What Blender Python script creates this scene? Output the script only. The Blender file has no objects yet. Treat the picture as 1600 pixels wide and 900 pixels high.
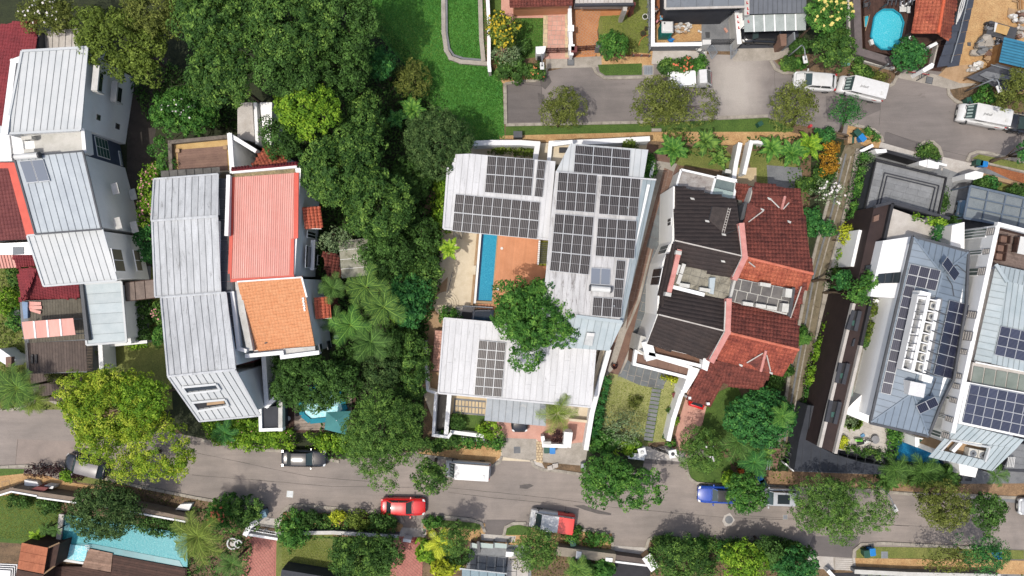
import bpy,math,random
import numpy as np
from mathutils import Vector,Matrix
random.seed(7)
RNG=np.random.default_rng(7)
PI=math.pi
H=75.0
F=1125.0
scn=bpy.context.scene
cam_d=bpy.data.cameras.new("camera")
cam_d.sensor_width=36.0
cam_d.lens=36.0*F/1600.0
cam_d.clip_end=2000
cam_d.clip_start=1
cam=bpy.data.objects.new("camera",cam_d)
scn.collection.objects.link(cam)
cam.location=(0,0,H)
scn.camera=cam
SUN_EL,SUN_AZ=67.0,232.0
wld=bpy.data.worlds.new("World")
scn.world=wld
wld.use_nodes=True
wn=wld.node_tree.nodes
sky=wn.new("ShaderNodeTexSky")
sky.sky_type='NISHITA'
sky.sun_disc=False
sky.dust_density=4.0
sky.air_density=1.0
sky.sun_elevation=math.radians(SUN_EL)
sky.sun_rotation=math.radians(SUN_AZ)
bg=wn["Background"]
bg.inputs[1].default_value=0.15
wld.node_tree.links.new(sky.outputs[0],bg.inputs[0])
sun_d=bpy.data.lights.new("sun",'SUN')
sun_d.energy=2.7
sun_d.angle=math.radians(0.55)
sun_d.color=(1.0,0.955,0.88)
sun=bpy.data.objects.new("sun",sun_d)
scn.collection.objects.link(sun)
_az,_el=math.radians(SUN_AZ),math.radians(SUN_EL)
_dir=Vector((math.sin(_az)*math.cos(_el),math.cos(_az)*math.cos(_el),math.sin(_el)))
sun.rotation_euler=_dir.to_track_quat('Z','Y').to_euler()
sun.location=_dir*150
vs=scn.view_settings
vs.view_transform='Standard'
vs.look='None'
vs.exposure=0.27
vs.gamma=1.0
scn.cycles.max_bounces=6
scn.cycles.transparent_max_bounces=6
C=scn.collection
def W(px,py,z=0.0):
 k=(H-z)/F
 return Vector(((px-800)*k,(450-py)*k,z))
class Pl:
 def __init__(s,a,b,c):
  A,B,Cc=W(*a),W(*b),W(*c)
  s.n=(B-A).cross(Cc-A).normalized()
  if s.n.z<0:s.n=-s.n
  s.a=A
 def p(s,px,py,dz=0.0):
  d=Vector(((px-800)/F,(450-py)/F,-1.0))
  o=Vector((0,0,H))
  t=s.n.dot(s.a-o)/s.n.dot(d)
  return o+d*t+s.n*dz
ORG={}
def org(o):
 while o is not None:
  if o in ORG:return ORG[o]
  o=o.parent
 return Vector((0,0,0))
def xF(name,verts,faces,mats,midx=None,smooth=False,org_=Vector((0,0,0))):
 me=bpy.data.meshes.new(name)
 if len(verts)and not isinstance(verts,np.ndarray):
  verts=[(v[0]-org_[0],v[1]-org_[1],v[2]-org_[2])for v in verts]
 me.from_pydata(verts,[],faces)
 for m in(mats if isinstance(mats,(list,tuple))else[mats]):
  me.materials.append(m)
 if midx:
  me.polygons.foreach_set("material_index",midx)
 if smooth:
  me.polygons.foreach_set("use_smooth",[True]*len(me.polygons))
 me.update()
 return me
def xN(name,v,quads,mats,tint=None,midx=None,smooth=False):
 me=bpy.data.meshes.new(name)
 n,m,k=len(v),len(quads),quads.shape[1]
 me.vertices.add(n)
 me.vertices.foreach_set("co",np.ascontiguousarray(v,dtype=np.float32).ravel())
 me.loops.add(m*k)
 me.loops.foreach_set("vertex_index",np.ascontiguousarray(quads,dtype=np.int32).ravel())
 me.polygons.add(m)
 me.polygons.foreach_set("loop_start",np.arange(0,m*k,k,dtype=np.int32))
 me.polygons.foreach_set("loop_total",np.full(m,k,dtype=np.int32))
 for mm in(mats if isinstance(mats,(list,tuple))else[mats]):
  me.materials.append(mm)
 if midx is not None:
  me.polygons.foreach_set("material_index",midx.astype(np.int32))
 if smooth:
  me.polygons.foreach_set("use_smooth",np.ones(m,dtype=bool))
 me.update(calc_edges=True)
 if tint is not None:
  at=me.attributes.new("tint",'FLOAT','FACE')
  at.data.foreach_set("value",tint.astype(np.float32))
 return me
def tag(o,label=None,cat=None,group=None,kind=None):
 if label:o['label']=label
 if cat:o['category']=cat
 if group:o['group']=group
 if kind:o['kind']=kind
 return o
def link(name,me,parent=None,loc=None):
 o=bpy.data.objects.new(name,me)
 C.objects.link(o)
 if parent is not None:
  o.parent=parent
 if loc is not None:o.location=loc
 return o
def qH(name,label,cat,at,group=None):
 o=bpy.data.objects.new(name,None)
 o.empty_display_size=0.3
 C.objects.link(o)
 o.location=at
 ORG[o]=Vector(at)
 return tag(o,label,cat,group)
def kids(o):
 return[c for c in bpy.data.objects if c.parent==o]
def copy_tree(o,parent=None,loc=None,rotz=None,scale=None):
 c=o.copy();C.objects.link(c)
 if parent is not None:c.parent=parent
 if loc is not None:c.location=loc
 if rotz is not None:c.rotation_euler=(0,0,rotz)
 if scale is not None:c.scale=scale
 for ch in o.children:copy_tree(ch,c)
 return c
class MB:
 def __init__(s):s.v=[];s.f=[];s.m=[];s.mi=0
 def add(s,vs_,fs):
  b=len(s.v);s.v+=[tuple(p)for p in vs_]
  for f in fs:s.f.append(tuple(b+i for i in f));s.m.append(s.mi)
  return s
 def p_(s,pts,z0=None,z1=None,dz=None,n=None):
  k=len(pts)
  area=sum(pts[i][0]*pts[(i+1)%k][1]-pts[(i+1)%k][0]*pts[i][1]for i in range(k))
  if area<0:pts=list(reversed(pts))
  top=[Vector(p)for p in pts]
  if z1 is not None:top=[Vector((p.x,p.y,z1))for p in top]
  if z0 is not None:bot=[Vector((p.x,p.y,z0))for p in top]
  else:
   d=(n if n is not None else Vector((0,0,1)))*dz
   bot=[p-d for p in top]
  s.add(top+bot,[tuple(range(k)),tuple(range(2*k-1,k-1,-1))]+[(i,k+i,k+(i+1)%k,(i+1)%k)for i in range(k)])
  return s
 def box(s,c,sz,rz=0.0,z0=None):
  cx,cy,cz=c;sx,sy,sh=sz[0]/2,sz[1]/2,sz[2]
  lo,hi=(cz-sh/2,cz+sh/2)if z0 is None else(z0,z0+sh)
  ca,sa=math.cos(rz),math.sin(rz)
  q=[(cx+x*ca-y*sa,cy+x*sa+y*ca)for x,y in((-sx,-sy),(sx,-sy),(sx,sy),(-sx,sy))]
  s.add([(x,y,lo)for x,y in q]+[(x,y,hi)for x,y in q],[(3,2,1,0),(4,5,6,7),(0,1,5,4),(1,2,6,5),(2,3,7,6),(3,0,4,7)])
  return s
 def bar(s,a,b,w,h,up=Vector((0,0,1))):
  a,b=Vector(a),Vector(b);d=(b-a)
  if d.length<1e-6:return s
  x=d.cross(up)
  if x.length<1e-5:x=d.cross(Vector((1,0,0)))
  x.normalize();y=x.cross(d.normalized())
  vs_=[p+x*i*w/2+y*j*h/2 for p in(a,b)for i,j in((-1,-1),(1,-1),(1,1),(-1,1))]
  s.add(vs_,[(0,1,2,3),(7,6,5,4),(0,4,5,1),(1,5,6,2),(2,6,7,3),(3,7,4,0)])
  return s
 def tube(s,pts,rs,n=8,cap=True):
  pts=[Vector(p)for p in pts]
  if not isinstance(rs,(list,tuple)):rs=[rs]*len(pts)
  b=len(s.v)
  for i,p in enumerate(pts):
   d=(pts[min(i+1,len(pts)-1)]-pts[max(i-1,0)]).normalized()
   x=d.cross(Vector((0,0,1)))
   if x.length<1e-3:x=Vector((1,0,0))
   x.normalize();y=d.cross(x)
   for j in range(n):
    t=2*PI*j/n
    s.v.append(tuple(p+(x*math.cos(t)+y*math.sin(t))*rs[i]))
  for i in range(len(pts)-1):
   for j in range(n):
    s.f.append((b+i*n+j,b+i*n+(j+1)%n,b+(i+1)*n+(j+1)%n,b+(i+1)*n+j));s.m.append(s.mi)
  if cap:
   s.f.append(tuple(b+j for j in range(n-1,-1,-1)));s.m.append(s.mi)
   e=b+(len(pts)-1)*n
   s.f.append(tuple(e+j for j in range(n)));s.m.append(s.mi)
  return s
 def disc(s,c,r,z0,z1,n=20,r2=None):
  a=[2*PI*i/n for i in range(n)]
  r2=r if r2 is None else r2
  s.add([(c[0]+r*math.cos(t),c[1]+r*math.sin(t),z0)for t in a]+[(c[0]+r2*math.cos(t),c[1]+r2*math.sin(t),z1)for t in a],[tuple(range(n-1,-1,-1)),tuple(range(n,2*n))]+[(i,(i+1)%n,n+(i+1)%n,n+i)for i in range(n)])
  return s
 def b_(s,name,mats,parent=None,smooth=False,bevel=0.0):
  og=org(parent)if parent is not None else Vector((0,0,0))
  me=xF(name,s.v,s.f,mats,s.m if isinstance(mats,(list,tuple))else None,smooth,og)
  o=link(name,me,parent)
  if bevel:
   md=o.modifiers.new("bevel",'BEVEL');md.width=bevel;md.segments=2;md.limit_method='ANGLE'
  return o
 def solo(s,name,mats,label,cat,group=None,smooth=False,bevel=0.0,at=None):
  xs=[v[0]for v in s.v];ys=[v[1]for v in s.v];zs=[v[2]for v in s.v]
  og=Vector(((min(xs)+max(xs))/2,(min(ys)+max(ys))/2,min(zs)))
  me=xF(name,s.v,s.f,mats,s.m if isinstance(mats,(list,tuple))else None,smooth,og)
  o=link(name,me,None,og);ORG[o]=og
  if bevel:
   md=o.modifiers.new("bevel",'BEVEL');md.width=bevel;md.segments=2;md.limit_method='ANGLE'
  return tag(o,label,cat,group)
MAT={}
def qQ(r,g,b):
 f=lambda c:(c/255/12.92)if c/255<=0.04045 else((c/255+0.055)/1.055)**2.4
 return tuple(0.66*f(x)for x in(r,g,b))+(1,)
def col(c):return c if len(c)==4 else(c[0],c[1],c[2],1)
def nodes(name):
 m=bpy.data.materials.new(name);m.use_nodes=True
 nt=m.node_tree
 return m,nt,nt.nodes,nt.links,nt.nodes["Principled BSDF"]
def jU(N,L,co,scale,detail=4,rough=0.6,dist=0.0):
 n=N.new("ShaderNodeTexNoise");n.inputs["Scale"].default_value=scale
 n.inputs["Detail"].default_value=detail;n.inputs["Roughness"].default_value=rough
 n.inputs["Distortion"].default_value=dist
 L.new(co,n.inputs["Vector"]);return n
def jS(N,L,src,p0,p1,c0=(0,0,0,1),c1=(1,1,1,1)):
 r=N.new("ShaderNodeValToRGB");r.color_ramp.elements[0].position=p0;r.color_ramp.elements[1].position=p1
 r.color_ramp.elements[0].color=c0;r.color_ramp.elements[1].color=c1
 L.new(src,r.inputs[0]);return r
def jR(N,L,f,a,b,mode='MIX'):
 m=N.new("ShaderNodeMix");m.data_type='RGBA';m.blend_type=mode
 if hasattr(f,'type')or hasattr(f,'links'):L.new(f,m.inputs[0])
 else:m.inputs[0].default_value=f
 for s_,v in((6,a),(7,b)):
  if isinstance(v,tuple):m.inputs[s_].default_value=col(v)
  else:L.new(v,m.inputs[s_])
 return m.outputs[2]
def M(name,c=None,c2=None,c3=None,sc=1.2,rough=0.8,metal=0.0,bump=0.15,bsc=18.0,dirt=0.5,dsc=0.35,var=0.0,stretch=None,spec=0.3,fine=0.12,coat=0.0):
 if name in MAT:return MAT[name]
 m,nt,N,L,P=nodes(name)
 tc=N.new("ShaderNodeTexCoord");geo=N.new("ShaderNodeNewGeometry")
 co=geo.outputs["Position"]
 if stretch:
  mp=N.new("ShaderNodeMapping");mp.inputs["Scale"].default_value=stretch[:3]
  mp.inputs["Rotation"].default_value=(0,0,stretch[3]if len(stretch)>3 else 0)
  L.new(co,mp.inputs[0]);co2=mp.outputs[0]
 else:co2=co
 base=col(c)
 n1=jU(N,L,co2,sc,5,0.65)
 r1=jS(N,L,n1.outputs[0],0.38,0.68)
 out=jR(N,L,r1.outputs[0],base,col(c2 or tuple(x*0.8 for x in base[:3])))
 if c3:
  n2=jU(N,L,co2,dsc*4,6,0.75,0.6)
  r2=jS(N,L,n2.outputs[0],1.0-dirt*0.95,1.0-dirt*0.95+0.18)
  out=jR(N,L,r2.outputs[0],out,col(c3))
 n3=jU(N,L,co,bsc,3,0.7)
 g=jS(N,L,n3.outputs[0],0.3,0.7,(1-fine*2,1-fine*2,1-fine*2,1),(1+fine,1+fine,1+fine,1))
 out=jR(N,L,1.0,out,g.outputs[0],'MULTIPLY')
 if var:
  oi=N.new("ShaderNodeObjectInfo")
  rr=jS(N,L,oi.outputs["Random"],0,1,(1-var,1-var,1-var,1),(1+var*.4,1+var*.4,1+var*.4,1))
  out=jR(N,L,1.0,out,rr.outputs[0],'MULTIPLY')
 L.new(out,P.inputs["Base Color"])
 P.inputs["Roughness"].default_value=rough;P.inputs["Metallic"].default_value=metal
 P.inputs["Specular IOR Level"].default_value=spec
 if coat:P.inputs["Coat Weight"].default_value=coat;P.inputs["Coat Roughness"].default_value=0.05
 if bump:
  b=N.new("ShaderNodeBump");b.inputs["Strength"].default_value=bump;b.inputs["Distance"].default_value=0.03
  L.new(n3.outputs[0],b.inputs["Height"]);L.new(b.outputs[0],P.inputs["Normal"])
 MAT[name]=m
 return m
def leaf_mat(name,dark,mid,light,hi=None):
 if name in MAT:return MAT[name]
 m,nt,N,L,P=nodes(name)
 at=N.new("ShaderNodeAttribute");at.attribute_name="tint"
 r=N.new("ShaderNodeValToRGB");e=r.color_ramp.elements
 e[0].position=0.05;dark,mid,light,hi=([min(1,q*w_)for q,w_ in zip(c_[:3],(1.68,1.95,1.5))]for c_ in(dark,mid,light,hi));e[0].color=col(tuple(dark));e[1].position=0.95;e[1].color=col(tuple(hi))
 k=e.new(0.45);k.color=col(tuple(mid));k=e.new(0.78);k.color=col(tuple(light))
 L.new(at.outputs["Fac"],r.inputs[0])
 L.new(r.outputs[0],P.inputs["Base Color"])
 P.inputs["Roughness"].default_value=0.6;P.inputs["Specular IOR Level"].default_value=0.14
 tr=N.new("ShaderNodeBsdfTranslucent");L.new(r.outputs[0],tr.inputs[0])
 mx=N.new("ShaderNodeMixShader");mx.inputs[0].default_value=0.3
 L.new(P.outputs[0],mx.inputs[1]);L.new(tr.outputs[0],mx.inputs[2])
 L.new(mx.outputs[0],N["Material Output"].inputs[0])
 MAT[name]=m;return m
def xW(name,c,rough=0.08,alpha=1.0):
 if name in MAT:return MAT[name]
 m,nt,N,L,P=nodes(name)
 P.inputs["Base Color"].default_value=col(c);P.inputs["Roughness"].default_value=rough
 P.inputs["Specular IOR Level"].default_value=0.6
 P.inputs["Alpha"].default_value=alpha
 MAT[name]=m;return m
def kJ(name,c,c2,sc=6.0):
 if name in MAT:return MAT[name]
 m,nt,N,L,P=nodes(name)
 geo=N.new("ShaderNodeNewGeometry")
 v=N.new("ShaderNodeTexVoronoi");v.feature='DISTANCE_TO_EDGE';v.inputs["Scale"].default_value=sc
 n0=jU(N,L,geo.outputs["Position"],2.0,3,0.6)
 ad=N.new("ShaderNodeMix");ad.data_type='RGBA';ad.inputs[0].default_value=0.12
 L.new(geo.outputs["Position"],ad.inputs[6]);L.new(n0.outputs["Color"],ad.inputs[7])
 L.new(ad.outputs[2],v.inputs["Vector"])
 r=jS(N,L,v.outputs["Distance"],0.0,0.07,(1,1,1,1),(0,0,0,1))  # pale cell edges paint caustic light lines into the water colour
 L.new(jR(N,L,r.outputs[0],col(c),col(c2)),P.inputs["Base Color"])
 P.inputs["Roughness"].default_value=0.3;P.inputs["Specular IOR Level"].default_value=0.12
 n=jU(N,L,geo.outputs["Position"],5,3,0.6)
 b=N.new("ShaderNodeBump");b.inputs["Strength"].default_value=0.25;b.inputs["Distance"].default_value=0.05
 L.new(n.outputs[0],b.inputs["Height"]);L.new(b.outputs[0],P.inputs["Normal"])
 MAT[name]=m;return m
def kC(name,c,c2,spill=None):
 m,nt,N,L,P=nodes(name)
 geo=N.new("ShaderNodeNewGeometry");co=geo.outputs["Position"]
 n1=jU(N,L,co,0.16,5,0.65,0.4);r1=jS(N,L,n1.outputs[0],0.35,0.65)
 out=jR(N,L,r1.outputs[0],col(c),col(c2))
 mp=N.new("ShaderNodeMapping");mp.inputs["Scale"].default_value=(0.25,2.2,1);L.new(co,mp.inputs[0])
 mp.inputs["Rotation"].default_value=(0,0,0.09)
 n2=jU(N,L,mp.outputs[0],0.7,4,0.7);r2=jS(N,L,n2.outputs[0],0.4,0.75,(1,1,1,1),(0.8,0.8,0.8,1))
 out=jR(N,L,1.0,out,r2.outputs[0],'MULTIPLY')
 n5=jU(N,L,co,0.9,6,0.8,1.0);r5=jS(N,L,n5.outputs[0],0.62,0.74,(1,1,1,1),(0.72,0.71,0.7,1))
 out=jR(N,L,1.0,out,r5.outputs[0],'MULTIPLY')
 if spill:
  ds=N.new("ShaderNodeVectorMath");ds.operation='DISTANCE';sm=N.new("ShaderNodeMapping");sm.inputs["Scale"].default_value=(1,.62,0);L.new(co,sm.inputs[0])
  L.new(sm.outputs[0],ds.inputs[0]);ds.inputs[1].default_value=(spill[0],spill[1]*.62,0)
  n7=jU(N,L,co,.35,6,.7);ad=N.new("ShaderNodeMath");ad.operation='MULTIPLY_ADD';L.new(n7.outputs[0],ad.inputs[0]);ad.inputs[1].default_value=3.4;L.new(ds.outputs["Value"],ad.inputs[2])
  r7=jS(N,L,ad.outputs[0],.30,.62,(.6,.6,.6,1),(0,0,0,1));dv=N.new("ShaderNodeMath");dv.operation='DIVIDE';L.new(ad.outputs[0],dv.inputs[0]);dv.inputs[1].default_value=9.0;L.new(dv.outputs[0],r7.inputs[0])
  out=jR(N,L,r7.outputs[0],out,qQ(214,206,196))
 n3=jU(N,L,co,14,3,0.8);r3=jS(N,L,n3.outputs[0],0.3,0.7,(0.83,0.83,0.83,1),(1.12,1.12,1.1,1))
 out=jR(N,L,1.0,out,r3.outputs[0],'MULTIPLY')
 n6=jU(N,L,co,45,2,0.8);r6=jS(N,L,n6.outputs[0],0.3,0.7,(0.85,0.85,0.85,1),(1.12,1.12,1.12,1))
 out=jR(N,L,1.0,out,r6.outputs[0],'MULTIPLY')
 L.new(out,P.inputs["Base Color"]);P.inputs["Roughness"].default_value=0.88
 b=N.new("ShaderNodeBump");b.inputs["Strength"].default_value=0.25;b.inputs["Distance"].default_value=0.01
 L.new(n6.outputs[0],b.inputs["Height"]);L.new(b.outputs[0],P.inputs["Normal"])
 MAT[name]=m;return m
def kL(name,c,line,per=0.16,axis=0,w=0.3,rough=0.25,var=0.15):
 m,nt,N,L,P=nodes(name)
 tc=N.new("ShaderNodeTexCoord");sp=N.new("ShaderNodeSeparateXYZ");L.new(tc.outputs["Object"],sp.inputs[0])
 mo=N.new("ShaderNodeMath");mo.operation='PINGPONG';L.new(sp.outputs[axis],mo.inputs[0]);mo.inputs[1].default_value=per/2
 r=jS(N,L,mo.outputs[0],per/2*(1-w),per/2*(1-w*0.4),col(c),col(line))
 oi=N.new("ShaderNodeObjectInfo")
 rr=jS(N,L,oi.outputs["Random"],0,1,(1-var,1-var,1-var,1),(1+var,1+var,1+var,1))
 L.new(jR(N,L,1.0,r.outputs[0],rr.outputs[0],'MULTIPLY'),P.inputs["Base Color"])
 P.inputs["Roughness"].default_value=rough;P.inputs["Specular IOR Level"].default_value=0.5
 MAT[name]=m;return m
asphalt=kC("asphalt",qQ(170,158,149),qQ(145,136,129))
vU=kC("asphalt_upper",qQ(150,141,136),qQ(130,123,119),((1148-800)/15.,(450-128)/15.))
xR=kC("asphalt_patch",qQ(128,120,116),qQ(112,106,104))
qP=M("concrete",qQ(188,180,168),qQ(160,152,140),qQ(110,104,96),sc=0.9,dirt=0.42)
qJ=M("concrete_pale",qQ(214,208,200),qQ(190,182,172),qQ(150,143,134),sc=0.7,dirt=0.35)
qZ=M("concrete_grey",qQ(140,142,144),qQ(118,120,123),qQ(92,92,94),sc=0.8,dirt=0.4)
kerb_m=M("kerb_stone",qQ(186,178,164),qQ(150,142,130),qQ(96,90,82),sc=1.5,dirt=0.45)
jC=M("sandy_pavement",qQ(214,176,124),qQ(190,146,98),qQ(128,98,66),sc=0.8,dirt=0.42,fine=0.2,bsc=9)
kK=M("dry_earth",qQ(142,116,88),qQ(106,88,66),qQ(72,62,46),sc=0.9,dirt=0.5,fine=0.25,bsc=9)
kT=M("red_earth",qQ(176,112,72),qQ(150,92,58),qQ(110,70,46),sc=0.6,dirt=0.4,fine=0.2,bsc=9)
kF=M("woodland_soil",qQ(58,66,36),qQ(44,52,30),qQ(84,74,50),sc=0.9,dirt=0.4,fine=0.3,bsc=8)
vG=M("park_grass",qQ(88,150,58),qQ(64,130,46),qQ(140,150,84),sc=0.45,dirt=0.44,fine=0.3,bsc=7,bump=0.6)
xU=M("dry_lawn",qQ(134,138,72),qQ(110,122,56),qQ(150,136,84),sc=0.5,dirt=0.38,fine=0.22,bsc=8,bump=0.5)
xX=M("lawn",qQ(92,120,48),qQ(70,100,36),qQ(132,122,66),sc=0.6,dirt=0.38,fine=0.25,bsc=8,bump=0.5)
vK=M("pale_lawn",qQ(170,170,110),qQ(152,156,96),qQ(128,140,78),sc=0.9,dirt=0.3,fine=0.18,bsc=10,bump=0.4)
qX=M("white_render",(.70,.70,.69),(.65,.65,.64),(.46,.45,.42),sc=0.6,dirt=0.3,bump=0.05,fine=0.04,rough=0.75)
qY=M("weathered_white_render",qQ(222,220,214),qQ(200,198,190),qQ(120,116,106),sc=0.9,dirt=0.42,bump=0.08,fine=0.08)
qG=M("pale_grey_render",(.80,.80,.78),(.74,.74,.72),(.46,.46,.45),sc=0.5,dirt=0.3,bump=0.05,fine=0.04)
bluegrey=M("slate_blue_render",qQ(86,98,118),qQ(76,88,108),bump=0.05,fine=0.05)
qC=M("charcoal_render",qQ(72,74,80),qQ(62,64,70),qQ(88,90,96),dirt=0.35,bump=0.05,fine=0.06)
kY=M("cream_render",qQ(232,218,192),qQ(218,202,174),qQ(182,166,140),dirt=0.3,bump=0.05,fine=0.05)
xG=M("pale_roof_metal",qQ(214,217,217),qQ(200,205,206),qQ(156,164,168),sc=0.5,rough=0.55,dirt=0.34,dsc=0.25,bump=0.04,fine=0.04,var=0.05,spec=0.4)
jD=M("weathered_roof_metal",qQ(214,217,219),qQ(186,189,191),qQ(132,132,130),sc=0.8,rough=0.65,dirt=0.46,dsc=0.5,bump=0.05,fine=0.1,var=0.12,stretch=(1.6,0.35,1))
jW=M("white_roof_metal",qQ(232,232,232),qQ(214,214,214),qQ(150,148,144),sc=0.7,rough=0.6,dirt=0.44,dsc=0.6,bump=0.04,fine=0.08,var=0.05,stretch=(1.8,0.3,1))
jP=M("blue_grey_roof_metal",qQ(142,156,170),qQ(130,144,158),qQ(114,128,140),sc=0.5,rough=0.5,dirt=0.34,bump=0.03,fine=0.04,var=0.06,spec=0.4)
xV=M("light_blue_roof_metal",qQ(194,205,208),qQ(176,190,194),qQ(136,148,152),sc=0.6,rough=0.5,dirt=0.38,bump=0.03,fine=0.05,var=0.1,spec=0.4)
vW=M("grey_roof_metal",qQ(132,138,144),qQ(120,126,132),qQ(106,110,114),sc=0.4,rough=0.55,bump=0.03,fine=0.05,var=0.05)
xJ=M("dark_gutter_metal",qQ(96,98,102),qQ(82,84,88),qQ(66,66,70),sc=0.9,rough=0.6,dirt=0.4,bump=0.03,fine=0.06)
kU=M("faded_pink_roof_metal",qQ(240,178,164),qQ(228,158,144),qQ(244,208,196),sc=0.6,rough=0.55,dirt=0.42,dsc=0.4,bump=0.03,fine=0.06,var=0.1,stretch=(1.5,.3,1))
kX=M("red_flashing",qQ(226,92,72),qQ(212,80,62),bump=0.02,fine=0.05,rough=0.5)
vD=M("orange_roof_tile",qQ(238,170,122),qQ(228,154,106),qQ(196,128,86),sc=2.2,dirt=0.36,bump=0.05,fine=0.15)
xM=M("weathered_red_roof_tile",qQ(144,78,66),qQ(96,52,46),qQ(178,116,98),sc=1.3,dirt=0.42,dsc=0.7,bump=0.1,fine=0.3,bsc=10)
jZ=M("bright_red_roof_tile",qQ(206,118,88),qQ(160,78,60),qQ(108,60,50),sc=1.0,dirt=0.45,dsc=0.6,bump=0.1,fine=0.25,bsc=10)
jY=M("maroon_roof_tile",qQ(146,58,64),qQ(122,48,54),qQ(102,46,48),sc=0.9,dirt=0.38,bump=0.05,fine=0.12)
xC=M("brown_roof_tile",qQ(132,74,72),qQ(116,62,62),qQ(98,60,58),sc=1.2,dirt=0.38,bump=0.05,fine=0.14)
jB=M("dark_brown_roof_tile",qQ(72,62,59),qQ(58,51,50),qQ(96,86,78),sc=1.2,dirt=0.42,dsc=0.6,bump=0.08,fine=0.2,bsc=10)
xL=M("pink_gutter_paint",qQ(226,160,150),qQ(206,136,126),qQ(170,120,110),dirt=0.35,fine=0.1)
deckwood=M("deck_wood",qQ(136,110,96),qQ(112,90,78),qQ(86,68,58),sc=2.0,dirt=0.4,fine=0.15,var=0.22,stretch=(0.4,3,1))
qT=M("dark_deck_wood",qQ(92,66,56),qQ(74,54,46),qQ(60,44,38),sc=2.0,dirt=0.4,fine=0.15,var=0.25)
tan=M("tan_stone",qQ(196,164,128),qQ(174,142,106),qQ(140,112,84),dirt=0.35,fine=0.1,var=0.1)
peach=M("peach_deck_board",qQ(226,160,120),qQ(214,148,108),sc=1.0,fine=0.06,var=0.08,bump=0.05)
jV=M("pink_paver",qQ(226,176,158),qQ(212,158,140),qQ(190,140,122),dirt=0.35,fine=0.08,var=0.1)
jQ=M("cream_paver",qQ(226,204,166),qQ(212,188,150),fine=0.08,var=0.1)
kH=M("orange_paver",qQ(216,150,98),qQ(198,130,82),qQ(150,100,68),dirt=0.38,fine=0.12,var=0.15)
jF=M("grey_paver",qQ(152,154,155),qQ(136,138,139),qQ(114,116,118),dirt=0.35,fine=0.08,var=0.16)
qD=M("brown_paver",qQ(146,116,100),qQ(128,100,88),qQ(108,86,76),dirt=0.35,fine=0.1,var=0.14)
kW=M("rose_paver",qQ(206,138,124),qQ(188,120,108),qQ(156,100,90),dirt=0.35,fine=0.1,var=0.12)
vV=M("wet_slate_tile",qQ(128,134,136),qQ(108,112,114),qQ(104,80,76),sc=0.8,dirt=0.45,dsc=0.5,fine=0.1,var=0.15)
xY=M("black_paint",(0.02,0.02,0.022),(0.028,0.028,0.03),bump=0,fine=0.05,rough=0.5)
qK=M("dark_steel",(0.05,0.052,0.055),(0.07,0.07,0.075),bump=0,fine=0.05,rough=0.45)
qS=M("galvanised_steel",qQ(170,176,180),qQ(150,155,160),bump=0.02,fine=0.08,rough=0.45,metal=0.3)
qV=M("white_plastic",qQ(232,232,228),qQ(220,220,216),bump=0,fine=0.03,rough=0.45)
bark=M("bark",qQ(112,96,80),qQ(84,72,60),qQ(60,52,44),sc=3,dirt=0.4,fine=0.2,bsc=14)
vZ=M("tyre_rubber",(0.02,0.02,0.02),(0.03,0.03,0.03),bump=0,fine=0.1,rough=0.8)
xH=xW("dark_window_glass",(0.02,0.026,0.03),0.06)
kZ=xW("green_tinted_glass",qQ(70,104,96),0.12)
kD=xW("frosted_glass",qQ(168,186,180),0.25)
glass_lamp=xW("lamp_glass",qQ(230,230,225),0.1)
xB=M("green_bin_plastic",qQ(46,92,76),qQ(40,82,68),bump=0,fine=0.05,rough=0.5)
jG=M("blue_bin_plastic",qQ(44,140,214),qQ(36,126,200),bump=0,fine=0.05,rough=0.45)
vN=M("air_conditioner_white",qQ(224,222,214),qQ(204,202,192),qQ(150,146,134),sc=2,dirt=0.4,bump=0,fine=0.06,rough=0.5)
terracotta=M("terracotta",qQ(176,100,70),qQ(150,84,58),fine=0.1)
kG=M("tan_timber",qQ(170,126,80),qQ(150,106,64),fine=0.1,sc=2)
def qU(pts,z):
 return[W(p[0],p[1],z)for p in pts]
_gz={}
def fp(pts,z,z0,nm,m,par):
 b=MB();b.p_(qU(pts,z),z0=z0);return b.b_(nm,m,par)
def _mk(op):
 def f(nm,m,par,*a,**k):
  b=MB();getattr(b,op)(*a,**k);return b.b_(nm,m,par)
 return f
pr,br,bq,tb,dc=_mk(MB.p_.__name__),_mk("bar"),_mk("box"),_mk("tube"),_mk("disc")
def kS(name,pts,mat,level=1,kind='structure',at_z=0.0):
 _gz['n']=_gz.get('n',0)+1
 z=at_z+0.004*level+0.00015*_gz['n']
 mb=MB().p_(qU(pts,z),z0=z-0.003 if level else-0.2)
 mb.f=mb.f[:1];mb.m=mb.m[:1]
 og=W(pts[0][0],pts[0][1],z)
 me=xF(name,mb.v[:len(pts)],[mb.f[0]],mat,org_=og)
 o=link(name,me,None,og);ORG[o]=og
 return tag(o,kind=kind)
def kE(pts):
 return sum((Vector(p)for p in pts),Vector())/len(pts)
def inset(pts,d):
 c=kE(pts);out=[]
 for p in pts:
  v=Vector(p)-c;l=math.hypot(v.x,v.y)
  out.append(Vector(p)-Vector((v.x,v.y,0))*(d*1.35/max(l,1e-3)))
 return out
def body(parent,top,eave=0.35,z0=0.0,mat=None,name="wall",drop=0.12):
 q=inset(top,eave)
 q=[p-Vector((0,0,drop))for p in q]
 mb=MB().p_(q,z0=z0)
 o=mb.b_(name,mat or qG,parent)
 return q
def xT(poly,n,d,keep):
 out=[]
 for i,p in enumerate(poly):
  q=poly[(i+1)%len(poly)]
  a,b=keep*(n.dot(p)-d),keep*(n.dot(q)-d)
  if a>=0:out.append(p)
  if(a>0 and b<0)or(a<0 and b>0):out.append(p+(q-p)*(a/(a-b)))
 return out
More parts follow.
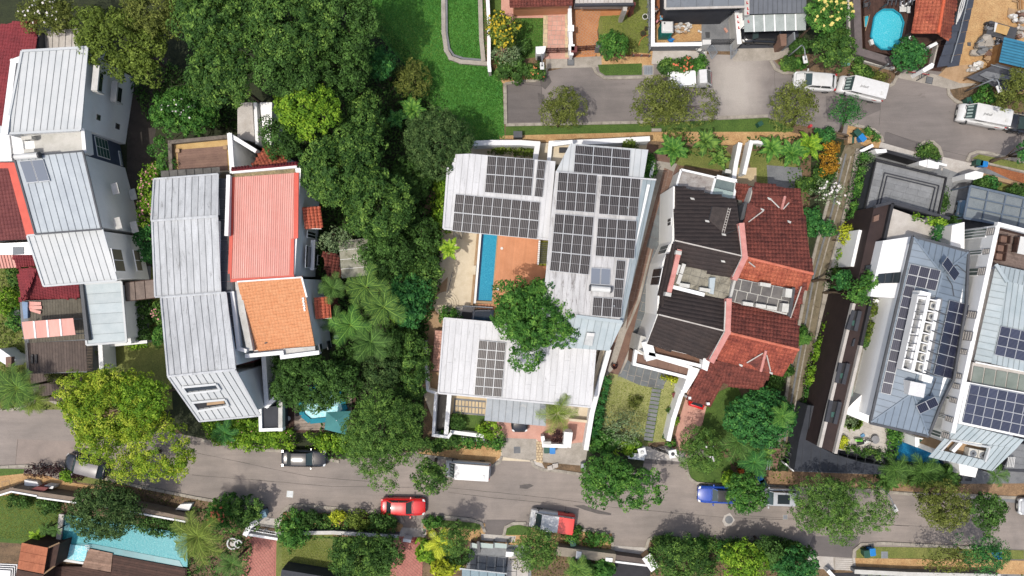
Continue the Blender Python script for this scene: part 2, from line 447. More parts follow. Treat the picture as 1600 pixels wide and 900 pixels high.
def qW(parent,pl,pts,a,b,width,mat,name="roof_panel",th=0.05,seam=0.05,seamw=0.04,jitter=0.006,seam_mat=None,origin=None,cross=0):
 P3=[pl.p(x,y)for x,y in pts]
 A,B=pl.p(*a),pl.p(*b)
 u=(B-A).normalized();w=u.cross(pl.n).normalized()
 ds=[w.dot(p)for p in P3]
 lo,hi=min(ds),max(ds)
 n=max(1,round((hi-lo)/width));st=(hi-lo)/n
 made=[]
 for i in range(n):
  q=xT(P3,w,lo+i*st,1);q=xT(q,w,lo+(i+1)*st-0.004,-1)
  if len(q)<3:continue
  segs=[q]
  if cross:
   us=[u.dot(p)for p in q];segs=[]
   cuts=[min(us)]+sorted(random.uniform(min(us),max(us))for _ in range(cross))+[max(us)]
   for k in range(len(cuts)-1):
    qq=xT(xT(q,u,cuts[k],1),u,cuts[k+1]-0.01,-1)
    if len(qq)>=3:segs.append(qq)
  for qi,q2 in enumerate(segs):
   off=pl.n*random.uniform(0,jitter)
   mb=MB().p_([p+off for p in q2],dz=th,n=pl.n)
   if seam:
    e=[p for p in q2 if abs(w.dot(p)-(lo+i*st))<1e-3]
    if len(e)>=2:
     e.sort(key=lambda p:u.dot(p))
     mb.mi=1
     mb.bar(e[0]+pl.n*(seam/2)+w*seamw/2,e[-1]+pl.n*(seam/2)+w*seamw/2,seamw,seam,up=pl.n)
   made.append(mb.b_(name,[mat,seam_mat or seam_dark(mat)],parent))
 return made
_sd={}
def seam_dark(mat):
 if mat.name not in _sd:
  m=mat.copy();m.name=mat.name+"_seam"
  P=m.node_tree.nodes["Principled BSDF"];L=m.node_tree.links
  src=P.inputs["Base Color"].links[0].from_socket
  L.new(jR(m.node_tree.nodes,L,1.0,src,((k_:=.78 if 'white' in mat.name else.62),k_,k_,1),'MULTIPLY'),P.inputs["Base Color"])
  _sd[mat.name]=m
 return _sd[mat.name]
def vY(parent,name,pts3,th,mat,n=None,mats=None):
 mb=MB().p_(pts3,dz=th,n=n);return mb.b_(name,mat,parent)
def xQ(parent,pts3,mat,w=0.18,h=0.1,name="flashing",closed=True,up=0.02):
 mb=MB();k=len(pts3)
 for i in range(k if closed else k-1):
  mb.bar(Vector(pts3[i])+Vector((0,0,up)),Vector(pts3[(i+1)%k])+Vector((0,0,up+0.003*(i%3))),w,h)
 return mb.b_(name,mat,parent)
def qE(parent,pl,pts,a,b,tw,tl,mat,name="roof_tiles",rise=0.05,lap=0.04,roll=True,sheet=True):
 P3=[pl.p(x,y)for x,y in pts]
 u=(pl.p(*b)-pl.p(*a)).normalized();w=u.cross(pl.n).normalized();n=pl.n
 us=[u.dot(p)for p in P3];ws=[w.dot(p)for p in P3]
 u0,u1,w0,w1=min(us),max(us),min(ws),max(ws)
 nu,nw=int((u1-u0)/tl)+1,int((w1-w0)/tw)+1
 cu=u0+(np.arange(nu)+0.5)*tl;cw=w0+(np.arange(nw)+0.5)*tw
 CU,CW=np.meshgrid(cu,cw,indexing='ij');CU=CU.ravel();CW=CW.ravel()
 poly=[(u.dot(p),w.dot(p))for p in P3]
 ins=np.zeros(len(CU),bool);j=len(poly)-1
 for i in range(len(poly)):
  xi,yi=poly[i];xj,yj=poly[j]
  with np.errstate(divide='ignore',invalid='ignore'):
   c=((yi>CW)!=(yj>CW))&(CU<(xj-xi)*(CW-yi)/((yj-yi)or 1e-9)+xi)
  ins^=c;j=i
 CU,CW=CU[ins],CW[ins];k=len(CU)
 off=n.dot(P3[0]);U=np.array(u);Wv=np.array(w);Nn=np.array(n)
 jz=RNG.uniform(-0.008,0.008,k);ju=RNG.uniform(-0.012,0.012,k)
 prof=[(-0.5,0.0),(-0.28,1.0),(0.12,1.0),(0.32,0.0),(0.5,0.0)]if roll else[(-0.49,0.15),(0.49,0.15)]
 V=[];npf=len(prof)
 for e,(du,dz)in enumerate(((-0.5,0.0),(0.5,lap))):
  for(dw,hz)in prof:
   V.append((CU+du*tl+ju)[:,None]*U+(CW+dw*tw)[:,None]*Wv+(off+hz*rise+dz+jz+0.01)[:,None]*Nn)
 for(dw,hz)in prof:
  V.append((CU+0.5*tl+ju)[:,None]*U+(CW+dw*tw)[:,None]*Wv+(off+hz*rise*0.2+jz)[:,None]*Nn)
 m=3*npf
 V=np.stack(V,1).reshape(-1,3)
 base=(np.arange(k)*m)[:,None]
 Q=[]
 for i in range(npf-1):
  Q.append([i,i+1,npf+i+1,npf+i]);Q.append([npf+i,npf+i+1,2*npf+i+1,2*npf+i])
 Q=(base[:,None,:]+np.array(Q)[None]).reshape(-1,4)
 og=np.array(org(parent))
 if sheet:
  vY(parent,"roof",[p-n*0.03 for p in P3],0.1,mat,n)
 me=xN(name,V-og,Q,mat)
 o=link(name,me,parent);return tag(o,kind='stuff')
def jH(parent,A,B,mat,r=0.14,name="ridge_cap"):
 mb=MB();A,B=Vector(A),Vector(B);L=(B-A).length;n=max(1,int(L/0.45))
 for i in range(n):
  p,q=A+(B-A)*(i/n),A+(B-A)*((i+0.97)/n)
  mb.tube([p+Vector((0,0,.04)),q+Vector((0,0,.04))],[r*.9,r*1.05],8)
 return tag(mb.b_(name,mat,parent),kind='stuff')
def vP(px,py,poly):
 c=False;j=len(poly)-1
 for i in range(len(poly)):
  if(poly[i][1]>py)!=(poly[j][1]>py)and px<(poly[j][0]-poly[i][0])*(py-poly[i][1])/((poly[j][1]-poly[i][1])or 1e-9)+poly[i][0]:c=not c
  j=i
 return c
def qN(parent,pts,z,a,b,bw,mat,name="deck_board",th=0.04,gap=0.02,each=True,blen=None):
 P3=qU(pts,z);u=(W(*b,z)-W(*a,z)).normalized();w=Vector((-u.y,u.x,0))
 ds=[w.dot(p)for p in P3];lo,hi=min(ds),max(ds);n=max(1,round((hi-lo)/bw));st=(hi-lo)/n
 allmb=MB();cnt=0
 for i in range(n):
  q=xT(xT(P3,w,lo+i*st+gap/2,1),w,lo+(i+1)*st-gap/2,-1)
  if len(q)<3:continue
  qs=[q]
  if blen:
   us=[u.dot(p)for p in q];s=min(us)-random.uniform(0,blen)*(1 if i%2 else 0.5);qs=[]
   while s<max(us):
    qq=xT(xT(q,u,s+gap/2,1),u,s+blen-gap/2,-1)
    if len(qq)>=3:qs.append(qq)
    s+=blen
  for q2 in qs:
   off=Vector((0,0,random.uniform(-0.003,0.003)))
   if each and cnt<280:
    pr(name,mat,parent,[p+off for p in q2],dz=th)
   else:allmb.p_([p+off for p in q2],dz=th)
   cnt+=1
 if allmb.v:tag(allmb.b_(name+"_rows" if each else name,mat,parent),kind='stuff')
def surface(name,pts,mat,level=2,z=0.0):
 return kS(name,pts,mat,level,at_z=z)
def qM(parent,pts,z0,z1,w,mat,cap=None,name="wall",capw=None,capname="coping"):
 P3=qU(pts,z1);mb=MB()
 for i in range(len(P3)-1):
  a,b=P3[i],P3[i+1];d=(b-a).normalized()*(w/2-0.002*(i%2))
  a2,b2=a-d,b+d;s=Vector((-d.y,d.x,0)).normalized()*w/2
  mb.p_([a2-s,b2-s,b2+s,a2+s],z0=z0-0.002*i,z1=z1-0.002*i)
 o=mb.b_(name,mat,parent)if parent is not None else mb
 if cap and parent is not None:
  mb=MB()
  for i in range(len(P3)-1):
   a,b=P3[i],P3[i+1];d=(b-a).normalized()*(w/2+0.02);s=Vector((-d.y,d.x,0)).normalized()*((capw or w*1.25)/2)
   mb.p_([a-d-s,b+d-s,b+d+s,a-d+s],z0=z1+0.001,z1=z1+0.06-0.003*(i%2))
  mb.b_(capname,cap,parent)
 return o
def qB(label,pts,z1,w,mat,cap=None,name="boundary_wall",cat="wall",z0=0.0,group=None):
 t=qH(name,label,cat,W(pts[0][0],pts[0][1],z1)*1.0-Vector((0,0,z1)),group)
 qM(t,pts,z0,z1,w,mat,cap,name="wall_body")
 return t
def jM(A,B,px,py):
 d=Vector(((px-800)/F,(450-py)/F));n=Vector((-(B-A).y,(B-A).x)).normalized();a2=Vector((A.x,A.y))
 t=n.dot(a2)/n.dot(d);p=d*t;ab=Vector(((B-A).x,(B-A).y))
 return(p-a2).dot(ab.normalized()),H-t
def xS(parent,A,B,s0,s1,z0,z1,out,mat,name,base=0.0,cx=None):
 u=Vector(((B-A).x,(B-A).y,0)).normalized();n=Vector((-u.y,u.x,0))
 if n.dot(Vector((-A.x,-A.y,0)))<0:n=-n
 p=Vector((A.x,A.y,0));mb=MB()
 q=[p+u*s0+n*base,p+u*s1+n*base,p+u*s1+n*out,p+u*s0+n*out]
 mb.p_([v+Vector((0,0,z1))for v in q],z0=z0)
 return mb.b_(name,mat,parent)
def xP(parent,A,B,c1,c2,cols=1,rows=1,glass=None,frame=None,name="window",hood=None,minh=0.0):
 s0,za=jM(A,B,*c1);s1,zb=jM(A,B,*c2)
 s0,s1=sorted((s0,s1));za,zb=sorted((za,zb));za=max(za,0.3)
 if zb-za<0.35:zb=za+0.35
 if s1-s0<0.3:s1=s0+0.3
 fr=xS(parent,A,B,s0,s1,za,zb,0.05,frame or qX,name,base=-0.02)
 f=0.07;cw=(s1-s0-f)/cols;rh=(zb-za-f)/rows
 for i in range(cols):
  for j in range(rows):
   xS(fr,A,B,s0+f+i*cw,s0+(i+1)*cw,za+f+j*rh,za+(j+1)*rh,0.065,glass or xH,"pane",base=0.03)
 if hood:xS(parent,A,B,s0-0.12,s1+0.12,zb+0.05,zb+0.17,hood,qY,"window_hood",base=-0.02)
 return fr
def solar_mats():
 a=kL("brown_black_solar_cells",(0.018,0.015,0.014),(0.16,0.15,0.145),0.165,0,0.34)
 b=kL("navy_solar_cells",(0.012,0.014,0.03),(0.055,0.06,0.09),0.16,0,0.22)
 c=kL("navy_solar_cells_fine",(0.02,0.024,0.05),(0.11,0.12,0.15),0.11,1,0.4)
 return a,b,c
SOL=solar_mats()
alu=M("anodised_aluminium",qQ(216,218,220),qQ(200,204,206),bump=0,fine=0.03,rough=0.4,metal=0.2)
_sol={}
def sol_mesh(w,l,split,kind,fw=0.035):
 key=(round(w,2),round(l,2),split,kind)
 if key in _sol:return _sol[key]
 mb=MB()
 mb.box((0,0,0.0),(w-0.01,l-0.01,0.04))
 me=xF("solar_panel",mb.v,mb.f,alu)
 nx,ny=(1,2)if split=='y' else((2,1)if split=='x' else(1,1))
 iw,il=(w-2*fw)/nx,(l-2*fw)/ny
 g=MB();g.box((0,0,0.024),(iw-0.02*(nx>1),il-0.02*(ny>1),0.01))
 ge=xF("cell_glass",g.v,g.f,SOL[kind])
 pos=[(-w/2+fw+iw*(i+.5),-l/2+fw+il*(j+.5))for i in range(nx)for j in range(ny)]
 _sol[key]=(me,ge,pos);return _sol[key]
def xD(parent,pl,TL,TR,BR,BL,nc,nr,kind=0,split='y',lift=0.14,skip=(),gapx=0.0):
 a,b,c,d=(pl.p(*q,lift)for q in(TL,TR,BR,BL))
 og=org(parent)
 wl=((b-a).length+(c-d).length)/2/nc;ll=((d-a).length+(c-b).length)/2/nr
 me,ge,pos=sol_mesh(wl,ll,split,kind)
 n=pl.n
 for j in range(nr):
  for i in range(nc):
   if(i,j)in skip:continue
   s,t=(i+.5)/nc,(j+.5)/nr
   p=(a*(1-s)+b*s)*(1-t)+(d*(1-s)+c*s)*t
   x=((b-a)*(1-t)+(c-d)*t).normalized();z=n
   y=z.cross(x).normalized()
   R=Matrix((x,y,z)).transposed().to_4x4()
   o=link("solar_panel",me,parent);o.matrix_local=Matrix.Translation(p-og)@R
   for q in pos:
    k=link("cell_glass",ge,o);k.location=(q[0],q[1],0)
 mb=MB()
 for j in range(nr):
  for tt in((j+.25)/nr,(j+.75)/nr):
   mb.bar(a+(d-a)*tt-n*.08,b+(c-b)*tt-n*.08,0.05,0.05,up=n)
 mb.b_("mounting_rail",qS,parent)
def kM(a):return a/np.maximum(np.linalg.norm(a,axis=1,keepdims=True),1e-9)
def jJ(P,Nn,size,asp=0.5,jitter=0.35,droop=0.0):
 k=len(P);r=RNG.normal(size=(k,3));t=kM(np.cross(Nn,r));b=kM(np.cross(Nn,t))
 s=size*RNG.uniform(1-jitter,1+jitter,k)[:,None]
 fold=Nn*s*0.12
 v=np.stack([P-t*s*.5,P+b*s*asp*.5+fold,P+t*s*.5-np.array([0,0,droop])*s,P-b*s*asp*.5+fold],1)
 q=np.arange(k*4).reshape(k,4)
 return v.reshape(-1,3),q
def kR(lobes,cr,lsz,dens,asp=0.55,up=0.35,fill=0.9,low=-0.35):
 PP,NN,TT=[],[],[]
 for(cx,cy,cz,rx,ry,rz)in lobes:
  area=2*PI*((rx*ry)**1.6/3+2*(((rx+ry)/2*rz)**1.6)/3)**(1/1.6)
  nc=max(5,int(area*fill/(cr*cr*1.5)))
  d=kM(RNG.normal(size=(nc*2,3)));d=d[d[:,2]>low][:nc]
  c=np.array([cx,cy,cz])+d*np.array([rx,ry,rz])*RNG.uniform(0.62,1.04,(len(d),1))
  ct=RNG.uniform(0,1,len(d));rr=cr*RNG.uniform(0.65,1.3,len(d))
  m=max(6,int(dens*cr*cr*6))
  ld=kM(RNG.normal(size=(len(d),m,3)).reshape(-1,3)+np.repeat(d,m,0)*0.9+np.array([0,0,.35]))
  lp=np.repeat(c,m,0)+ld*(np.repeat(rr,m)[:,None])*RNG.uniform(0.35,1,(len(ld),1))**.5*np.array([1,1,.75])
  nn=kM(ld*.7+np.repeat(d,m,0)*.3+RNG.normal(size=ld.shape)*.45+np.array([0,0,up]))
  PP.append(lp);NN.append(nn)
  TT.append(np.clip(np.repeat(ct,m)*.55+RNG.uniform(0,1,len(ld))*.45,0,1))
 P,Nn,T=np.concatenate(PP),np.concatenate(NN),np.concatenate(TT)
 v,q=jJ(P,Nn,lsz,asp)
 return v,q,T
STY={'forest':((.012,.028,.009),(.031,.062,.017),(.078,.122,.030),(.135,.185,.044),.52,.24,25),'deep':((.012,.026,.008),(.028,.054,.014),(.055,.100,.028),(.095,.150,.042),.50,.23,24),'olive':((.030,.040,.009),(.064,.080,.016),(.105,.125,.027),(.16,.18,.045),.45,.24,18),'lime':((.030,.060,.008),(.075,.130,.014),(.150,.210,.022),(.23,.27,.04),.45,.24,22),'bright':((.013,.040,.010),(.032,.080,.018),(.070,.135,.030),(.13,.20,.045),.42,.23,25),'emerald':((.010,.036,.014),(.022,.074,.024),(.045,.120,.036),(.09,.175,.045),.40,.25,22),'bamboo':((.040,.080,.009),(.125,.165,.017),(.230,.235,.028),(.33,.30,.06),.50,.20,30),'dense':((.014,.028,.010),(.032,.054,.020),(.062,.088,.034),(.095,.125,.05),.36,.18,26),'fine':((.020,.040,.012),(.052,.092,.024),(.095,.145,.036),(.14,.19,.05),.34,.15,30),'purple':((.010,.004,.006),(.026,.010,.014),(.046,.020,.024),(.07,.034,.036),.34,.18,20),'rust':((.08,.04,.01),(.20,.09,.015),(.32,.15,.02),(.42,.22,.03),.30,.20,20),'yellow':((.09,.09,.01),(.20,.20,.018),(.33,.31,.03),(.46,.42,.06),.35,.24,18),'grey':((.05,.07,.04),(.09,.115,.07),(.14,.16,.10),(.20,.21,.14),.40,.18,12),'brown':((.036,.042,.011),(.074,.078,.021),(.115,.115,.033),(.17,.16,.055),.36,.18,22),}
def vQ(sty):
 s=STY[sty];return leaf_mat(sty+"_leaves",s[0],s[1],s[2],s[3])
def trunk_mesh(base,top,lobes,r,mat=None):
 mb=MB();base,top=Vector(base),Vector(top)
 mid=base.lerp(top,.5)+Vector((random.uniform(-.15,.15),random.uniform(-.15,.15),0))
 mb.tube([base-Vector((0,0,.1)),base+Vector((0,0,.3)),mid,top],[r*1.5,r*1.05,r*.8,r*.6],8)
 for(cx,cy,cz,rx,ry,rz)in lobes[:14]:
  e=Vector((cx,cy,cz));s=mid.lerp(top,random.uniform(.4,1))
  m1=s.lerp(e,.5)+Vector((random.uniform(-.3,.3),random.uniform(-.3,.3),.25))
  mb.tube([s,m1,e],[r*.45,r*.28,r*.12],6)
  for _ in range(3):
   dd=Vector((random.uniform(-1,1)*rx,random.uniform(-1,1)*ry,random.uniform(.1,.8)*rz))*.7
   mb.tube([m1.lerp(e,.5),e+dd*.5,e+dd],[r*.16,r*.1,r*.04],5)
 return mb
def auto_lobes(cx,cy,rx,ry,h,n,seed,thick=.62,ang=0.0):
 rnd=random.Random(seed);L=[]
 rm=(rx+ry)/2;rz=min(rm*thick,h*.45);ca,sa=math.cos(ang),math.sin(ang)
 def put(x,y,z,fx,fy,fz):L.append((cx+x*ca-y*sa,cy+x*sa+y*ca,z,fx,fy,fz))
 put(0,0,h-rz,rx*.62,ry*.62,rz)
 for i in range(n):
  t=2*PI*(i+rnd.uniform(-.25,.25))/n;f=rnd.uniform(.5,.66);s=rnd.uniform(.3,.46)
  k=s*rm*rnd.uniform(.9,1.15)
  put(math.cos(t)*rx*f,math.sin(t)*ry*f,h-rz*rnd.uniform(1.0,1.5),(k+rx*s)/2,(k+ry*s)/2,rz*rnd.uniform(.45,.65))
 return L
def tree(label,px,py,rpx,rpy,h,sty,n=8,cat="tree",name="tree",group=None,ang=0.0,trunk=.16,base=None,thick=.62,extra=(),low=-.35,fill=1.15,dens=1.0,flowers=None,lsz=None,leaf=1.0,z0=0.0,cr=1.0):
 s=STY[sty];zc=h*.72+z0*.28;k=(H-zc)/F
 c=W(px,py,zc);lobes=auto_lobes(c.x,c.y,rpx*k,rpy*k,h,n,int(px*7+py),thick,ang)
 for(ex,ey,er)in extra:
  e=W(ex,ey,zc);lobes.append((e.x,e.y,h*.72,er*k,er*k,er*k*.7))
 b=W(*base,z0)if base else Vector((c.x*.98,c.y*.98,z0))
 t=qH(name,label,cat,b,group)
 tag(t)
 if trunk:trunk_mesh(b,(c.x*.5+b.x*.5,c.y*.5+b.y*.5,z0+(h-z0)*.45),lobes,trunk).b_("trunk",bark,t,smooth=True)
 v,q,T=kR(lobes,s[4]*cr,(lsz or s[5])*leaf,s[6]*dens,low=low,fill=fill)
 v[:,2]=np.maximum(v[:,2],z0+.05)
 link("crown",xN("crown",v-np.array(b),q,vQ(sty),tint=T),t)
 if flowers:
  fm,cnt,fs=flowers;idx=RNG.choice(len(q),min(cnt,len(q)),replace=False)
  zc_=v[q[:,0],2];hi_=np.argsort(-(zc_+RNG.uniform(-rpx*k*.9,rpx*k*.9,len(zc_))))[:cnt*2]
  idx=RNG.choice(hi_,min(cnt,len(hi_)),replace=False)
  P=v[q[idx,0]]+np.array([0,0,.12]);Nn=kM(RNG.normal(size=P.shape)*.35+np.array([0,0,1]))
  vv,qq=jJ(P,Nn,fs,.85);v2,q2=jJ(P+[0,0,.03],Nn,fs*.8,.9)
  vv=np.concatenate([vv,v2]);qq=np.concatenate([qq,q2+len(qq)*4])
  tag(link("blossom",xN("blossom",vv-np.array(b),qq,fm),t),kind='stuff')
 return t
def bush(label,px,py,rpx,rpy,h,sty,n=5,name="shrub",cat="shrub",**kw):
 kw.setdefault('trunk',.05);kw.setdefault('thick',.8)
 return tree(label,px,py,rpx,rpy,h,sty,n,cat,name,**kw)
def qF(label,pts,z1,sty,name="hedge",cat="hedge",w=None,z0=0.0,dens=1.0,kind=None,group=None,flowers=None,leaf=1.0,bump_=.25):
 s=STY[sty];P3=qU(pts,z1);poly=[(p.x,p.y)for p in P3]
 xs=[p[0]for p in poly];ys=[p[1]for p in poly]
 A=abs(sum(poly[i][0]*poly[(i+1)%len(poly)][1]-poly[(i+1)%len(poly)][0]*poly[i][1]for i in range(len(poly))))/2
 nclump=max(6,int(A/(s[4]**2)*1.5));cen=[]
 for _ in range(nclump*30):
  if len(cen)>=nclump:break
  x,y=random.uniform(min(xs),max(xs)),random.uniform(min(ys),max(ys))
  if vP(x,y,poly):cen.append((x,y,z1+random.uniform(-bump_,bump_*.2)-s[4]*.4))
 c=np.array(cen);m=int(s[6]*s[4]*s[4]*7*dens)+4
 ld=kM(RNG.normal(size=(len(c)*m,3))+[0,0,.6]);ct=RNG.uniform(0,1,len(c))
 lp=np.repeat(c,m,0)+ld*s[4]*RNG.uniform(.3,1.05,(len(ld),1))
 side=[]
 for i in range(len(poly)):
  a,b=np.array(poly[i]),np.array(poly[(i+1)%len(poly)]);L_=np.linalg.norm(b-a);k=int(L_*(z1-z0)*s[6]*.8)
  t=RNG.uniform(0,1,(k,1));zz=RNG.uniform(z0+.05,z1,(k,1));side.append(np.hstack([a+(b-a)*t+RNG.normal(size=(k,2))*.08,zz]))
 sd=np.concatenate(side)if side else np.zeros((0,3))
 P=np.concatenate([lp,sd]);P[:,2]=np.maximum(P[:,2],z0+.04)
 Nn=kM(np.concatenate([ld,RNG.normal(size=sd.shape)])+RNG.normal(size=P.shape)*.4+[0,0,.3])
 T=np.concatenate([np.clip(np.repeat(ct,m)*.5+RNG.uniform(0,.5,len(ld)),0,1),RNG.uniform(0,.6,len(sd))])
 v,q=jJ(P,Nn,s[5]*leaf,.55)
 og=Vector((sum(xs)/len(xs),sum(ys)/len(ys),z0))
 if flowers:
  t=qH(name,label,cat,og,group)
  link("foliage",xN("foliage",v-np.array(og),q,vQ(sty),tint=T),t)
  fm,cnt,fs=flowers;idx=RNG.choice(len(lp),cnt)
  vv,qq=jJ(lp[idx]+[0,0,.12],kM(RNG.normal(size=(cnt,3))*.4+[0,0,1]),fs,.85)
  tag(link("blossom",xN("blossom",vv-np.array(og),qq,fm),t),kind='stuff')
  return t
 o=link(name,xN(name,v-np.array(og),q,vQ(sty),tint=T),None,og);ORG[o]=og
 return tag(o,label,cat,group,kind)
def qL(pts,sty,z1=.5,dens=1.0,name="undergrowth",leaf=1.0,level=0):
 s=STY[sty];poly=[(p.x,p.y)for p in qU(pts,0)]
 xs=[p[0]for p in poly];ys=[p[1]for p in poly]
 A=abs(sum(poly[i][0]*poly[(i+1)%len(poly)][1]-poly[(i+1)%len(poly)][0]*poly[i][1]for i in range(len(poly))))/2
 k=int(A*26*dens);X=RNG.uniform(min(xs),max(xs),k*2);Y=RNG.uniform(min(ys),max(ys),k*2)
 ins=np.zeros(len(X),bool);j=len(poly)-1
 for i in range(len(poly)):
  xi,yi=poly[i];xj,yj=poly[j]
  ins^=((yi>Y)!=(yj>Y))&(X<(xj-xi)*(Y-yi)/((yj-yi)or 1e-9)+xi);j=i
 X,Y=X[ins][:k],Y[ins][:k];n=len(X)
 hm=(np.sin(X*1.3+Y*.7)+np.sin(Y*1.9-X*.6)+2)/4
 P=np.stack([X,Y,RNG.uniform(.1,1,n)*z1*(.35+hm)],1)
 Nn=kM(RNG.normal(size=(n,3))*.6+[0,0,.8]);v,q=jJ(P,Nn,s[5]*1.15*leaf,.5)
 T=np.clip(hm*.4+RNG.uniform(0,.6,n),0,1)
 og=np.array([np.mean(xs),np.mean(ys),0.0])
 o=link(name,xN(name,v-og,q,vQ(sty),tint=T),None,og);ORG[o]=Vector(og)
 return tag(o,kind='stuff')
_fr={}
def frond_mesh(L,kind,n=25):
 key=(round(L,1),kind)
 if key in _fr:return _fr[key]
 V,Q,T=[],[],[]
 rz=lambda t:L*(.28*math.sin(t*PI*.62)-.22*t*t*t)
 def quad(a,b,c,d,tt):
  k=len(V);V.extend([a,b,c,d]);Q.append((k,k+1,k+2,k+3));T.append(tt)
 if kind=='banana':
  m=9
  for i in range(m):
   t0,t1=i/m,(i+1)/m;w0,w1=.19*L*math.sin(PI*min(1,t0*.9+.12))**.6,.19*L*math.sin(PI*min(.999,t1*.9+.1))**.6
   for s in(-1,1):
    quad((L*t0,0,rz(t0)),(L*t0,s*w0,rz(t0)+.08*L*.5),(L*t1*.995,s*w1,rz(t1)+.04*L),(L*t1,0,rz(t1)),random.uniform(.3,.9))
 else:
  for i in range(n):
   t=.12+.86*i/n;ll=L*(.40 if kind=='feather' else.24)*math.sin(PI*(.12+.8*t))**.7*random.uniform(.88,1.1)
   w=L*.0125
   for s in(-1,1):
    dx,dy=.62,s*.78;ex,ey=L*t+ll*dx,ll*dy;ez=rz(t)-ll*.22
    quad((L*t-w,0,rz(t)),(L*t+ll*.5*dx-w*.7,ll*.5*dy,rz(t)+ll*.03),(ex,ey,ez),(L*t+ll*.5*dx+w*.9,ll*.5*dy,rz(t)+ll*.02),random.uniform(.15,1))
    quad((L*t-w,0,rz(t)),(L*t+ll*.5*dx+w*.9,ll*.5*dy,rz(t)+ll*.02),(L*t+w,0,rz(t)),(L*t,0,rz(t)),.5)
 for i in range(8):
  t0,t1=i/8,(i+1)/8;w=.014*L
  quad((L*t0,-w,rz(t0)+.01),(L*t1,-w*.8,rz(t1)+.01),(L*t1,w*.8,rz(t1)+.01),(L*t0,w,rz(t0)+.01),.95)
 _fr[key]=(np.array(V),np.array(Q),np.array(T));return _fr[key]
def palm(label,px,py,rpx,h,sty,nf=13,kind='feather',trunk=.13,cat="palm tree",name="palm_tree",leaf_name="frond",base=None,stems=1,group=None,spread=0.0,tiers=2,z0=0.0):
 k=(H-h)/F;c=W(px,py,h);L=rpx*k;b=W(*base,z0)if base else Vector((c.x,c.y,z0));t=qH(name,label,cat,b,group)
 v,q,T=frond_mesh(L,kind);mesh=xN(leaf_name,v,q,vQ(sty),tint=T);rnd=random.Random(int(px+py))
 for s_ in range(stems):
  off=Vector((rnd.uniform(-1,1),rnd.uniform(-1,1),0))*spread;hh=h*(1-.15*s_/max(1,stems))
  cc=Vector((c.x+off.x,c.y+off.y,z0+(hh-z0)if False else hh))
  if trunk:
   mb=MB().tube([b+off*.3,b.lerp(cc,.5)+Vector((.05,0,0)),cc-Vector((0,0,.15))],[trunk*1.3,trunk,trunk*.8],9)
   mb.b_("trunk",bark,t,smooth=True)
  for i in range(nf):
   f=link(leaf_name,mesh,t);tier=i%tiers
   f.location=cc-b;f.rotation_euler=(rnd.uniform(-.25,.25),-rnd.uniform(-.05,.25)-tier*.38,2*PI*(i+rnd.uniform(-.25,.25))/nf)
   sc=rnd.uniform(.82,1.05)*(1-.18*tier);f.scale=(sc,sc,sc)
 return t
def kQ(name,c,rough=0.32,metal=0.0):
 if name in MAT:return MAT[name]
 m,nt,N,L,P=nodes(name)
 geo=N.new("ShaderNodeNewGeometry");n1=jU(N,L,geo.outputs["Position"],3.0,5,.7)
 r=jS(N,L,n1.outputs[0],.35,.75,(1,1,1,1),(.86,.85,.83,1))
 L.new(jR(N,L,1.0,col(c),r.outputs[0],'MULTIPLY'),P.inputs["Base Color"])
 P.inputs["Roughness"].default_value=rough;P.inputs["Metallic"].default_value=metal
 P.inputs["Coat Weight"].default_value=.6;P.inputs["Coat Roughness"].default_value=.06
 MAT[name]=m;return m
lens_w=xW("headlight_lens",(.6,.62,.62),.1)
vM=xW("tail_light_lens",(.35,.01,.01),.15)
jL=M("black_trim",(0.03,0.03,0.032),(0.04,0.04,0.04),bump=0,fine=.05,rough=.5)
screen=xW("windscreen_glass",(.035,.055,.055),.05)
rim_m=M("alloy_rim",qQ(150,152,155),qQ(120,122,125),bump=0,rough=.35,metal=.6)
plate_m=M("number_plate",qQ(230,230,220),qQ(220,220,210),bump=0)
inner=M("seat_fabric",qQ(120,126,126),qQ(90,96,96),bump=0)
def ring_pts(x,w,z0,zs,crown):
 return[(x,-w,z0),(x,-w*1.0,z0+(zs-z0)*.45),(x,-w*.985,zs-.14),(x,-w*.93,zs-.03),(x,-w*.6,zs+crown*.7),(x,0,zs+crown),(x,w*.6,zs+crown*.7),(x,w*.93,zs-.03),(x,w*.985,zs-.14),(x,w,z0+(zs-z0)*.45),(x,w,z0)]
KIND={'sedan':(4.55,1.80,1.45,.86,.22,.07,-.25,-.40,.98,.92,.60),'hatch':(4.0,1.75,1.5,.92,.26,.12,-.34,-.46,.96,.96,.60),'suv':(4.5,1.82,1.66,1.0,.27,.14,-.36,-.47,1.08,1.06,.66),'coupe':(4.2,1.80,1.3,.84,.18,.03,-.25,-.42,.9,.86,.56),'van':(4.75,1.78,2.0,1.12,.40,.27,-.465,-.485,1.15,1.15,.80),'minibus':(4.6,1.85,1.95,1.1,.385,.25,-.455,-.48,1.15,1.12,.78),}
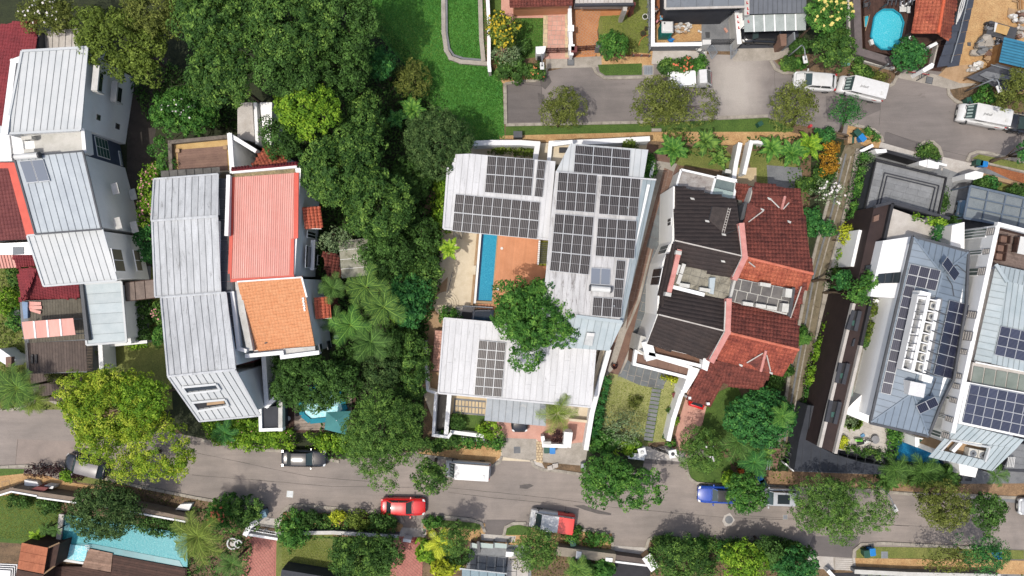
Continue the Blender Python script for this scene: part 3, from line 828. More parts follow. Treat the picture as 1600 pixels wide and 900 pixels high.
def xK(name,label,cat,px,py,head,kind,body_m,roof_m=None,rear_m=None,split=None,group=None,scale=1.0,text=False,sunroof=False,side_win=2):
 L,Wd,Ht,hz,xf0,xf1,xr1,xr0,tz,bz,rw=KIND[kind]
 boxy=kind in('van','minibus')
 at=W(px,py,Ht*.55);at.z=.02
 t=qH(name,label,cat,at,group);t.rotation_euler=(0,0,math.radians(head));t.scale=(scale,)*3
 og=Vector(at)
 def bld(mb,nm,mats,parent=None,sm=False,bev=0):
  mb.v=[(v[0]+og.x,v[1]+og.y,v[2]+og.z)for v in mb.v]
  return mb.b_(nm,mats,parent or t,smooth=sm,bevel=bev)
 mb=MB();st=[]
 xs=[-.5,-.492,-.47,-.43,-.36,-.25,-.1,.05,.18,.28,.36,.42,.46,.485,.5]
 for x in xs:
  e=abs(x)*2;w=Wd/2*(1-.16*max(0,(e-.62)/.38)**2.2-(.12 if x>0 else.06)*max(0,(e-.93)/.07)**2)
  if boxy:w=Wd/2*(1-.08*max(0,(e-.8)/.2)**3)
  if x>=xf0:z=bz+(hz-bz)*.5-(hz-.66)*max(0,(x-xf0)/(.5-xf0))**2.0*(1.0 if not boxy else.8)
  elif x<=xr0:z=tz-(tz-.78)*((xr0-x)/(.5+xr0))**2*.5 if.5+xr0>.001 else tz
  else:z=bz
  st.append(ring_pts(x*L,w,.24+.12*max(0,(e-.9)/.1),z,.05))
 m=len(st[0]);b=0
 for r in st:mb.v+=r
 for i in range(len(st)-1):
  for j in range(m-1):
   mb.f.append((i*m+j,i*m+j+1,(i+1)*m+j+1,(i+1)*m+j));mb.m.append(1 if split is not None and xs[i]<split else 0)
 for e in(0,len(st)-1):
  f=tuple(e*m+j for j in range(m));mb.f.append(f if e else tuple(reversed(f)));mb.m.append(1 if split is not None and e==0 else 0)
 mb.f.append(tuple([i*m for i in range(len(st))]+[i*m+m-1 for i in range(len(st)-1,-1,-1)]));mb.m.append(0)
 bld(mb,"body",[body_m,rear_m or body_m],sm=True)
 wb,wt=Wd/2*.93,Wd/2*(rw+.13 if boxy else rw+.1)
 base=[(xr0*L,-wb*.9,bz-.05),(xf0*L,-wb*.84,bz-.05),(xf0*L,wb*.84,bz-.05),(xr0*L,wb*.9,bz-.05)]
 top=[(xr1*L,-wt*.94,Ht-.1),(xf1*L,-wt*.97,Ht-.1),(xf1*L,wt*.97,Ht-.1),(xr1*L,wt*.94,Ht-.1)]
 mid=[(base[i][0]*.45+top[i][0]*.55,base[i][1]*.36+top[i][1]*.64+(0.03 if base[i][1]>0 else-.03),(base[i][2]*.45+top[i][2]*.55))for i in range(4)]
 mb=MB();mb.v=base+mid+top
 for r in(0,4):
  for i in range(4):mb.f.append((r+i,r+(i+1)%4,r+4+(i+1)%4,r+4+i));mb.m.append(1 if(split is not None and i==3)else 0)
 mb.f.append((8,9,10,11));mb.m.append(0)
 cab=bld(mb,"cabin",[body_m if not boxy else body_m,rear_m or body_m])
 def roof_piece(x0,x1,mat,nm,zo=0.0):
  mb=MB();nx,ny=6,6
  for i in range(nx+1):
   for j in range(ny+1):
    u,v=i/nx,j/ny*2-1;x=(x0+(x1-x0)*u)*L
    uu=(x/L-xr1)/(xf1-xr1);w=wt*(.95+.03*uu)*(1.02 if boxy else 1.0)
    ed=min(uu,1-uu);zz=Ht-.045*v*v*(1.4 if not boxy else.9)-(.015*max(0,1-ed/.12)**2)
    mb.v.append((x,v*w,zz+zo))
  for i in range(nx):
   for j in range(ny):
    a=i*(ny+1)+j;mb.f.append((a,a+ny+1,a+ny+2,a+1));mb.m.append(0)
  return bld(mb,nm,mat,sm=True)
 if split is None:roof_piece(xr1-.005,xf1+.01,roof_m or body_m,"roof")
 else:roof_piece(split,xf1+.01,roof_m or body_m,"roof");roof_piece(xr1-.005,split,rear_m,"rear_roof")
 def pane(a,b_,c,d,nm,s=.06,lift=.012,mat=None):
  P_=[Vector(p)for p in(a,b_,c,d)];ce=sum(P_,Vector())/4;n=(P_[1]-P_[0]).cross(P_[3]-P_[0]).normalized()
  if n.dot(ce-Vector((0,0,Ht*.3)))<0:n=-n
  Q_=[p+(ce-p)*s+n*lift for p in P_];mb=MB().p_(Q_,dz=.02,n=n)
  return bld(mb,nm,mat or screen)
 pane(base[1],base[2],top[2],top[1],"windscreen",.07)
 pane(base[0],base[3],top[3],top[0],"rear_window",.12,mat=xH)
 for s in(0,1):
  i0,i1=(0,1)if s==0 else(3,2)
  lerp=lambda p,q,k:tuple(p[i]+(q[i]-p[i])*k for i in range(3))
  rngs=[(.52,.97),(.08,.48)]if not boxy else([(.66,.96)]if kind=='van' else[(.66,.96),(.36,.62),(.06,.32)])
  for(k0,k1)in rngs:
   bl,br=lerp(base[i0],base[i1],k0),lerp(base[i0],base[i1],k1);tl,tr=lerp(mid[i0],mid[i1],k0),lerp(mid[i0],mid[i1],k1)
   t2l,t2r=lerp(top[i0],top[i1],k0),lerp(top[i0],top[i1],k1)
   pane(tuple(x*.4+y*.6 for x,y in zip(bl,tl)),tuple(x*.4+y*.6 for x,y in zip(br,tr)),tuple(x*.2+y*.8 for x,y in zip(tr,t2r))if True else tr,tuple(x*.2+y*.8 for x,y in zip(tl,t2l)),"side_window",.03,mat=xH)
 if sunroof:
  mb=MB().box(((xf1+xr1)/2*L+.15,0,Ht+.006),((xf1-xr1)*L*.55,wt*1.35,.012));bld(mb,"sunroof",xH)
 if not boxy:
  mb=MB()
  for s in(-1,1):mb.bar((xf0*L+.05,s*Wd*.40,bz+.012),(.455*L,s*Wd*.33,.80+(hz-.86)*.7),.014,.01)
  mb.bar((.456*L,-Wd*.33,.80+(hz-.86)*.7),(.456*L,Wd*.33,.80+(hz-.86)*.7),.014,.01);bld(mb,"shut_line",jL)
 mb=MB().box((L*.5-.02,0,.5),(.08,Wd*.62,.22));bld(mb,"grille",jL)
 mb=MB().bar((xf0*L+.03,-wb*.8,bz+.0),(xf0*L+.03,wb*.8,bz+.0),.1,.03);bld(mb,"cowl",jL)
 for s in(-1,1):
  mb=MB().p_([(L*.47,s*Wd*.44,.74),(L*.496,s*Wd*.30,.72),(L*.44,s*Wd*.33,.80 if not boxy else.92),(L*.43,s*Wd*.455,.78 if not boxy else.9)],dz=.14)
  bld(mb,"headlight",lens_w)
  mb=MB().box((-L*.478,s*Wd*.40,.86 if not boxy else.95),(.16,.2,.18 if not boxy else.5));bld(mb,"tail_light",vM)
  mb=MB().box((xf0*L-.22,s*(Wd/2+.09),bz+.06),(.14,.22,.14));mb.bar((xf0*L-.2,s*Wd*.45,bz),(xf0*L-.22,s*Wd*.5,bz+.05),.05,.05)
  bld(mb,"side_mirror",body_m if not boxy else jL,bev=.03)
  for f in(-1,1):
   wx=f*L*.305;mb=MB();a=[2*PI*i/20 for i in range(20)];wz=.31
   w=link("wheel",None,t,(0,0,0))if False else None
   y0,y1=s*(Wd/2-.2),s*(Wd/2+.012)
   mb.v=[(wx+wz*math.cos(q),y0,wz+wz*math.sin(q))for q in a]+[(wx+wz*math.cos(q),y1,wz+wz*math.sin(q))for q in a]
   mb.f=[tuple(range(20)),tuple(range(39,19,-1))]+[(i,20+i,20+(i+1)%20,(i+1)%20)for i in range(20)];mb.m=[0]*22
   wh=bld(mb,"wheel",vZ);mb=MB()
   mb.v=[(wx+.2*math.cos(q),y1+s*.004,wz+.2*math.sin(q))for q in a];mb.f=[tuple(range(20))];mb.m=[0]
   bld(mb,"rim",rim_m,wh)
 for e in(-1,1):
  mb=MB().box((e*(L*.5+.03),0,.48),(.02,.5,.12));bld(mb,"number_plate",plate_m)
 mb=MB().bar((xf0*L+.05,-.45,bz+.04),(xf0*L*.9+xf1*L*.1,.1,bz+.1),.02,.02);mb.bar((xf0*L+.05,.1,bz+.04),(xf0*L*.9+xf1*L*.1,.6,bz+.1),.02,.02)
 bld(mb,"wiper",jL)
 if kind=='van':
  mb=MB().box((xr1*L+.5,.35,Ht+.03),(.22,.34,.06));bld(mb,"roof_vent",qV)
  for k in range(4):
   mb=MB();xx=(xf0*.62+xf1*.38)*L;mb.box((xx,(k-1.5)*.33,bz+(Ht-bz)*.38+.04),(.52,.17,.012));o=bld(mb,"sun_shade",kD)
   o.rotation_euler=(0,0,0)
   mb2=None
   sl=math.atan2((Ht-bz),(xf0-xf1)*L);c0=Vector((xx,(k-1.5)*.33,bz+(Ht-bz)*.38+.04))
   Rm=Matrix.Translation(c0)@Matrix.Rotation(sl,4,'Y')@Matrix.Translation(-c0);o.data.transform(Rm)
 if text:
  for(tx,size,loc,rot)in(("Jnibull",.34,(.2,.12,Ht+.012),(0,0,PI)),("Jnibull",.26,(.35,Wd/2+.012,1.2),(PI/2,0,PI))):
   cu=bpy.data.curves.new("lettering",'FONT');cu.body=tx;cu.size=size;cu.extrude=.002;cu.align_x='CENTER';cu.align_y='CENTER';cu.shear=.3
   tmp=bpy.data.objects.new("lettering",cu);C.objects.link(tmp)
   me=bpy.data.meshes.new_from_object(tmp.evaluated_get(bpy.context.evaluated_depsgraph_get()));bpy.data.objects.remove(tmp)
   me.materials.clear();me.materials.append(jL)
   o=link("lettering",me,t,loc);o.rotation_euler=rot
  mb=MB().box((-1.5,Wd/2+.008,1.05),(.5,.012,.14));bld(mb,"side_logo",vM)
 return t
def jT(px,py,z,label,group=None,rz=0.0,fan_up=False,w=.85,d=.34,h=.62):
 c=W(px,py,z+h*.8);c.z=z
 t=qH("air_conditioner",label,"air conditioner",c,group);t.rotation_euler=(0,0,rz)
 def b(mb,n,m):mb.v=[(v[0]+c.x,v[1]+c.y,v[2]+c.z)for v in mb.v];return mb.b_(n,m,t)
 if fan_up:
  mb=MB().box((0,0,0),(w,w,h),z0=0);b(mb,"casing",vN)
  mb=MB().disc((0,0),w*.38,h,h+.03,20);b(mb,"fan_grille",qS)
  mb=MB()
  for k in range(5):mb.box((0,0,h+.038),(w*.7,.04,.012),rz=k*PI/5)
  b(mb,"fan_blade",qK)
 else:
  mb=MB().box((0,0,0),(w,d,h),z0=.06);b(mb,"casing",vN)
  mb=MB()
  a=[2*PI*i/16 for i in range(16)]
  mb.v=[(-.1+.22*math.cos(q),-d/2-.012,.36+.22*math.sin(q))for q in a];mb.f=[tuple(range(16))];mb.m=[0];b(mb,"fan_grille",qK)
  mb=MB().box((-w*.35,0,.03),(.06,d,.06));mb.box((w*.35,0,.03),(.06,d,.06));b(mb,"mounting_feet",qK)
 return t
def jX(px,py,label,mat,rz=0.0,group=None,h=1.0):
 c=W(px,py,h);c.z=0
 t=qH("wheelie_bin",label,"bin",c,group);t.rotation_euler=(0,0,rz)
 def b(mb,n,m,bv=0):mb.v=[(v[0]+c.x,v[1]+c.y,v[2])for v in mb.v];return mb.b_(n,m,t,bevel=bv)
 mb=MB().add([(-.22,-.26,.06),(.22,-.26,.06),(.22,.26,.06),(-.22,.26,.06),(-.28,-.34,.94),(.28,-.34,.94),(.28,.34,.94),(-.28,.34,.94)],[(3,2,1,0),(4,5,6,7),(0,1,5,4),(1,2,6,5),(2,3,7,6),(3,0,4,7)]);b(mb,"bin_body",mat)
 mb=MB().box((0,.01,.97),(.6,.74,.06));mb.box((0,-.38,.96),(.5,.06,.05));b(mb,"lid",mat,.02)
 for s in(-1,1):
  mb=MB().tube([(s*.2,.3,.1),(s*.26,.3,.1)],.1,12);b(mb,"wheel",vZ)
 return t
def jE(px,py,z,hx,hy,label,r=.07,group="street lamps"):
 b=W(px,py,0);hd=W(hx,hy,z);t=qH("street_lamp",label,"street lamp",b,group)
 top=Vector((b.x,b.y,z-.1));mb=MB()
 mb.tube([b,b+Vector((0,0,z*.5)),top],[r*1.3,r,r*.8],10);mb.b_("pole",qS,t,smooth=True)
 mb=MB();m1=top.lerp(hd,.45)+Vector((0,0,.35));mb.tube([top,top.lerp(m1,.5)+Vector((0,0,.12)),m1,hd+Vector((0,0,.05))],[r*.7]*4,8);mb.b_("arm",qS,t,smooth=True)
 d=hd-top;a=math.atan2(d.y,d.x)
 mb=MB().box((hd.x,hd.y,hd.z),(.75,.42,.16),rz=a);hm=mb.b_("lamp_head",qV,t,bevel=.05)
 bq("lens",glass_lamp,t,(hd.x,hd.y,hd.z-.1),(.5,.3,.04),rz=a)
 bq("sensor",qK,t,(hd.x,hd.y,hd.z+.1),(.16,.16,.05),rz=a)
 return t
def kP(parent_name,label,pl,TL,TR,BR,BL,tank_a,tank_b,mat=None):
 o=pl.p(*TL);t=qH("solar_water_heater",label,"water heater",o)
 a,b,c,d=(pl.p(*q,.16)for q in(TL,TR,BR,BL));cm=mat or xW("collector_glass",qQ(128,136,148),.2)
 for i in range(2):
  s0,s1=i*.5+.01,i*.5+.49
  mb=MB();q=[a.lerp(b,s0),a.lerp(b,s1),d.lerp(c,s1),d.lerp(c,s0)];mb.p_(q,dz=.1,n=pl.n);cp=mb.b_("collector",alu,t)
  ce=kE(q);pr("collector_glass",cm,cp,[p+(ce-p)*.07+pl.n*.012 for p in q],dz=.012,n=pl.n)
 p,q=pl.p(*tank_a,.42),pl.p(*tank_b,.42);mb=MB();u=(q-p).normalized()
 mb.tube([p,p+u*.06,q-u*.06,q],[.22,.28,.28,.22],16);mb.b_("tank",qV,t,smooth=False)
 mb=MB().tube([p-u*.07,p+u*.1],.285,16);mb.tube([q-u*.1,q+u*.07],.285,16);mb.b_("end_cap",qK,t)
 mb=MB()
 for e in(p,q):mb.bar(e.lerp((p+q)/2,.3),e.lerp((p+q)/2,.3)-Vector((0,0,.4)),.08,.06)
 mb.b_("cradle",qS,t)
 return t
def person(label,px,py,head_deg,shirt,trousers,bend=0.0):
 c=W(px,py,0);t=qH("person",label,"person",c);t.rotation_euler=(0,0,math.radians(head_deg))
 skin=M("skin",qQ(150,104,78),qQ(140,96,70),bump=0,fine=.02)
 def sk(name,pts,edges,rad,mat,sub=2):
  me=bpy.data.meshes.new(name);me.from_pydata(pts,edges,[]);me.materials.append(mat);o=link(name,me,t)
  m=o.modifiers.new("skin",'SKIN');m.use_smooth_shade=True
  if not me.skin_vertices:
   me.attributes
  for i,v in enumerate(me.skin_vertices[0].data):v.radius=(rad[i][0],rad[i][1])if isinstance(rad[i],tuple)else(rad[i],rad[i])
  me.skin_vertices[0].data[0].use_root=True
  s=o.modifiers.new("sub",'SUBSURF');s.levels=sub;s.render_levels=sub
  return o
 B=lambda x,y,z:(x+max(0,z-.92)*math.sin(bend),y,.92+(z-.92)*math.cos(bend)if z>.92 else z)
 pts=[B(0,0,.95),B(0,0,1.15),B(0,0,1.40),B(0,0,1.50),B(.01,0,1.60),B(.01,0,1.70),(0,.10,.88),(.06,.12,.48),(-.02,.13,.08),(.12,.14,.04),(0,-.10,.88),(-.05,-.12,.48),(-.12,-.13,.08),(.02,-.14,.04),B(0,.19,1.40),B(.10,.26,1.14),B(.30,.22,1.02),B(.36,.21,.99),B(0,-.19,1.40),B(.12,-.27,1.13),B(.32,-.20,1.04),B(.38,-.18,1.01)]
 ed=[(0,1),(1,2),(2,3),(3,4),(4,5),(0,6),(6,7),(7,8),(8,9),(0,10),(10,11),(11,12),(12,13),(2,14),(14,15),(15,16),(16,17),(2,18),(18,19),(19,20),(20,21)]
 rad=[(.13,.10),(.13,.10),(.14,.10),.055,.09,.085,.085,.06,.04,.035,.085,.06,.04,.035,.055,.042,.03,.025,.055,.042,.03,.025]
 try:
  me=bpy.data.meshes.new("body");me.from_pydata(pts,ed,[]);me.materials.append(skin);o=link("body",me,t)
  bpy.context.view_layer.objects.active=o
  m=o.modifiers.new("skin",'SKIN')
  bpy.context.view_layer.update()
  if not len(me.skin_vertices):
   bpy.ops.mesh.customdata_skin_add()
  def setr(me,rad,f=1.0):
   for i,v in enumerate(me.skin_vertices[0].data):v.radius=tuple(q*f for q in rad[i])if isinstance(rad[i],tuple)else(rad[i]*f,rad[i]*f)
   me.skin_vertices[0].data[0].use_root=True
  setr(me,rad);s=o.modifiers.new("sub",'SUBSURF');s.levels=s.render_levels=2
  for nm,idx,mat,f in(("shirt",[0,1,2,14,15,18,19],shirt,1.14),("trousers",[0,6,7,8,10,11,12],trousers,1.16)):
   mp={k:i for i,k in enumerate(idx)}
   me2=bpy.data.meshes.new(nm);me2.from_pydata([pts[k]for k in idx],[(mp[a],mp[b])for a,b in ed if a in mp and b in mp],[]);me2.materials.append(mat)
   o2=link(nm,me2,t);bpy.context.view_layer.objects.active=o2;o2.modifiers.new("skin",'SKIN');bpy.context.view_layer.update()
   if not len(me2.skin_vertices):bpy.ops.mesh.customdata_skin_add()
   setr(me2,[rad[k]for k in idx],f);s=o2.modifiers.new("sub",'SUBSURF');s.levels=s.render_levels=2
 except Exception as e:
  print("person fallback",e)
 h=pts[5];mb=MB();n=12
 for i in range(5):
  a=i/4*PI*.55;r=.112*math.sin(a)+.004;z=.10*math.cos(a)
  mb.v+=[(h[0]-.012+r*math.cos(2*PI*j/n),h[1]+r*math.sin(2*PI*j/n),h[2]+.0+z)for j in range(n)]
 for i in range(4):
  for j in range(n):mb.f.append((i*n+j,(i+1)*n+j,(i+1)*n+(j+1)%n,i*n+(j+1)%n));mb.m.append(0)
 mb.f.append(tuple(range(n)));mb.m.append(0)
 link("hair",xF("hair",mb.v,mb.f,xY,smooth=True),t)
 for s in(17,21):
  mb=MB();p=Vector(pts[s])
  for k in range(5):mb.tube([p+Vector((0,(k-2)*.018,0)),p+Vector((.05+.012*(2-abs(k-2)),(k-2)*.02,-.02)),p+Vector((.07+.012*(2-abs(k-2)),(k-2)*.02,-.05))],[.01,.009,.007],6)
  mb.b_("hand",skin,None).parent=t
 return t
def vB(label,pts,water,rim=None,z=0.05,level_mat=None,name="swimming_pool",rimw=.25,steps=None,zw=-.0):
 t=qH(name,label,"swimming pool",W(pts[0][0],pts[0][1],0))
 P3=qU(pts,z);pr("water",water,t,P3,dz=.03)
 if rim:
  mb=MB();k=len(P3);zz=z+.09
  for i in range(k):
   a,b=P3[i],P3[(i+1)%k];a=Vector((a.x,a.y,zz));b=Vector((b.x,b.y,zz));mb.bar(a,b,rimw,.16-.004*(i%2))
  mb.b_("rim",rim,t)
 return t
def xE(label,pts,z,cnt,size,mat,name="rubble_heap",flatn=.6,group=None,cat="debris"):
 poly=[(p.x,p.y)for p in qU(pts,z)];xs=[p[0]for p in poly];ys=[p[1]for p in poly];mb=MB();k=0
 cx,cy=sum(xs)/len(xs),sum(ys)/len(ys)
 while k<cnt:
  x,y=random.uniform(min(xs),max(xs)),random.uniform(min(ys),max(ys))
  if not vP(x,y,poly):continue
  k+=1;s=size*random.uniform(.5,1.3);zz=random.uniform(0,z)
  a=random.uniform(0,PI);pts_=[]
  for i in range(6):
   q=2*PI*i/6+random.uniform(-.3,.3);r=s*random.uniform(.35,.6);pts_.append(Vector((x+r*math.cos(q),y+r*math.sin(q)*.7,zz+s*flatn+random.uniform(-.12,.12)*s)))
  mb.mi=k%len(mat)if isinstance(mat,list)else 0
  mb.p_(pts_,dz=s*flatn*.8)
 return tag(mb.solo(name,mat,label,cat,group),kind='stuff')
def pot_plant(px,py,label,sty='bright',r=.35,group=None,potm=None,z0=0.0,leafy='palm'):
 c=W(px,py,z0+.6);c.z=z0;t=qH("potted_plant",label,"potted plant",c,group)
 dc("pot",potm or terracotta,t,(c.x,c.y),r*.45,z0,z0+.4,14,r*.62)
 s=STY[sty];v,q,T=kR([(c.x,c.y,z0+.4+r*.5,r,r,r*.8)],.14,.2,60)
 link("foliage",xN("foliage",v-np.array(c),q,vQ(sty),tint=T),t);return t
def rot_box_px(mb,cx,cy,wpx,hpx,rz,z0,z1):
 p=W(cx,cy,z1);k=(H-z1)/F;mb.box((p.x,p.y,0),(wpx*k,hpx*k,z1-z0),rz=rz,z0=z0);return mb
# ================================================================ THE GROUND
g=bpy.data.meshes.new("ground");g.from_pydata([(-400,-400,0),(400,-400,0),(400,400,0),(-400,400,0)],[],[(0,1,2,3)]);g.materials.append(kK)
tag(link("ground",g),kind='structure')
def xZ(pts,w=.3,h=.12,name="kerb"):
 P=qU(pts,h);mb=MB()
 for i in range(len(P)-1):
  a,b=P[i],P[i+1];L=(b-a).length;n=max(1,round(L/1.0));u=(b-a).normalized();s=Vector((-u.y,u.x,0))*w/2
  for j in range(n):
   p,q=a+u*(L*j/n+.012),a+u*(L*(j+1)/n-.012)
   if j==0 and i:p=p-u*.08
   o=random.uniform(-.004,.004)
   mb.p_([p-s,q-s,q+s,p+s],z0=-.02,z1=h+o-.001*i)
 og=P[0];me=xF(name,mb.v,mb.f,kerb_m,org_=Vector((og.x,og.y,0)))
 return tag(link(name,me,None,(og.x,og.y,0)),kind='structure')
G=kS
G("woodland_floor",[(-100,-80),(560,-80),(640,60),(700,170),(730,230),(700,300),(690,420),(668,520),(660,700),(560,720),(300,690),(190,600),(180,100),(-100,60)],kF,1)
G("park_lawn",[(470,-120),(762,-120),(761,96),(785,130),(789,222),(735,232),(690,190),(640,110),(560,20)],vG,2)
G("upper_road",[(789,125),(1000,82),(1230,88),(1340,90),(1430,96),(1520,130),(1680,175),(1680,330),(1570,262),(1500,252),(1430,244),(1330,212),(1215,188),(1000,190),(789,194)],vU,1)
G("asphalt_repair",[(790,130),(846,128),(850,190),(790,192)],xR,2)
G("asphalt_repair",[(1378,236),(1383,206),(1450,226),(1436,252)],xR,2)
G("asphalt_repair",[(1290,150),(1375,150),(1376,172),(1330,192),(1292,190)],xR,2)
G("lower_road",[(-120,618),(0,636),(110,640),(310,684),(430,700),(530,718),(700,700),(900,720),(1075,690),(1200,756),(1420,764),(1720,782),(1720,900),(1500,856),(1330,880),(1240,880),(1020,862),(740,838),(640,834),(430,812),(290,784),(150,752),(0,742),(-120,736)],asphalt,1)
G("asphalt_repair",[(760,812),(806,812),(796,838),(757,834)],xR,2)
G("asphalt_repair",[(26,686),(120,690),(150,700),(112,724),(24,726)],M("worn_asphalt",qQ(164,150,140),qQ(146,134,126),sc=.5),2)
G("asphalt_repair",[(1270,838),(1345,838),(1335,872),(1258,868)],xR,2)
G("asphalt_repair",[(1576,858),(1640,860),(1640,890),(1576,886)],xR,2)
G("asphalt_repair",[(1010,700),(1068,705),(1072,726),(1000,724)],xR,2)
tar=M("tar_seam",qQ(96,90,86),qQ(80,76,74),bump=0,fine=.2)
def tar_line(pts,w=.035):
 mb=MB();P=qU(pts,.016)
 for i in range(len(P)-1):
  a,b=P[i],P[i+1];n=max(2,int((b-a).length/1.2));prev=a
  for j in range(1,n+1):
   q=a.lerp(b,j/n)+Vector((random.uniform(-.03,.03),random.uniform(-.03,.03),0));s=Vector((0,w/2*random.uniform(.6,1.3),0))
   if abs((b-a).x)<abs((b-a).y):s=Vector((s.y,0,0))
   mb.add([prev-s,q-s,q+s,prev+s],[(0,1,2,3)]);prev=q
 og=P[0];return tag(link("tar_seam",xF("tar_seam",mb.v,mb.f,tar,org_=og),None,og),kind='structure')
for q in([(300,742),(520,760),(700,762),(860,778),(960,793),(1130,808),(1300,815),(1500,826)],[(110,700),(300,706),(480,744),(620,756)],[(884,790),(882,830)],[(1092,806),(1092,834)],[(28,686),(24,726)],[(1000,738),(1010,700)],[(700,769),(770,778),(852,786)],[(806,130),(846,134),(846,190)],[(1210,112),(1214,186)],[(1376,160),(1374,196)],[(1385,206),(1440,226),(1520,246)],[(1325,812),(1327,852)],[(1170,806),(1420,822)]):
 tar_line(q)
oil=M("oil_stain",qQ(112,106,102),qQ(98,93,90),bump=0,fine=.2)
def vJ(pts):G("oil_stain",pts,oil,3)
vJ([(896,790),(912,789),(930,796),(955,802),(955,805),(935,803),(914,797)]);vJ([(843,120),(858,118),(862,128),(852,140),(845,134)]);vJ([(840,145),(850,148),(852,160),(842,162)])
vJ([(812,758),(828,756),(834,759),(824,764),(812,763)]);vJ([(1345,174),(1352,172),(1356,176),(1348,180)])
def kN(px,py,w,rz,label,round_=False,frame_=True):
 p=W(px,py,.02);t=qH("manhole_cover",label,"manhole cover",p);k=H/F*w/2
 if round_:
  mb=MB();q=[(-1.9,-.4),(-1.1,-1.9),(.5,-1.7),(1.7,-.1),(.3,1.9),(-1.3,1.2)];mb.p_([Vector((p.x+a*k*.55,p.y+b*k*.55,.024))for a,b in q],z0=.0);mb.b_("concrete_collar",qJ,t)
  dc("lid",qZ,t,(p.x,p.y),k*.62,0,.034,22)
 else:
  bq("frame",qP if frame_ else qK,t,(p.x,p.y,0),(2*k,2*k,.026),rz=rz,z0=0)
  mb=MB().box((p.x,p.y,0),(1.6*k,1.6*k,.036),rz=rz,z0=0);l=mb.b_("lid",qS if frame_ else qZ,t)
  mb=MB()
  for i in range(-2,3):
   mb.box((p.x+math.cos(rz)*i*.3*k,p.y+math.sin(rz)*i*.3*k,0),(.05*k,1.4*k,.042),rz=rz,z0=0)
  mb.b_("tread_bar",qK,l)
 return t
kN(453,772,12,-.09,"square grey inspection cover in the lower road, left of the red car")
kN(1139,812,20,0,"round manhole in a pale six-sided collar in the lower road",True)
kN(1227,808,8,0,"small square cover in the lower road beneath the silver car")
kN(808,703,13,0,"square drain cover in the concrete drive of the solar-roofed house",frame_=False)
kN(892,97,11,0,"square dark grating in the drive apron below the pink and orange driveways",frame_=False)
kN(1013,110,17,0,"large square cover with a pale frame in the upper grass verge")
kN(1452,125.5,11,-.2,"square cover in the apron below the tiled pavilion",frame_=False)
kN(1382,867,13,0,"square open drain cover in the verge beside the lower right bins")
K1=[(789,131),(812,127),(836,126),(848,119),(855,106)]
xZ(K1);xZ([(789,130),(790,194)],.35,.2)
xZ([(790,195),(1000,191),(1030,189)]);xZ([(1090,185),(1200,181)])
xZ([(927,104),(932,114),(946,122),(985,121),(1040,119)]);xZ([(1097,96),(1106,108),(1103,116)])
xZ([(1204,94),(1212,108),(1225,114),(1262,112),(1300,120),(1325,127)]);xZ([(1385,137),(1396,131),(1402,119),(1404,114)])
xZ([(1482,138),(1483,148),(1494,158),(1508,163)]);xZ([(1570,175),(1640,190)])
xZ([(1330,194),(1352,199),(1366,203),(1377,212),(1380,222)]);xZ([(1431,242),(1433,231),(1444,222),(1457,221),(1468,230),(1473,245)])
xZ([(1511,252),(1516,241),(1527,237),(1545,239),(1578,247),(1640,262)]);xZ([(1519,249),(1560,259),(1640,277)],.2)
xZ([(-60,640),(20,640),(70,622),(98,634),(104,645)]);xZ([(315,688),(400,703),(470,706),(530,722)])
xZ([(652,711),(700,717),(770,728),(781,722),(784,713)]);xZ([(830,719),(834,728),(848,734),(872,736),(912,742),(960,742)])
xZ([(1073,737),(1078,748),(1088,755),(1130,759)]);xZ([(1180,757),(1230,762),(1360,766),(1420,772),(1500,773),(1640,781)])
xZ([(-60,727),(0,730),(40,728),(95,736),(160,747)]);xZ([(160,747),(215,760),(300,777),(362,788)])
xZ([(438,812),(440,800),(452,791),(466,789),(540,796),(600,801)]);xZ([(600,801),(625,806),(630,818)]);xZ([(658,826),(661,812),(672,807),(690,807),(735,812),(752,818),(758,832)])
xZ([(787,838),(790,824),(802,818),(822,818)]);xZ([(905,828),(925,829),(948,834),(957,848),(958,858)])
xZ([(1009,857),(1014,843),(1025,838),(1100,840),(1200,843),(1236,847),(1250,860)]);xZ([(1334,872),(1335,860),(1346,851),(1380,849),(1480,854),(1560,858)])
G("grass_verge",[(790,196),(1015,192),(1200,184),(1215,190),(1240,200),(1235,212),(1020,213),(790,214)],xX,2)
G("sandy_footpath",[(780,212),(1025,206),(1235,206),(1270,214),(1258,228),(1125,226),(1012,220),(870,222),(782,222)],jC,3)
G("garden_soil",[(764,92),(800,96),(855,104),(846,122),(812,130),(785,130)],jC,2)
G("drive_apron",[(853,90),(940,88),(940,104),(930,105),(853,107)],qP,3)
G("dry_path",[(930,72),(1022,78),(1020,104),(935,104)],jC,2)
G("grass_verge",[(934,101),(965,100),(1003,99),(1003,117),(946,118),(937,112)],xX,3)
G("pavement",[(1020,78),(1105,80),(1102,94),(1040,100),(1018,100)],qJ,3)
G("planting_bed",[(1038,98),(1100,90),(1102,114),(1040,118)],kF,3)
G("garage_apron",[(1145,73),(1235,73),(1236,84),(1212,94),(1146,96)],qP,3)
G("roadside_bed",[(1207,92),(1240,80),(1330,86),(1410,96),(1402,118),(1388,134),(1326,126),(1264,111),(1226,112)],kK,2)
G("brick_edging_bed",[(1350,86),(1390,93),(1388,106),(1348,96)],kT,3)
G("drive_apron",[(1398,112),(1418,108),(1470,118),(1520,128),(1548,150),(1484,139),(1400,121)],qP,3)
G("drive_apron",[(1480,104),(1520,100),(1560,130),(1500,130),(1466,118)],tan,4)
G("roadside_bed",[(1484,140),(1540,130),(1680,160),(1680,195),(1570,174),(1508,162),(1490,152)],kK,3)
G("footpath",[(1325,196),(1370,206),(1378,224),(1372,236),(1322,216)],jC,3)
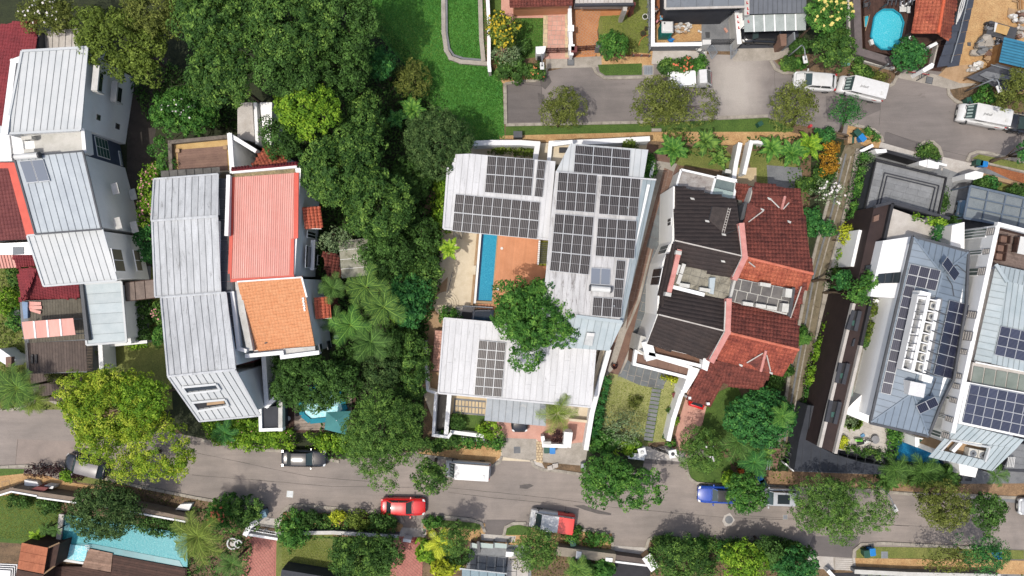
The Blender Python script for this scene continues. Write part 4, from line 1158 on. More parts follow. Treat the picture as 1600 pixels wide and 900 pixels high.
G("paved_apron",[(1376,222),(1432,238),(1432,244),(1373,231)],qJ,4)
G("drive_apron",[(1473,245),(1518,255),(1534,262),(1512,274),(1470,266)],qJ,4)
G("grass_verge",[(1518,248),(1530,241),(1680,272),(1680,284),(1560,259),(1524,254)],xU,4)
G("red_soil_verge",[(1530,256),(1560,262),(1680,290),(1680,308),(1534,268)],kT,3)
G("grass_island",[(1434,244),(1436,232),(1448,224),(1458,225),(1468,234),(1470,247)],xX,4)
G("garden_paving",[(780,-60),(894,-60),(893,92),(852,92),(845,88),(782,80)],jV,3)
G("garden_lawn",[(805,28),(849,28),(849,88),(795,95),(790,50)],xX,4)
G("garden_lawn",[(763,-60),(783,-60),(783,60),(766,92),(763,90)],xX,4)
G("orange_driveway",[(893,-60),(940,-60),(940,22),(933,48),(936,74),(930,88),(893,90)],kH,3)
G("garden_lawn",[(938,-60),(1016,-60),(1016,84),(938,76),(935,48)],xU,4)
G("covered_terrace",[(893,-40),(990,-40),(990,23),(938,25),(893,26)],kH,5)
G("building_plot",[(1020,-60),(1150,-60),(1154,80),(1100,80),(1020,72)],qZ,4)
G("earth_strip",[(1019,-60),(1033,-60),(1034,30),(1037,70),(1020,70)],kT,5)
G("sand_pit",[(1036,32),(1096,29),(1096,64),(1024,68),(1022,40)],jC,6)
G("garage_forecourt",[(1150,30),(1245,30),(1250,74),(1148,76)],qC,4)
G("building_plot",[(1240,-60),(1330,-60),(1335,85),(1240,84)],kF,3)
G("pool_plot",[(1326,-60),(1440,-60),(1480,60),(1470,112),(1400,104),(1385,95),(1328,80)],qT,4)
G("construction_ground",[(1515,-60),(1700,-60),(1700,170),(1560,140),(1480,106),(1498,60)],jC,3)
G("house_plot",[(690,225),(1012,222),(1030,270),(950,640),(925,720),(846,722),(700,716),(655,600),(668,480),(690,380)],kY,2)
G("side_passage",[(1012,222),(1060,250),(1060,300),(1030,420),(1000,560),(940,660),(950,540)],qD,3)
G("terrace_deck",[(714,362),(752,366),(738,500),(690,520),(684,470),(700,440),(712,400)],kY,4)
G("side_path",[(664,470),(700,432),(690,520),(684,616),(660,612)],tan,4)
G("garden_court",[(680,612),(760,612),(760,690),(680,690)],jQ,4)
G("garden_lawn",[(706,646),(760,650),(760,676),(706,672)],xX,6)
G("drain_channel",[(680,616),(700,617),(697,680),(679,678)],M("dark_water_channel",qQ(50,50,46),qQ(40,42,38),rough=.2,fine=.1),6)
G("sandy_footpath",[(652,708),(700,690),(784,692),(782,714),(768,727),(700,716)],jC,5)
G("concrete_drive",[(783,684),(838,686),(838,718),(830,720),(784,714)],qP,6)
G("tiled_forecourt",[(758,655),(915,655),(915,700),(848,698),(838,686),(783,684)],jV,5)
G("concrete_drive",[(848,698),(920,690),(914,728),(848,722)],qP,6)
G("grass_verge",[(846,722),(913,728),(912,740),(850,732)],kK,5)
G("footpath_wood",[(915,690),(1010,700),(1003,738),(915,742)],kF,3)
G("side_lawn",[(940,580),(985,590),(1030,602),(1012,700),(915,690)],vK,4)
G("side_lawn",[(1030,590),(1062,592),(1040,690),(1012,692)],vK,5)
G("slate_terrace",[(966,585),(990,545),(1060,560),(1034,608),(1000,602)],vV,6)
G("slate_path",[(1005,450),(1045,300),(1060,300),(1030,450),(1000,560),(965,590),(985,540)],vV,6)
G("peach_drive",[(1078,600),(1110,610),(1098,660),(1070,720),(1048,712),(1060,660)],jV,6)
G("side_lawn",[(1105,620),(1150,600),(1170,640),(1140,690),(1094,690)],xX,5)
G("gate_apron",[(1000,696),(1072,706),(1070,722),(1000,716)],qJ,6)
G("grass_verge",[(1072,715),(1140,715),(1145,758),(1088,754),(1078,744)],xX,4)
G("garden_bed",[(1100,690),(1230,690),(1230,760),(1135,756),(1120,730)],kK,3)
G("front_lawn",[(1030,232),(1130,228),(1165,270),(1060,258)],xU,4)
G("front_yard",[(1165,235),(1240,240),(1255,300),(1180,285)],xU,4)
G("dark_paving",[(1198,258),(1252,262),(1256,300),(1200,292)],qZ,5)
G("brick_path",[(1150,262),(1182,262),(1182,294),(1150,288)],jQ,6)
G("drain_side_soil",[(1268,220),(1325,214),(1300,420),(1262,560),(1230,740),(1195,740),(1215,590),(1262,430)],kF,3)
G("modern_house_plot",[(1345,228),(1540,262),(1620,300),(1620,790),(1240,745),(1262,600),(1300,430)],qZ,2)
G("red_soil_slope",[(1195,735),(1380,742),(1500,756),(1640,755),(1640,778),(1420,768),(1200,758)],M("sandy_slope",qQ(174,142,108),qQ(138,110,82),qQ(92,74,54),sc=.9,dirt=.46,fine=.22,bsc=8),4)
G("hedge_strip_soil",[(1345,230),(1366,236),(1345,360),(1318,440),(1290,560),(1258,700),(1236,730),(1262,600),(1300,430)],kF,4)
G("garden_lawn",[(1540,280),(1620,300),(1620,316),(1540,300)],xU,4)
G("left_yard",[(-80,380),(260,420),(270,640),(100,640),(-80,640)],xU,3)
G("side_alley",[(200,90),(262,90),(236,250),(236,440),(196,440)],M("shaded_brown_paving",qQ(78,70,64),qQ(62,58,52),qQ(90,86,76),sc=.8),4)  # house and tree shade is put into the brown alley colour
G("dark_pavement",[(186,416),(236,416),(232,540),(192,540)],qZ,5)
G("lower_lawn",[(-80,765),(95,778),(95,840),(40,850),(-80,842)],xX,3)
G("grass_verge",[(-80,730),(38,733),(36,742),(-80,750)],xX,3)
G("sandy_footpath",[(-80,752),(36,740),(70,742),(100,752),(160,762),(150,772),(90,770),(0,775),(-80,800)],jC,4)
G("grass_verge",[(92,738),(170,752),(170,760),(100,750)],xU,5)
G("verge_under_tree",[(165,748),(340,782),(340,800),(160,772)],kK,3)
G("garden_lawn",[(430,820),(520,826),(520,900),(430,910)],xU,3)
G("rose_drive",[(388,836),(432,840),(430,960),(374,960),(378,880)],kW,4)
G("drive_apron",[(402,806),(440,812),(436,826),(402,822)],qJ,4)
G("roadside_bed",[(440,800),(600,804),(630,820),(628,842),(430,830)],jC,3)
G("planted_ground",[(430,836),(640,842),(640,960),(520,960),(520,842)],xX,3)
G("rose_drive",[(620,838),(664,838),(660,880),(658,960),(606,960),(610,890)],kW,5)
G("drive_apron",[(628,824),(666,826),(666,840),(622,838)],qJ,5)
G("roadside_bed",[(660,812),(758,818),(758,846),(664,842)],jC,3)
G("grass_verge",[(664,810),(752,818),(750,828),(664,822)],xX,4)
G("drive_apron",[(752,834),(806,838),(804,848),(752,844)],qJ,5)
G("grey_forecourt",[(735,850),(830,852),(830,960),(716,960)],jF,4)
G("roadside_bed",[(788,822),(900,828),(956,834),(958,866),(790,850)],jC,3)
G("grass_verge",[(790,824),(810,820),(830,824),(830,836),(790,836)],xX,4)
G("drive_apron",[(955,852),(1012,856),(1012,872),(955,868)],qJ,5)
G("dark_driveway",[(952,872),(1016,880),(1016,980),(930,980)],M("shaded_drive_and_bitumen",qQ(58,58,62),qQ(48,48,52)),4)  # the garage shade is put into this driveway's dark colour
G("roadside_bed",[(1014,842),(1240,850),(1262,870),(1262,960),(1014,960)],kK,3)
G("drive_apron",[(1262,868),(1336,872),(1338,892),(1262,888)],qJ,4)
G("grass_verge",[(1338,854),(1480,856),(1600,860),(1600,874),(1338,872)],xU,4)
G("sandy_footpath",[(1336,872),(1600,876),(1700,880),(1700,900),(1338,892)],jC,5)
G("dark_driveway",[(1296,896),(1344,894),(1350,960),(1290,960)],M("shaded_drive_and_bitumen",qQ(58,58,62)),5)
G("garden_ground",[(1340,892),(1700,896),(1700,960),(1340,960)],jF,4)
def bed(name,pts,mat,level):return G(name,pts,mat,level)
b=bed("pink_paved_drive",[(857,-40),(883,-40),(883,84),(856,84)],qP,6)
qN(b,[(857,-40),(883,-40),(883,84),(856,84)],.07,(857,0),(883,0),.48,jV,name="paver",gap=.04,blen=.5)
b=bed("cream_paved_edge",[(849,24),(856,24),(855,88),(848,88)],qP,6)
qN(b,[(849,24),(856,24),(855,88),(848,88)],.07,(849,24),(856,24),.46,jQ,name="paver",gap=.04,blen=.46)
b=bed("cream_paved_edge",[(883,10),(891,10),(891,90),(883,90)],qP,6)
qN(b,[(883,10),(891,10),(891,90),(883,90)],.07,(883,24),(891,24),.46,jQ,name="paver",gap=.04,blen=.46)
b=bed("orange_paver_field",[(895,-40),(938,-40),(938,24),(932,46),(934,72),(929,86),(894,86)],qP,6)
qN(b,[(895,-40),(938,-40),(938,24),(932,46),(934,72),(929,86),(894,86)],.05,(895,0),(925,22),.24,kH,name="paver_field",gap=.025,each=False,blen=.3)
b=bed("brick_strip",[(838,690),(848,690),(848,724),(838,722)],qD,7)
qN(b,[(838,690),(848,690),(848,724),(838,722)],.09,(838,700),(848,700),.3,jQ,name="brick",gap=.04,blen=.3)
b=bed("rose_paver_field",[(612,842),(662,842),(658,940),(608,940)],qD,7)
qN(b,[(612,842),(662,842),(658,940),(608,940)],.06,(612,842),(640,866),.26,kW,name="paver_field",gap=.025,each=False,blen=.34)
b=bed("rose_paver_field",[(388,838),(430,841),(428,940),(376,940)],qD,7)
qN(b,[(388,838),(430,841),(428,940),(376,940)],.06,(388,838),(410,868),.26,kW,name="paver_field",gap=.025,each=False,blen=.34)
b=bed("stepping_paving",[(710,622),(759,626),(757,650),(708,645)],qZ,7)
for i in range(9):
 for j in range(2):
  x,y=711.5+i*5.3,625+j*10+i*.45;pr("paving_slab",jQ,b,qU([(x,y),(x+3.9,y+.3),(x+3.5,y+8.4),(x-.4,y+8.1)],.07),dz=.05)
b=bed("stepping_stone_path",[(1020,604),(1034,606),(1020,692),(1006,690)],xX,7)
for i in range(13):
 y=607+i*6.3;x=1019-i*1.05;s_=.8 if i<9 else.75;mb=MB()
 mb.p_(qU([(x,y),(x+14,y+2),(x+13,y+2+4.9),(x-1,y+4.9)],.08+random.uniform(-.01,.01)),dz=.06);mb.b_("stepping_stone",qZ,b)
for i in range(4):
 y=584+i*6;x=1034-i*1.2;pr("stepping_stone",qZ,b,qU([(x,y),(x+7,y+1),(x+6,y+6),(x-1,y+5)],.07),dz=.05)
b=bed("slate_tile_path",[(1044,310),(1056,312),(1030,450),(1000,560),(968,585),(985,540),(1006,450)],qP,8)
qN(b,[(1006,450),(1044,310),(1056,312),(1030,450),(1001,558),(984,542)],.07,(1006,450),(1030,456),.95,vV,name="slate_tile",gap=.04,blen=1.1)
b=bed("slate_tile_terrace",[(968,588),(988,548),(1058,562),(1032,608),(1000,602)],qP,8)
qN(b,[(968,588),(988,548),(1058,562),(1032,608),(1000,602)],.07,(1010,560),(1000,600),.72,vV,name="slate_tile",gap=.05,blen=1.4)
b=bed("brown_paved_passage",[(1018,250),(1058,256),(1040,300),(1000,470),(985,505),(978,520),(960,575),(945,590),(985,460)],qP,7)
qN(b,[(1000,400),(1038,262),(1052,268),(1022,370),(996,468),(978,515),(984,462)],.06,(1038,262),(1010,380),.5,qD,name="paver",gap=.02,blen=.9)
qN(b,[(1036,300),(1052,306),(1042,350),(1020,390),(1010,385)],.08,(1036,300),(1052,306),1.2,vV,name="paver",gap=.03,blen=1.6)
b=bed("driveway_slab_field",[(1478,270),(1512,280),(1504,345),(1466,350),(1460,330)],qZ,6)
qN(b,[(1474,262),(1514,276),(1504,345),(1466,350),(1462,320)],.07,(1474,262),(1514,276),.8,jF,name="paving_slab",gap=.03,blen=1.2)
b=bed("kerbside_slabs",[(1302,871),(1333,872),(1334,892),(1303,890)],qP,7)
for i in range(6):
 mb=MB();y=872.5+i*3.1;mb.p_(qU([(1305,y),(1332,y+.6),(1332,y+2.5),(1305,y+1.9)],.07),dz=.05);mb.b_("paving_slab",qJ,b)
b=bed("curved_garden_path",[(694,284),(702,288),(684,302),(676,320),(672,345),(664,344),(668,318),(678,298)],kF,6)
arc=[(697,286),(690,289),(684,294),(679,300),(675,307),(671,315),(668,323),(666,332),(665,341)]
for i in range(len(arc)):
 p=W(*arc[i],.07);d=Vector(W(*arc[min(i+1,8)],.07)-W(*arc[max(i-1,0)],.07));bq("stepping_stone",qD,b,(p.x,p.y,.05),(.42,.62,.08),rz=math.atan2(d.y,d.x))
b=bed("yard_slab_field",[(736,868),(828,872),(820,960),(718,960)],qK,6)
qN(b,[(736,866),(792,870),(780,955),(722,955)],.07,(740,900),(735,955),1.05,jF,name="paving_slab",gap=.08,blen=2.0)
qN(b,[(795,868),(828,872),(820,955),(783,955)],.07,(795,900),(790,955),1.0,qJ,name="paving_slab",gap=.06,blen=2.0)
dr=bed("monsoon_drain",[(1325,216),(1345,224),(1330,300),(1298,430),(1268,590),(1240,720),(1212,722),(1230,590),(1262,430),(1290,330),(1312,250)],M("mossy_concrete",qQ(142,130,108),qQ(116,108,86),qQ(84,70,52),sc=1.0,dirt=.5),7)
def kV(pts,w,h,mat,nm):
 mb=MB();P=qU(pts,h)
 for i in range(len(P)-1):
  a,b_=P[i],P[i+1];L=(b_-a).length;n=max(1,round(L/1.6));u=(b_-a).normalized();s=Vector((-u.y,u.x,0))*w/2
  for j in range(n):
   p,q=a+u*(L*j/n+.015),a+u*(L*(j+1)/n-.015);m1=MB();m1.p_([p-s,q-s,q+s,p+s],z0=0,z1=h+random.uniform(-.01,.01));m1.b_(nm,mat,dr)
kV([(1342,232),(1330,300),(1296,430),(1266,590),(1238,715)],.5,.28,qP,"drain_wall")
kV([(1314,246),(1290,330),(1264,430),(1233,590),(1216,700)],.3,.22,qP,"drain_wall")
kV([(1322,240),(1300,330),(1272,430),(1243,590),(1224,700)],.18,.12,qZ,"drain_wall")
kV([(1330,244),(1308,330),(1280,430),(1250,590),(1230,700)],.14,.1,kerb_m,"drain_wall")
# ================================================================ BUILDINGS
def qR(label,pts,z,cat="house",name="house"):
 c=kE(qU(pts,z));c.z=0
 return qH(name,label,cat,c)
def ext(pl,pts,dz=0):return[pl.p(x,y,dz)for x,y in pts]
h=qR("long white house at the left with pale seamed roofs and slate blue window band",[(10,80),(137,75),(205,440),(60,440)],8)
pa=Pl((10,208,8.2),(137,74,8.9),(126,203,8.2))
ra=[(35,80),(137,74),(126,203),(10,209)]
qW(h,pa,ra,(60,78),(45,205),.62,xG)
body(h,ext(pa,[(35,80),(137,74),(126,203),(10,209)]),.3,0,qG)
xQ(h,ext(pa,ra,.03),xG,.22,.12)
qM(h,[(33,93),(22,97),(8,205)],6.5,8.4,.5,qG,qX,name="parapet")
pr("box_gutter",xJ,h,ext(pa,[(24,98),(32,98),(19,197),(11,197)],-.1),dz=.2)
A,B=W(137,76,8.5),W(126,203,8.5)
w1a,w1b=W(137,76,8.4)*.985,W(127,203,8.2)*.985
for(c1,c2,r_)in(((152,112),(158,146),3),((181,134),(188,164),3)):
 xP(h,w1a,w1b,c1,c2,1,r_,frame=qK)
for(c1,c2)in(((151,178),(156,189)),((181,192),(186,203))):xP(h,w1a,w1b,c1,c2,1,1,frame=qK)
u_=(w1b-w1a).normalized()
for(px,py,px2,py2)in((147,102,149,144),(176,126,178,160)):
 s0,z0_=jM(w1a,w1b,px,py);s1,z1_=jM(w1a,w1b,px2,py2);zz=max(z0_,z1_)
 xS(h,w1a,w1b,s0,s1,zz-.1,zz+.08,.55,qY,"sun_hood",base=-.02)
 xS(h,w1a,w1b,s1-.1,s1+.05,zz-1.3,zz-.1,.5,qY,"sun_hood",base=-.02)
q=body(h,qU([(17,207),(128,203),(131,240),(25,245)],6.0),.0,0,qG,drop=0)
pr("terrace_slab",qY,h,qU([(52,212),(128,203),(130,238),(56,243)],6.06),dz=.1)
pr("parapet",qG,h,qU([(17,209),(33,208),(38,243),(22,245)],6.2),dz=.3)
fp([(126,196),(131,196),(135,238),(129,240)],7.2,6.0,"parapet",qX,h)
A2,B2=W(130,197,7.8)*.97,W(136,262,7.2)*.97
q2=[W(130,196,6.9)*.98,W(136,238,6.9)*.98,W(100,240,6.9),W(98,200,6.9)]
A3,B3=W(129,196,6.2),W(138,250,6.2)
mb=MB();n3=Vector(((B3-A3).y,-(B3-A3).x,0)).normalized();n3=n3 if n3.x>0 else-n3
mb.p_([A3+n3*.0,B3+n3*.0,B3+n3*.12,A3+n3*.12],z0=0,z1=6.15);mb.b_("recess_wall",bluegrey,h)
A4,B4=A3+n3*.13,B3+n3*.13
xP(h,A4,B4,(147,212),(172,250),2,4,glass=kZ,frame=qX)
xP(h,A4,B4,(186,236),(199,262),1,3,glass=kZ,frame=qX)
xS(h,A4,B4,.6,3.0,5.2,5.9,.03,xY,"recess_shadow_panel")if False else None
pb=Pl((22,245,7.6),(130,235,7.6),(156,360,7.9))
rb=[(22,245),(130,236),(159,358),(56,366)]
qW(h,pb,rb,(60,243),(92,362),.62,M("stained_roof_metal",qQ(204,212,216),qQ(186,194,200),qQ(160,146,134),sc=.5,rough=.55,dirt=.4,dsc=.3,bump=.04,fine=.05,var=.05))
body(h,ext(pb,rb),.25,0,qG);xQ(h,ext(pb,rb,.03),xJ,.16,.1)
pc=Pl((43,368,7.4),(160,358,7.4),(180,438,6.7))
rc=[(43,368),(160,357),(183,438),(69,447)]
qW(h,pc,rc,(90,364),(115,442),.62,xG)
body(h,ext(pc,rc),.25,0,qG);xQ(h,ext(pc,rc,.03),xG,.18,.1)
wb1,wb2=ext(pb,[(130,236),(159,358)]);wb1,wb2=wb1*.985,wb2*.985
for(x,y)in((183,295),(211,304),(187,349),(213,355)):
 xP(h,wb1,wb2,(x-4,y-5),(x+4,y+5),2,1,frame=qK)
 s0,z0_=jM(wb1,wb2,x-9,y)
 xS(h,wb1,wb2,s0-.5,s0+.6,z0_-.2,z0_-.08,.62,qY,"window_ledge",base=-.02)
wc1,wc2=ext(pc,[(160,357),(183,438)]);wc1,wc2=wc1*.985,wc2*.985
xP(h,wc1,wc2,(173,388),(196,425),2,1,glass=xW("bronze_glass",qQ(130,122,104),.15));xP(h,wc1,wc2,(207,390),(223,424),2,1,glass=xW("bronze_glass",qQ(130,122,104),.15))
pd=Pl((127,444,4.2),(188,440,4.2),(197,532,4.0))
rd=[(127,444),(190,440),(198,534),(136,539)]
qW(h,pd,rd,(130,460),(192,456),.95,xV,seam=.03)
body(h,ext(pd,rd),.3,0,qX);xQ(h,ext(pd,rd,.02),xG,.2,.1)
fp([(124,444),(129,444),(139,532),(133,532)],4.5,3.9,"parapet",xJ,h)
for(x,y)in((43,216),(47,236)):jT(x,y,6.3,"wall mounted white compressor on the ledge between the two upper left roofs" if y<220 else "lower white compressor beside the water tank of the left house",rz=.1,w=1.0)
kP("x","grey twin collector water heater with white tank on the left house roof",pb,(31,252),(69,249),(80,283),(43,287),(27,247),(66,244))
h=qR("maroon tiled house cut by the left edge of the view with broad coral flashing",[(-40,60),(10,60),(40,370),(-40,370)],6)
p1=Pl((0,60,5.6),(55,35,6.0),(20,190,6.4));r1=[(-60,60),(14,36),(57,30),(56,76),(34,96),(8,196),(-60,196)]
qE(h,p1,r1,(40,40),(32,90),.30,.34,jY);body(h,ext(p1,[(-60,60),(56,32),(50,80),(8,196),(-60,196)],-.1),.1,0,qX)
p2=Pl((-40,255,6.6),(30,254,6.6),(48,370,5.8));r2=[(-60,262),(15,262),(44,374),(-60,378)]
qE(h,p2,r2,(0,262),(20,376),.33,.36,xC)
vY(h,"flashing",ext(p2,[(-60,254),(31,254),(55,365),(43,372),(14,263),(-60,263)][::1],.12),.1,kX,p2.n)
body(h,ext(p2,[(-60,256),(28,256),(50,368),(-60,374)],-.15),.1,0,qX)
fp([(-60,209),(14,209),(19,252),(-60,254)],5.6,0,"upper_storey_wall",qX,h)
p3=Pl((0,190,5.9),(12,196,5.9),(12,210,5.6));qW(h,p3,[(-60,197),(11,195),(12,210),(-60,212)],(0,196),(1,210),.5,xG)
fp([(-60,378),(6,380),(46,378),(50,398),(-60,398)],4.0,0,"lower_wall",qG,h)
pr("roof_hatch",vW,h,qU([(20,386),(37,386),(37,397),(20,398)],4.06),dz=.1)
p4=Pl((0,395,3.6),(54,398,3.6),(54,418,3.2));
qW(h,p4,[(-40,396),(18,394),(26,418),(-40,422)],(0,396),(6,420),.3,kU,seam=.07)
qE(h,p4,[(20,399),(50,398),(55,416),(25,418)],(30,399),(33,418),.24,.3,jY)
h=qR("low maroon hipped annexe tucked under the pale metal roof at the left",[(29,420),(120,445),(120,465),(35,470)],4,name="annexe",cat="annexe")
p5=Pl((43,420,4.2),(70,446,4.2),(33,470,3.2));qE(h,p5,[(43,419),(57,420),(70,447),(32,472),(29,440),(30,422)][0:2]+[(47,448),(32,472),(29,420)],(44,440),(30,440),.26,.34,jY)
p6=Pl((55,419,4.2),(122,445,4.0),(122,464,3.3));qE(h,p6,[(44,419),(56,419),(69,447),(123,444),(124,465),(33,472),(48,448)],(90,447),(92,466),.3,.34,jY)
body(h,qU([(44,430),(118,434),(118,456),(44,456)],2.4),.2,0,qY)
h=qR("grey timber roof terrace with a coral awning, left of the pale carport roof",[(30,470),(126,466),(136,600),(40,600)],3,name="roof_terrace",cat="terrace")
dk=MB();dk.p_(qU([(31,470),(126,466),(134,535),(136,582),(44,584),(40,540),(33,508)],2.9),z0=0);dk.b_("terrace_base",qZ,h)
qN(h,[(44,470),(126,466),(132,530),(45,536)],3.0,(60,470),(62,530),.28,M("weathered_deck",qQ(118,112,98),qQ(98,92,80),qQ(80,76,66),sc=2,dirt=.4,fine=.12,var=.18),each=True)
qN(h,[(42,536),(134,532),(136,580),(46,584)],3.0,(60,536),(62,580),.28,M("brown_deck",qQ(112,98,90),qQ(94,82,76),qQ(80,70,64),sc=2,dirt=.4,fine=.12,var=.18),each=True)
qN(h,[(46,584),(136,580),(110,625),(54,628)],.3,(60,590),(62,625),.28,M("brown_deck",qQ(112,98,90)),each=True)
pw=Pl((35,504,5.0),(115,497,5.0),(118,524,4.7));
qW(h,pw,[(34,503),(114,497),(118,523),(38,530)],(36,503),(39,530),1.15,kU,seam=.05,seamw=.16,seam_mat=qX)
for(x,y)in((36,528),(116,522),(36,505),(113,499)):
 p=W(x,y,4.6);tb("awning_post",qS,h,[(p.x,p.y,2.9),(p.x,p.y,4.6)],.05,8)
pr("skylight",M("blue_skylight",qQ(130,158,190),qQ(120,148,180),rough=.3),h,qU([(34,472),(43,472),(43,497),(37,498)],3.3),z0=2.9)
for k,(a_,b_,c_,d_)in enumerate([((45,471),(64,472),(64,477),(45,478)),((45,478),(65,478),(65,483),(46,484)),((46,482),(64,486),(63,491),(47,486))]):
 MB().p_(qU([a_,b_,c_,d_],3.12+.03*k),dz=.04).solo("loose_roof_sheet",kU,["upper","middle","lower slanting"][k]+" loose coral roofing sheet on the grey left terrace","roof sheet","loose sheets on the left roof terrace")
mb=MB().box((W(45,561,.5).x,W(45,561,.5).y,3.03),(.55,1.0,.5),z0=3.01);mb.solo("planter_box",qD,"small pinkish brown box at the left rail of the brown deck","planter")
for k,x in enumerate((50,56)):mb=MB();p=W(x,561,3.1);mb.box((p.x,p.y,0),(.22,.9,.12),z0=3.01);mb.solo("roof_vent",xY,["black slot vent next to the planter box on the brown deck","outer black slot vent on the brown deck"][k],"vent")
f=qH("slat_fence","dark slatted screen along the left side of the brown deck","fence",W(41,560,0))
for i in range(26):
 y=534+i*2.0;p,q_=W(38.5+i*.12,y,3.3),W(42.5+i*.12,y,3.3);br("slat",qK,f,p,q_,.05,.08)
mb=MB().bar(W(40,533,3.2),W(43.5,586,3.2),.06,.06);mb.bar(W(40,533,0)*.957+Vector((0,0,3.1)),W(40,533,3.2),.06,.06);mb.b_("rail",qK,f)
f=qH("slat_fence","dark ladder-like slats between the brown deck and the carport","fence",W(139,560,0))
for i in range(16):
 y=542+i*2.4;br("slat",bark,f,W(136,y,3.0),W(145,y,3.0),.07,.08)
h=qR("small brown flat roof bridging the gap beside the long grey roof",[(193,440),(242,436),(243,466),(197,470)],3.4,name="link_roof",cat="canopy")
pr("roof",qT,h,qU([(194,441),(242,436),(243,466),(197,471)],3.4),dz=.18)
qN(h,[(195,442),(241,437),(242,465),(198,470)],3.46,(200,442),(202,470),.85,M("brown_felt",qQ(146,130,120),qQ(126,112,104),qQ(104,94,88),sc=1.4,dirt=.45,fine=.15,var=.1),name="roof_sheet",gap=.08)
for(x,y)in((196,443),(240,439),(242,464),(199,468)):p=W(x,y,3.3);bq("post",qY,h,(p.x*.99,p.y,0),(.15,.15,3.25),z0=0)
qB("white yard wall post and beam below the pale carport roof",[(157,541),(159,575)],2.4,.35,qX,qX)
qB("low white wall at the end of the shaded side yard",[(166,540),(228,534)],1.0,.25,qY,qX)
t=qB("short white wall on the left of the dark side yard",[(196,475),(203,535)],2.4,.25,qX,qX)
MB().p_(qU([(0,545),(24,562),(14,573),(-20,552)],2.2),z0=0).solo("garden_store",qX,"white flat-topped garden store at the left edge","shed")
MB().p_(qU([(20,486),(30,484),(32,509),(24,510)],1.6),z0=0).solo("storage_cabinet",xJ,"blue-grey cabinet between the shrubs and the left terrace","cabinet")
h=qR("long house with weathered grey seamed roof in three slopes and a dark side gutter",[(240,268),(345,264),(405,655),(310,655)],8)
pe=Pl((240,272,7.9),(341,264,7.9),(340,338,8.7));re_=[(242,281),(341,272),(340,337),(237,345)]
re_[0]=(241,280)
qW(h,pe,re_,(270,276),(268,343),.62,jD)
pf=Pl((237,345,8.7),(340,337,8.7),(346,456,7.9));rf=[(238,345),(340,338),(345,456),(243,464)]
qW(h,pf,rf,(270,343),(276,461),.62,jD)
pg=Pl((252,464,8.0),(352,457,8.0),(367,578,8.8));rg=[(252,465),(353,457),(368,577),(263,588)]
qW(h,pg,rg,(290,462),(303,584),.62,jD)
ph=Pl((263,588,8.8),(368,578,8.8),(404,650,6.3));rh=[(263,588),(368,578),(407,649),(312,658)]
qW(h,ph,rh,(300,585),(345,655),.62,xG,seam=.07)
for P_,r_ in((pe,re_),(pf,rf),(pg,rg),(ph,rh)):xQ(h,ext(P_,r_,.03),jD,.16,.1)
body(h,ext(pe,re_),.3,0,qG);body(h,ext(pf,rf),.3,0,qG);body(h,ext(pg,rg),.3,0,qG);body(h,ext(ph,rh),.5,0,qG,drop=.3)
br("ridge_cap",jD,h,pf.p(237,345,.08),pf.p(341,338,.08),.2,.06)
for(q,m_)in(([(289,605),(336,600),(340,606),(294,611)],xH),([(304,629),(350,624),(353,631),(311,638)],xY)):
 mb=MB().p_(ext(ph,q,.10),dz=.16,n=ph.n);o=mb.b_("roof_opening",m_,h)
 xQ(h,ext(ph,[(q[0][0]-3,q[0][1]-1),(q[1][0]+3,q[1][1]-1),(q[2][0]+5,q[2][1]+2),(q[3][0]-1,q[3][1]+3)],.12),xG,.2,.18,name="opening_upstand")
pr("board",tan,h,ext(ph,[(324,628),(350,625),(352,629),(324,632)],.14),dz=.05,n=ph.n)
pi_=Pl((252,270,6.8),(343,261,6.8),(343,274,7.4));qW(h,pi_,[(251,267),(343,261),(344,273),(252,280)],(260,266),(261,279),.75,M("mossy_sheet",qQ(140,136,128),qQ(112,108,102),qQ(82,78,74),sc=1.2,dirt=.45,var=.15))
gp=Pl((343,280,7.3),(356,280,7.3),(352,456,7.3))
qN(h,[(342,279),(355,279),(354,360),(361,455),(346,456),(340,350)],7.3,(342,300),(354,300),1.0,xJ,name="gutter_sheet",gap=.02)
qN(h,[(353,457),(366,457),(374,545),(364,546)],7.3,(353,480),(366,480),1.0,xJ,name="gutter_sheet",gap=.02)
fp([(342,279),(355,279),(354,360),(361,455),(366,457),(374,545),(364,546),(353,470),(346,456),(340,350)],7.2,0,"wall",qG,h)
h=qR("house with ribbed coral pink roof above an orange tiled roof",[(360,262),(468,262),(492,540),(385,545)],7.5)
pj=Pl((362,275,7.6),(466,268,7.6),(462,432,7.2));rj=[(366,277),(463,270),(456,432),(362,437)]
qW(h,pj,rj,(400,274),(396,436),.20,kU,seam=.05,seamw=.06,seam_mat=M("coral_rib",qQ(228,142,128),qQ(234,164,152),fine=.06,rough=.5),jitter=.01)
vY(h,"flashing",ext(pj,[(362,277),(367,277),(362,437),(356,441)],.07),.12,kX,pj.n);vY(h,"flashing",ext(pj,[(460,270),(467,270),(466,372),(459,374)],.07),.12,kX,pj.n)
vY(h,"flashing",ext(pj,[(455,373),(460,373),(459,430),(453,430)],.07),.12,kX,pj.n);vY(h,"flashing",ext(pj,[(357,436),(460,430),(460,435),(357,441)],.074),.12,kX,pj.n)
body(h,ext(pj,[(361,262),(471,258),(461,433),(358,440)]),.1,0,qG)
fp([(355,277),(361,277),(357,366),(353,366)],7.9,5,"parapet",qG,h);qM(h,[(357,276),(354,366)],7.0,8.1,.28,qX,qX,name="parapet")
pr("parapet_beam",qX,h,qU([(361,267),(463,258),(464,262),(362,271)],7.9),dz=.4)
pr("gravel_gutter",M("mossy_gravel",qQ(176,160,120),qQ(140,124,90),qQ(110,104,80),sc=4,fine=.3),h,qU([(362,271),(460,263),(461,270),(363,277)],7.6),dz=.2)
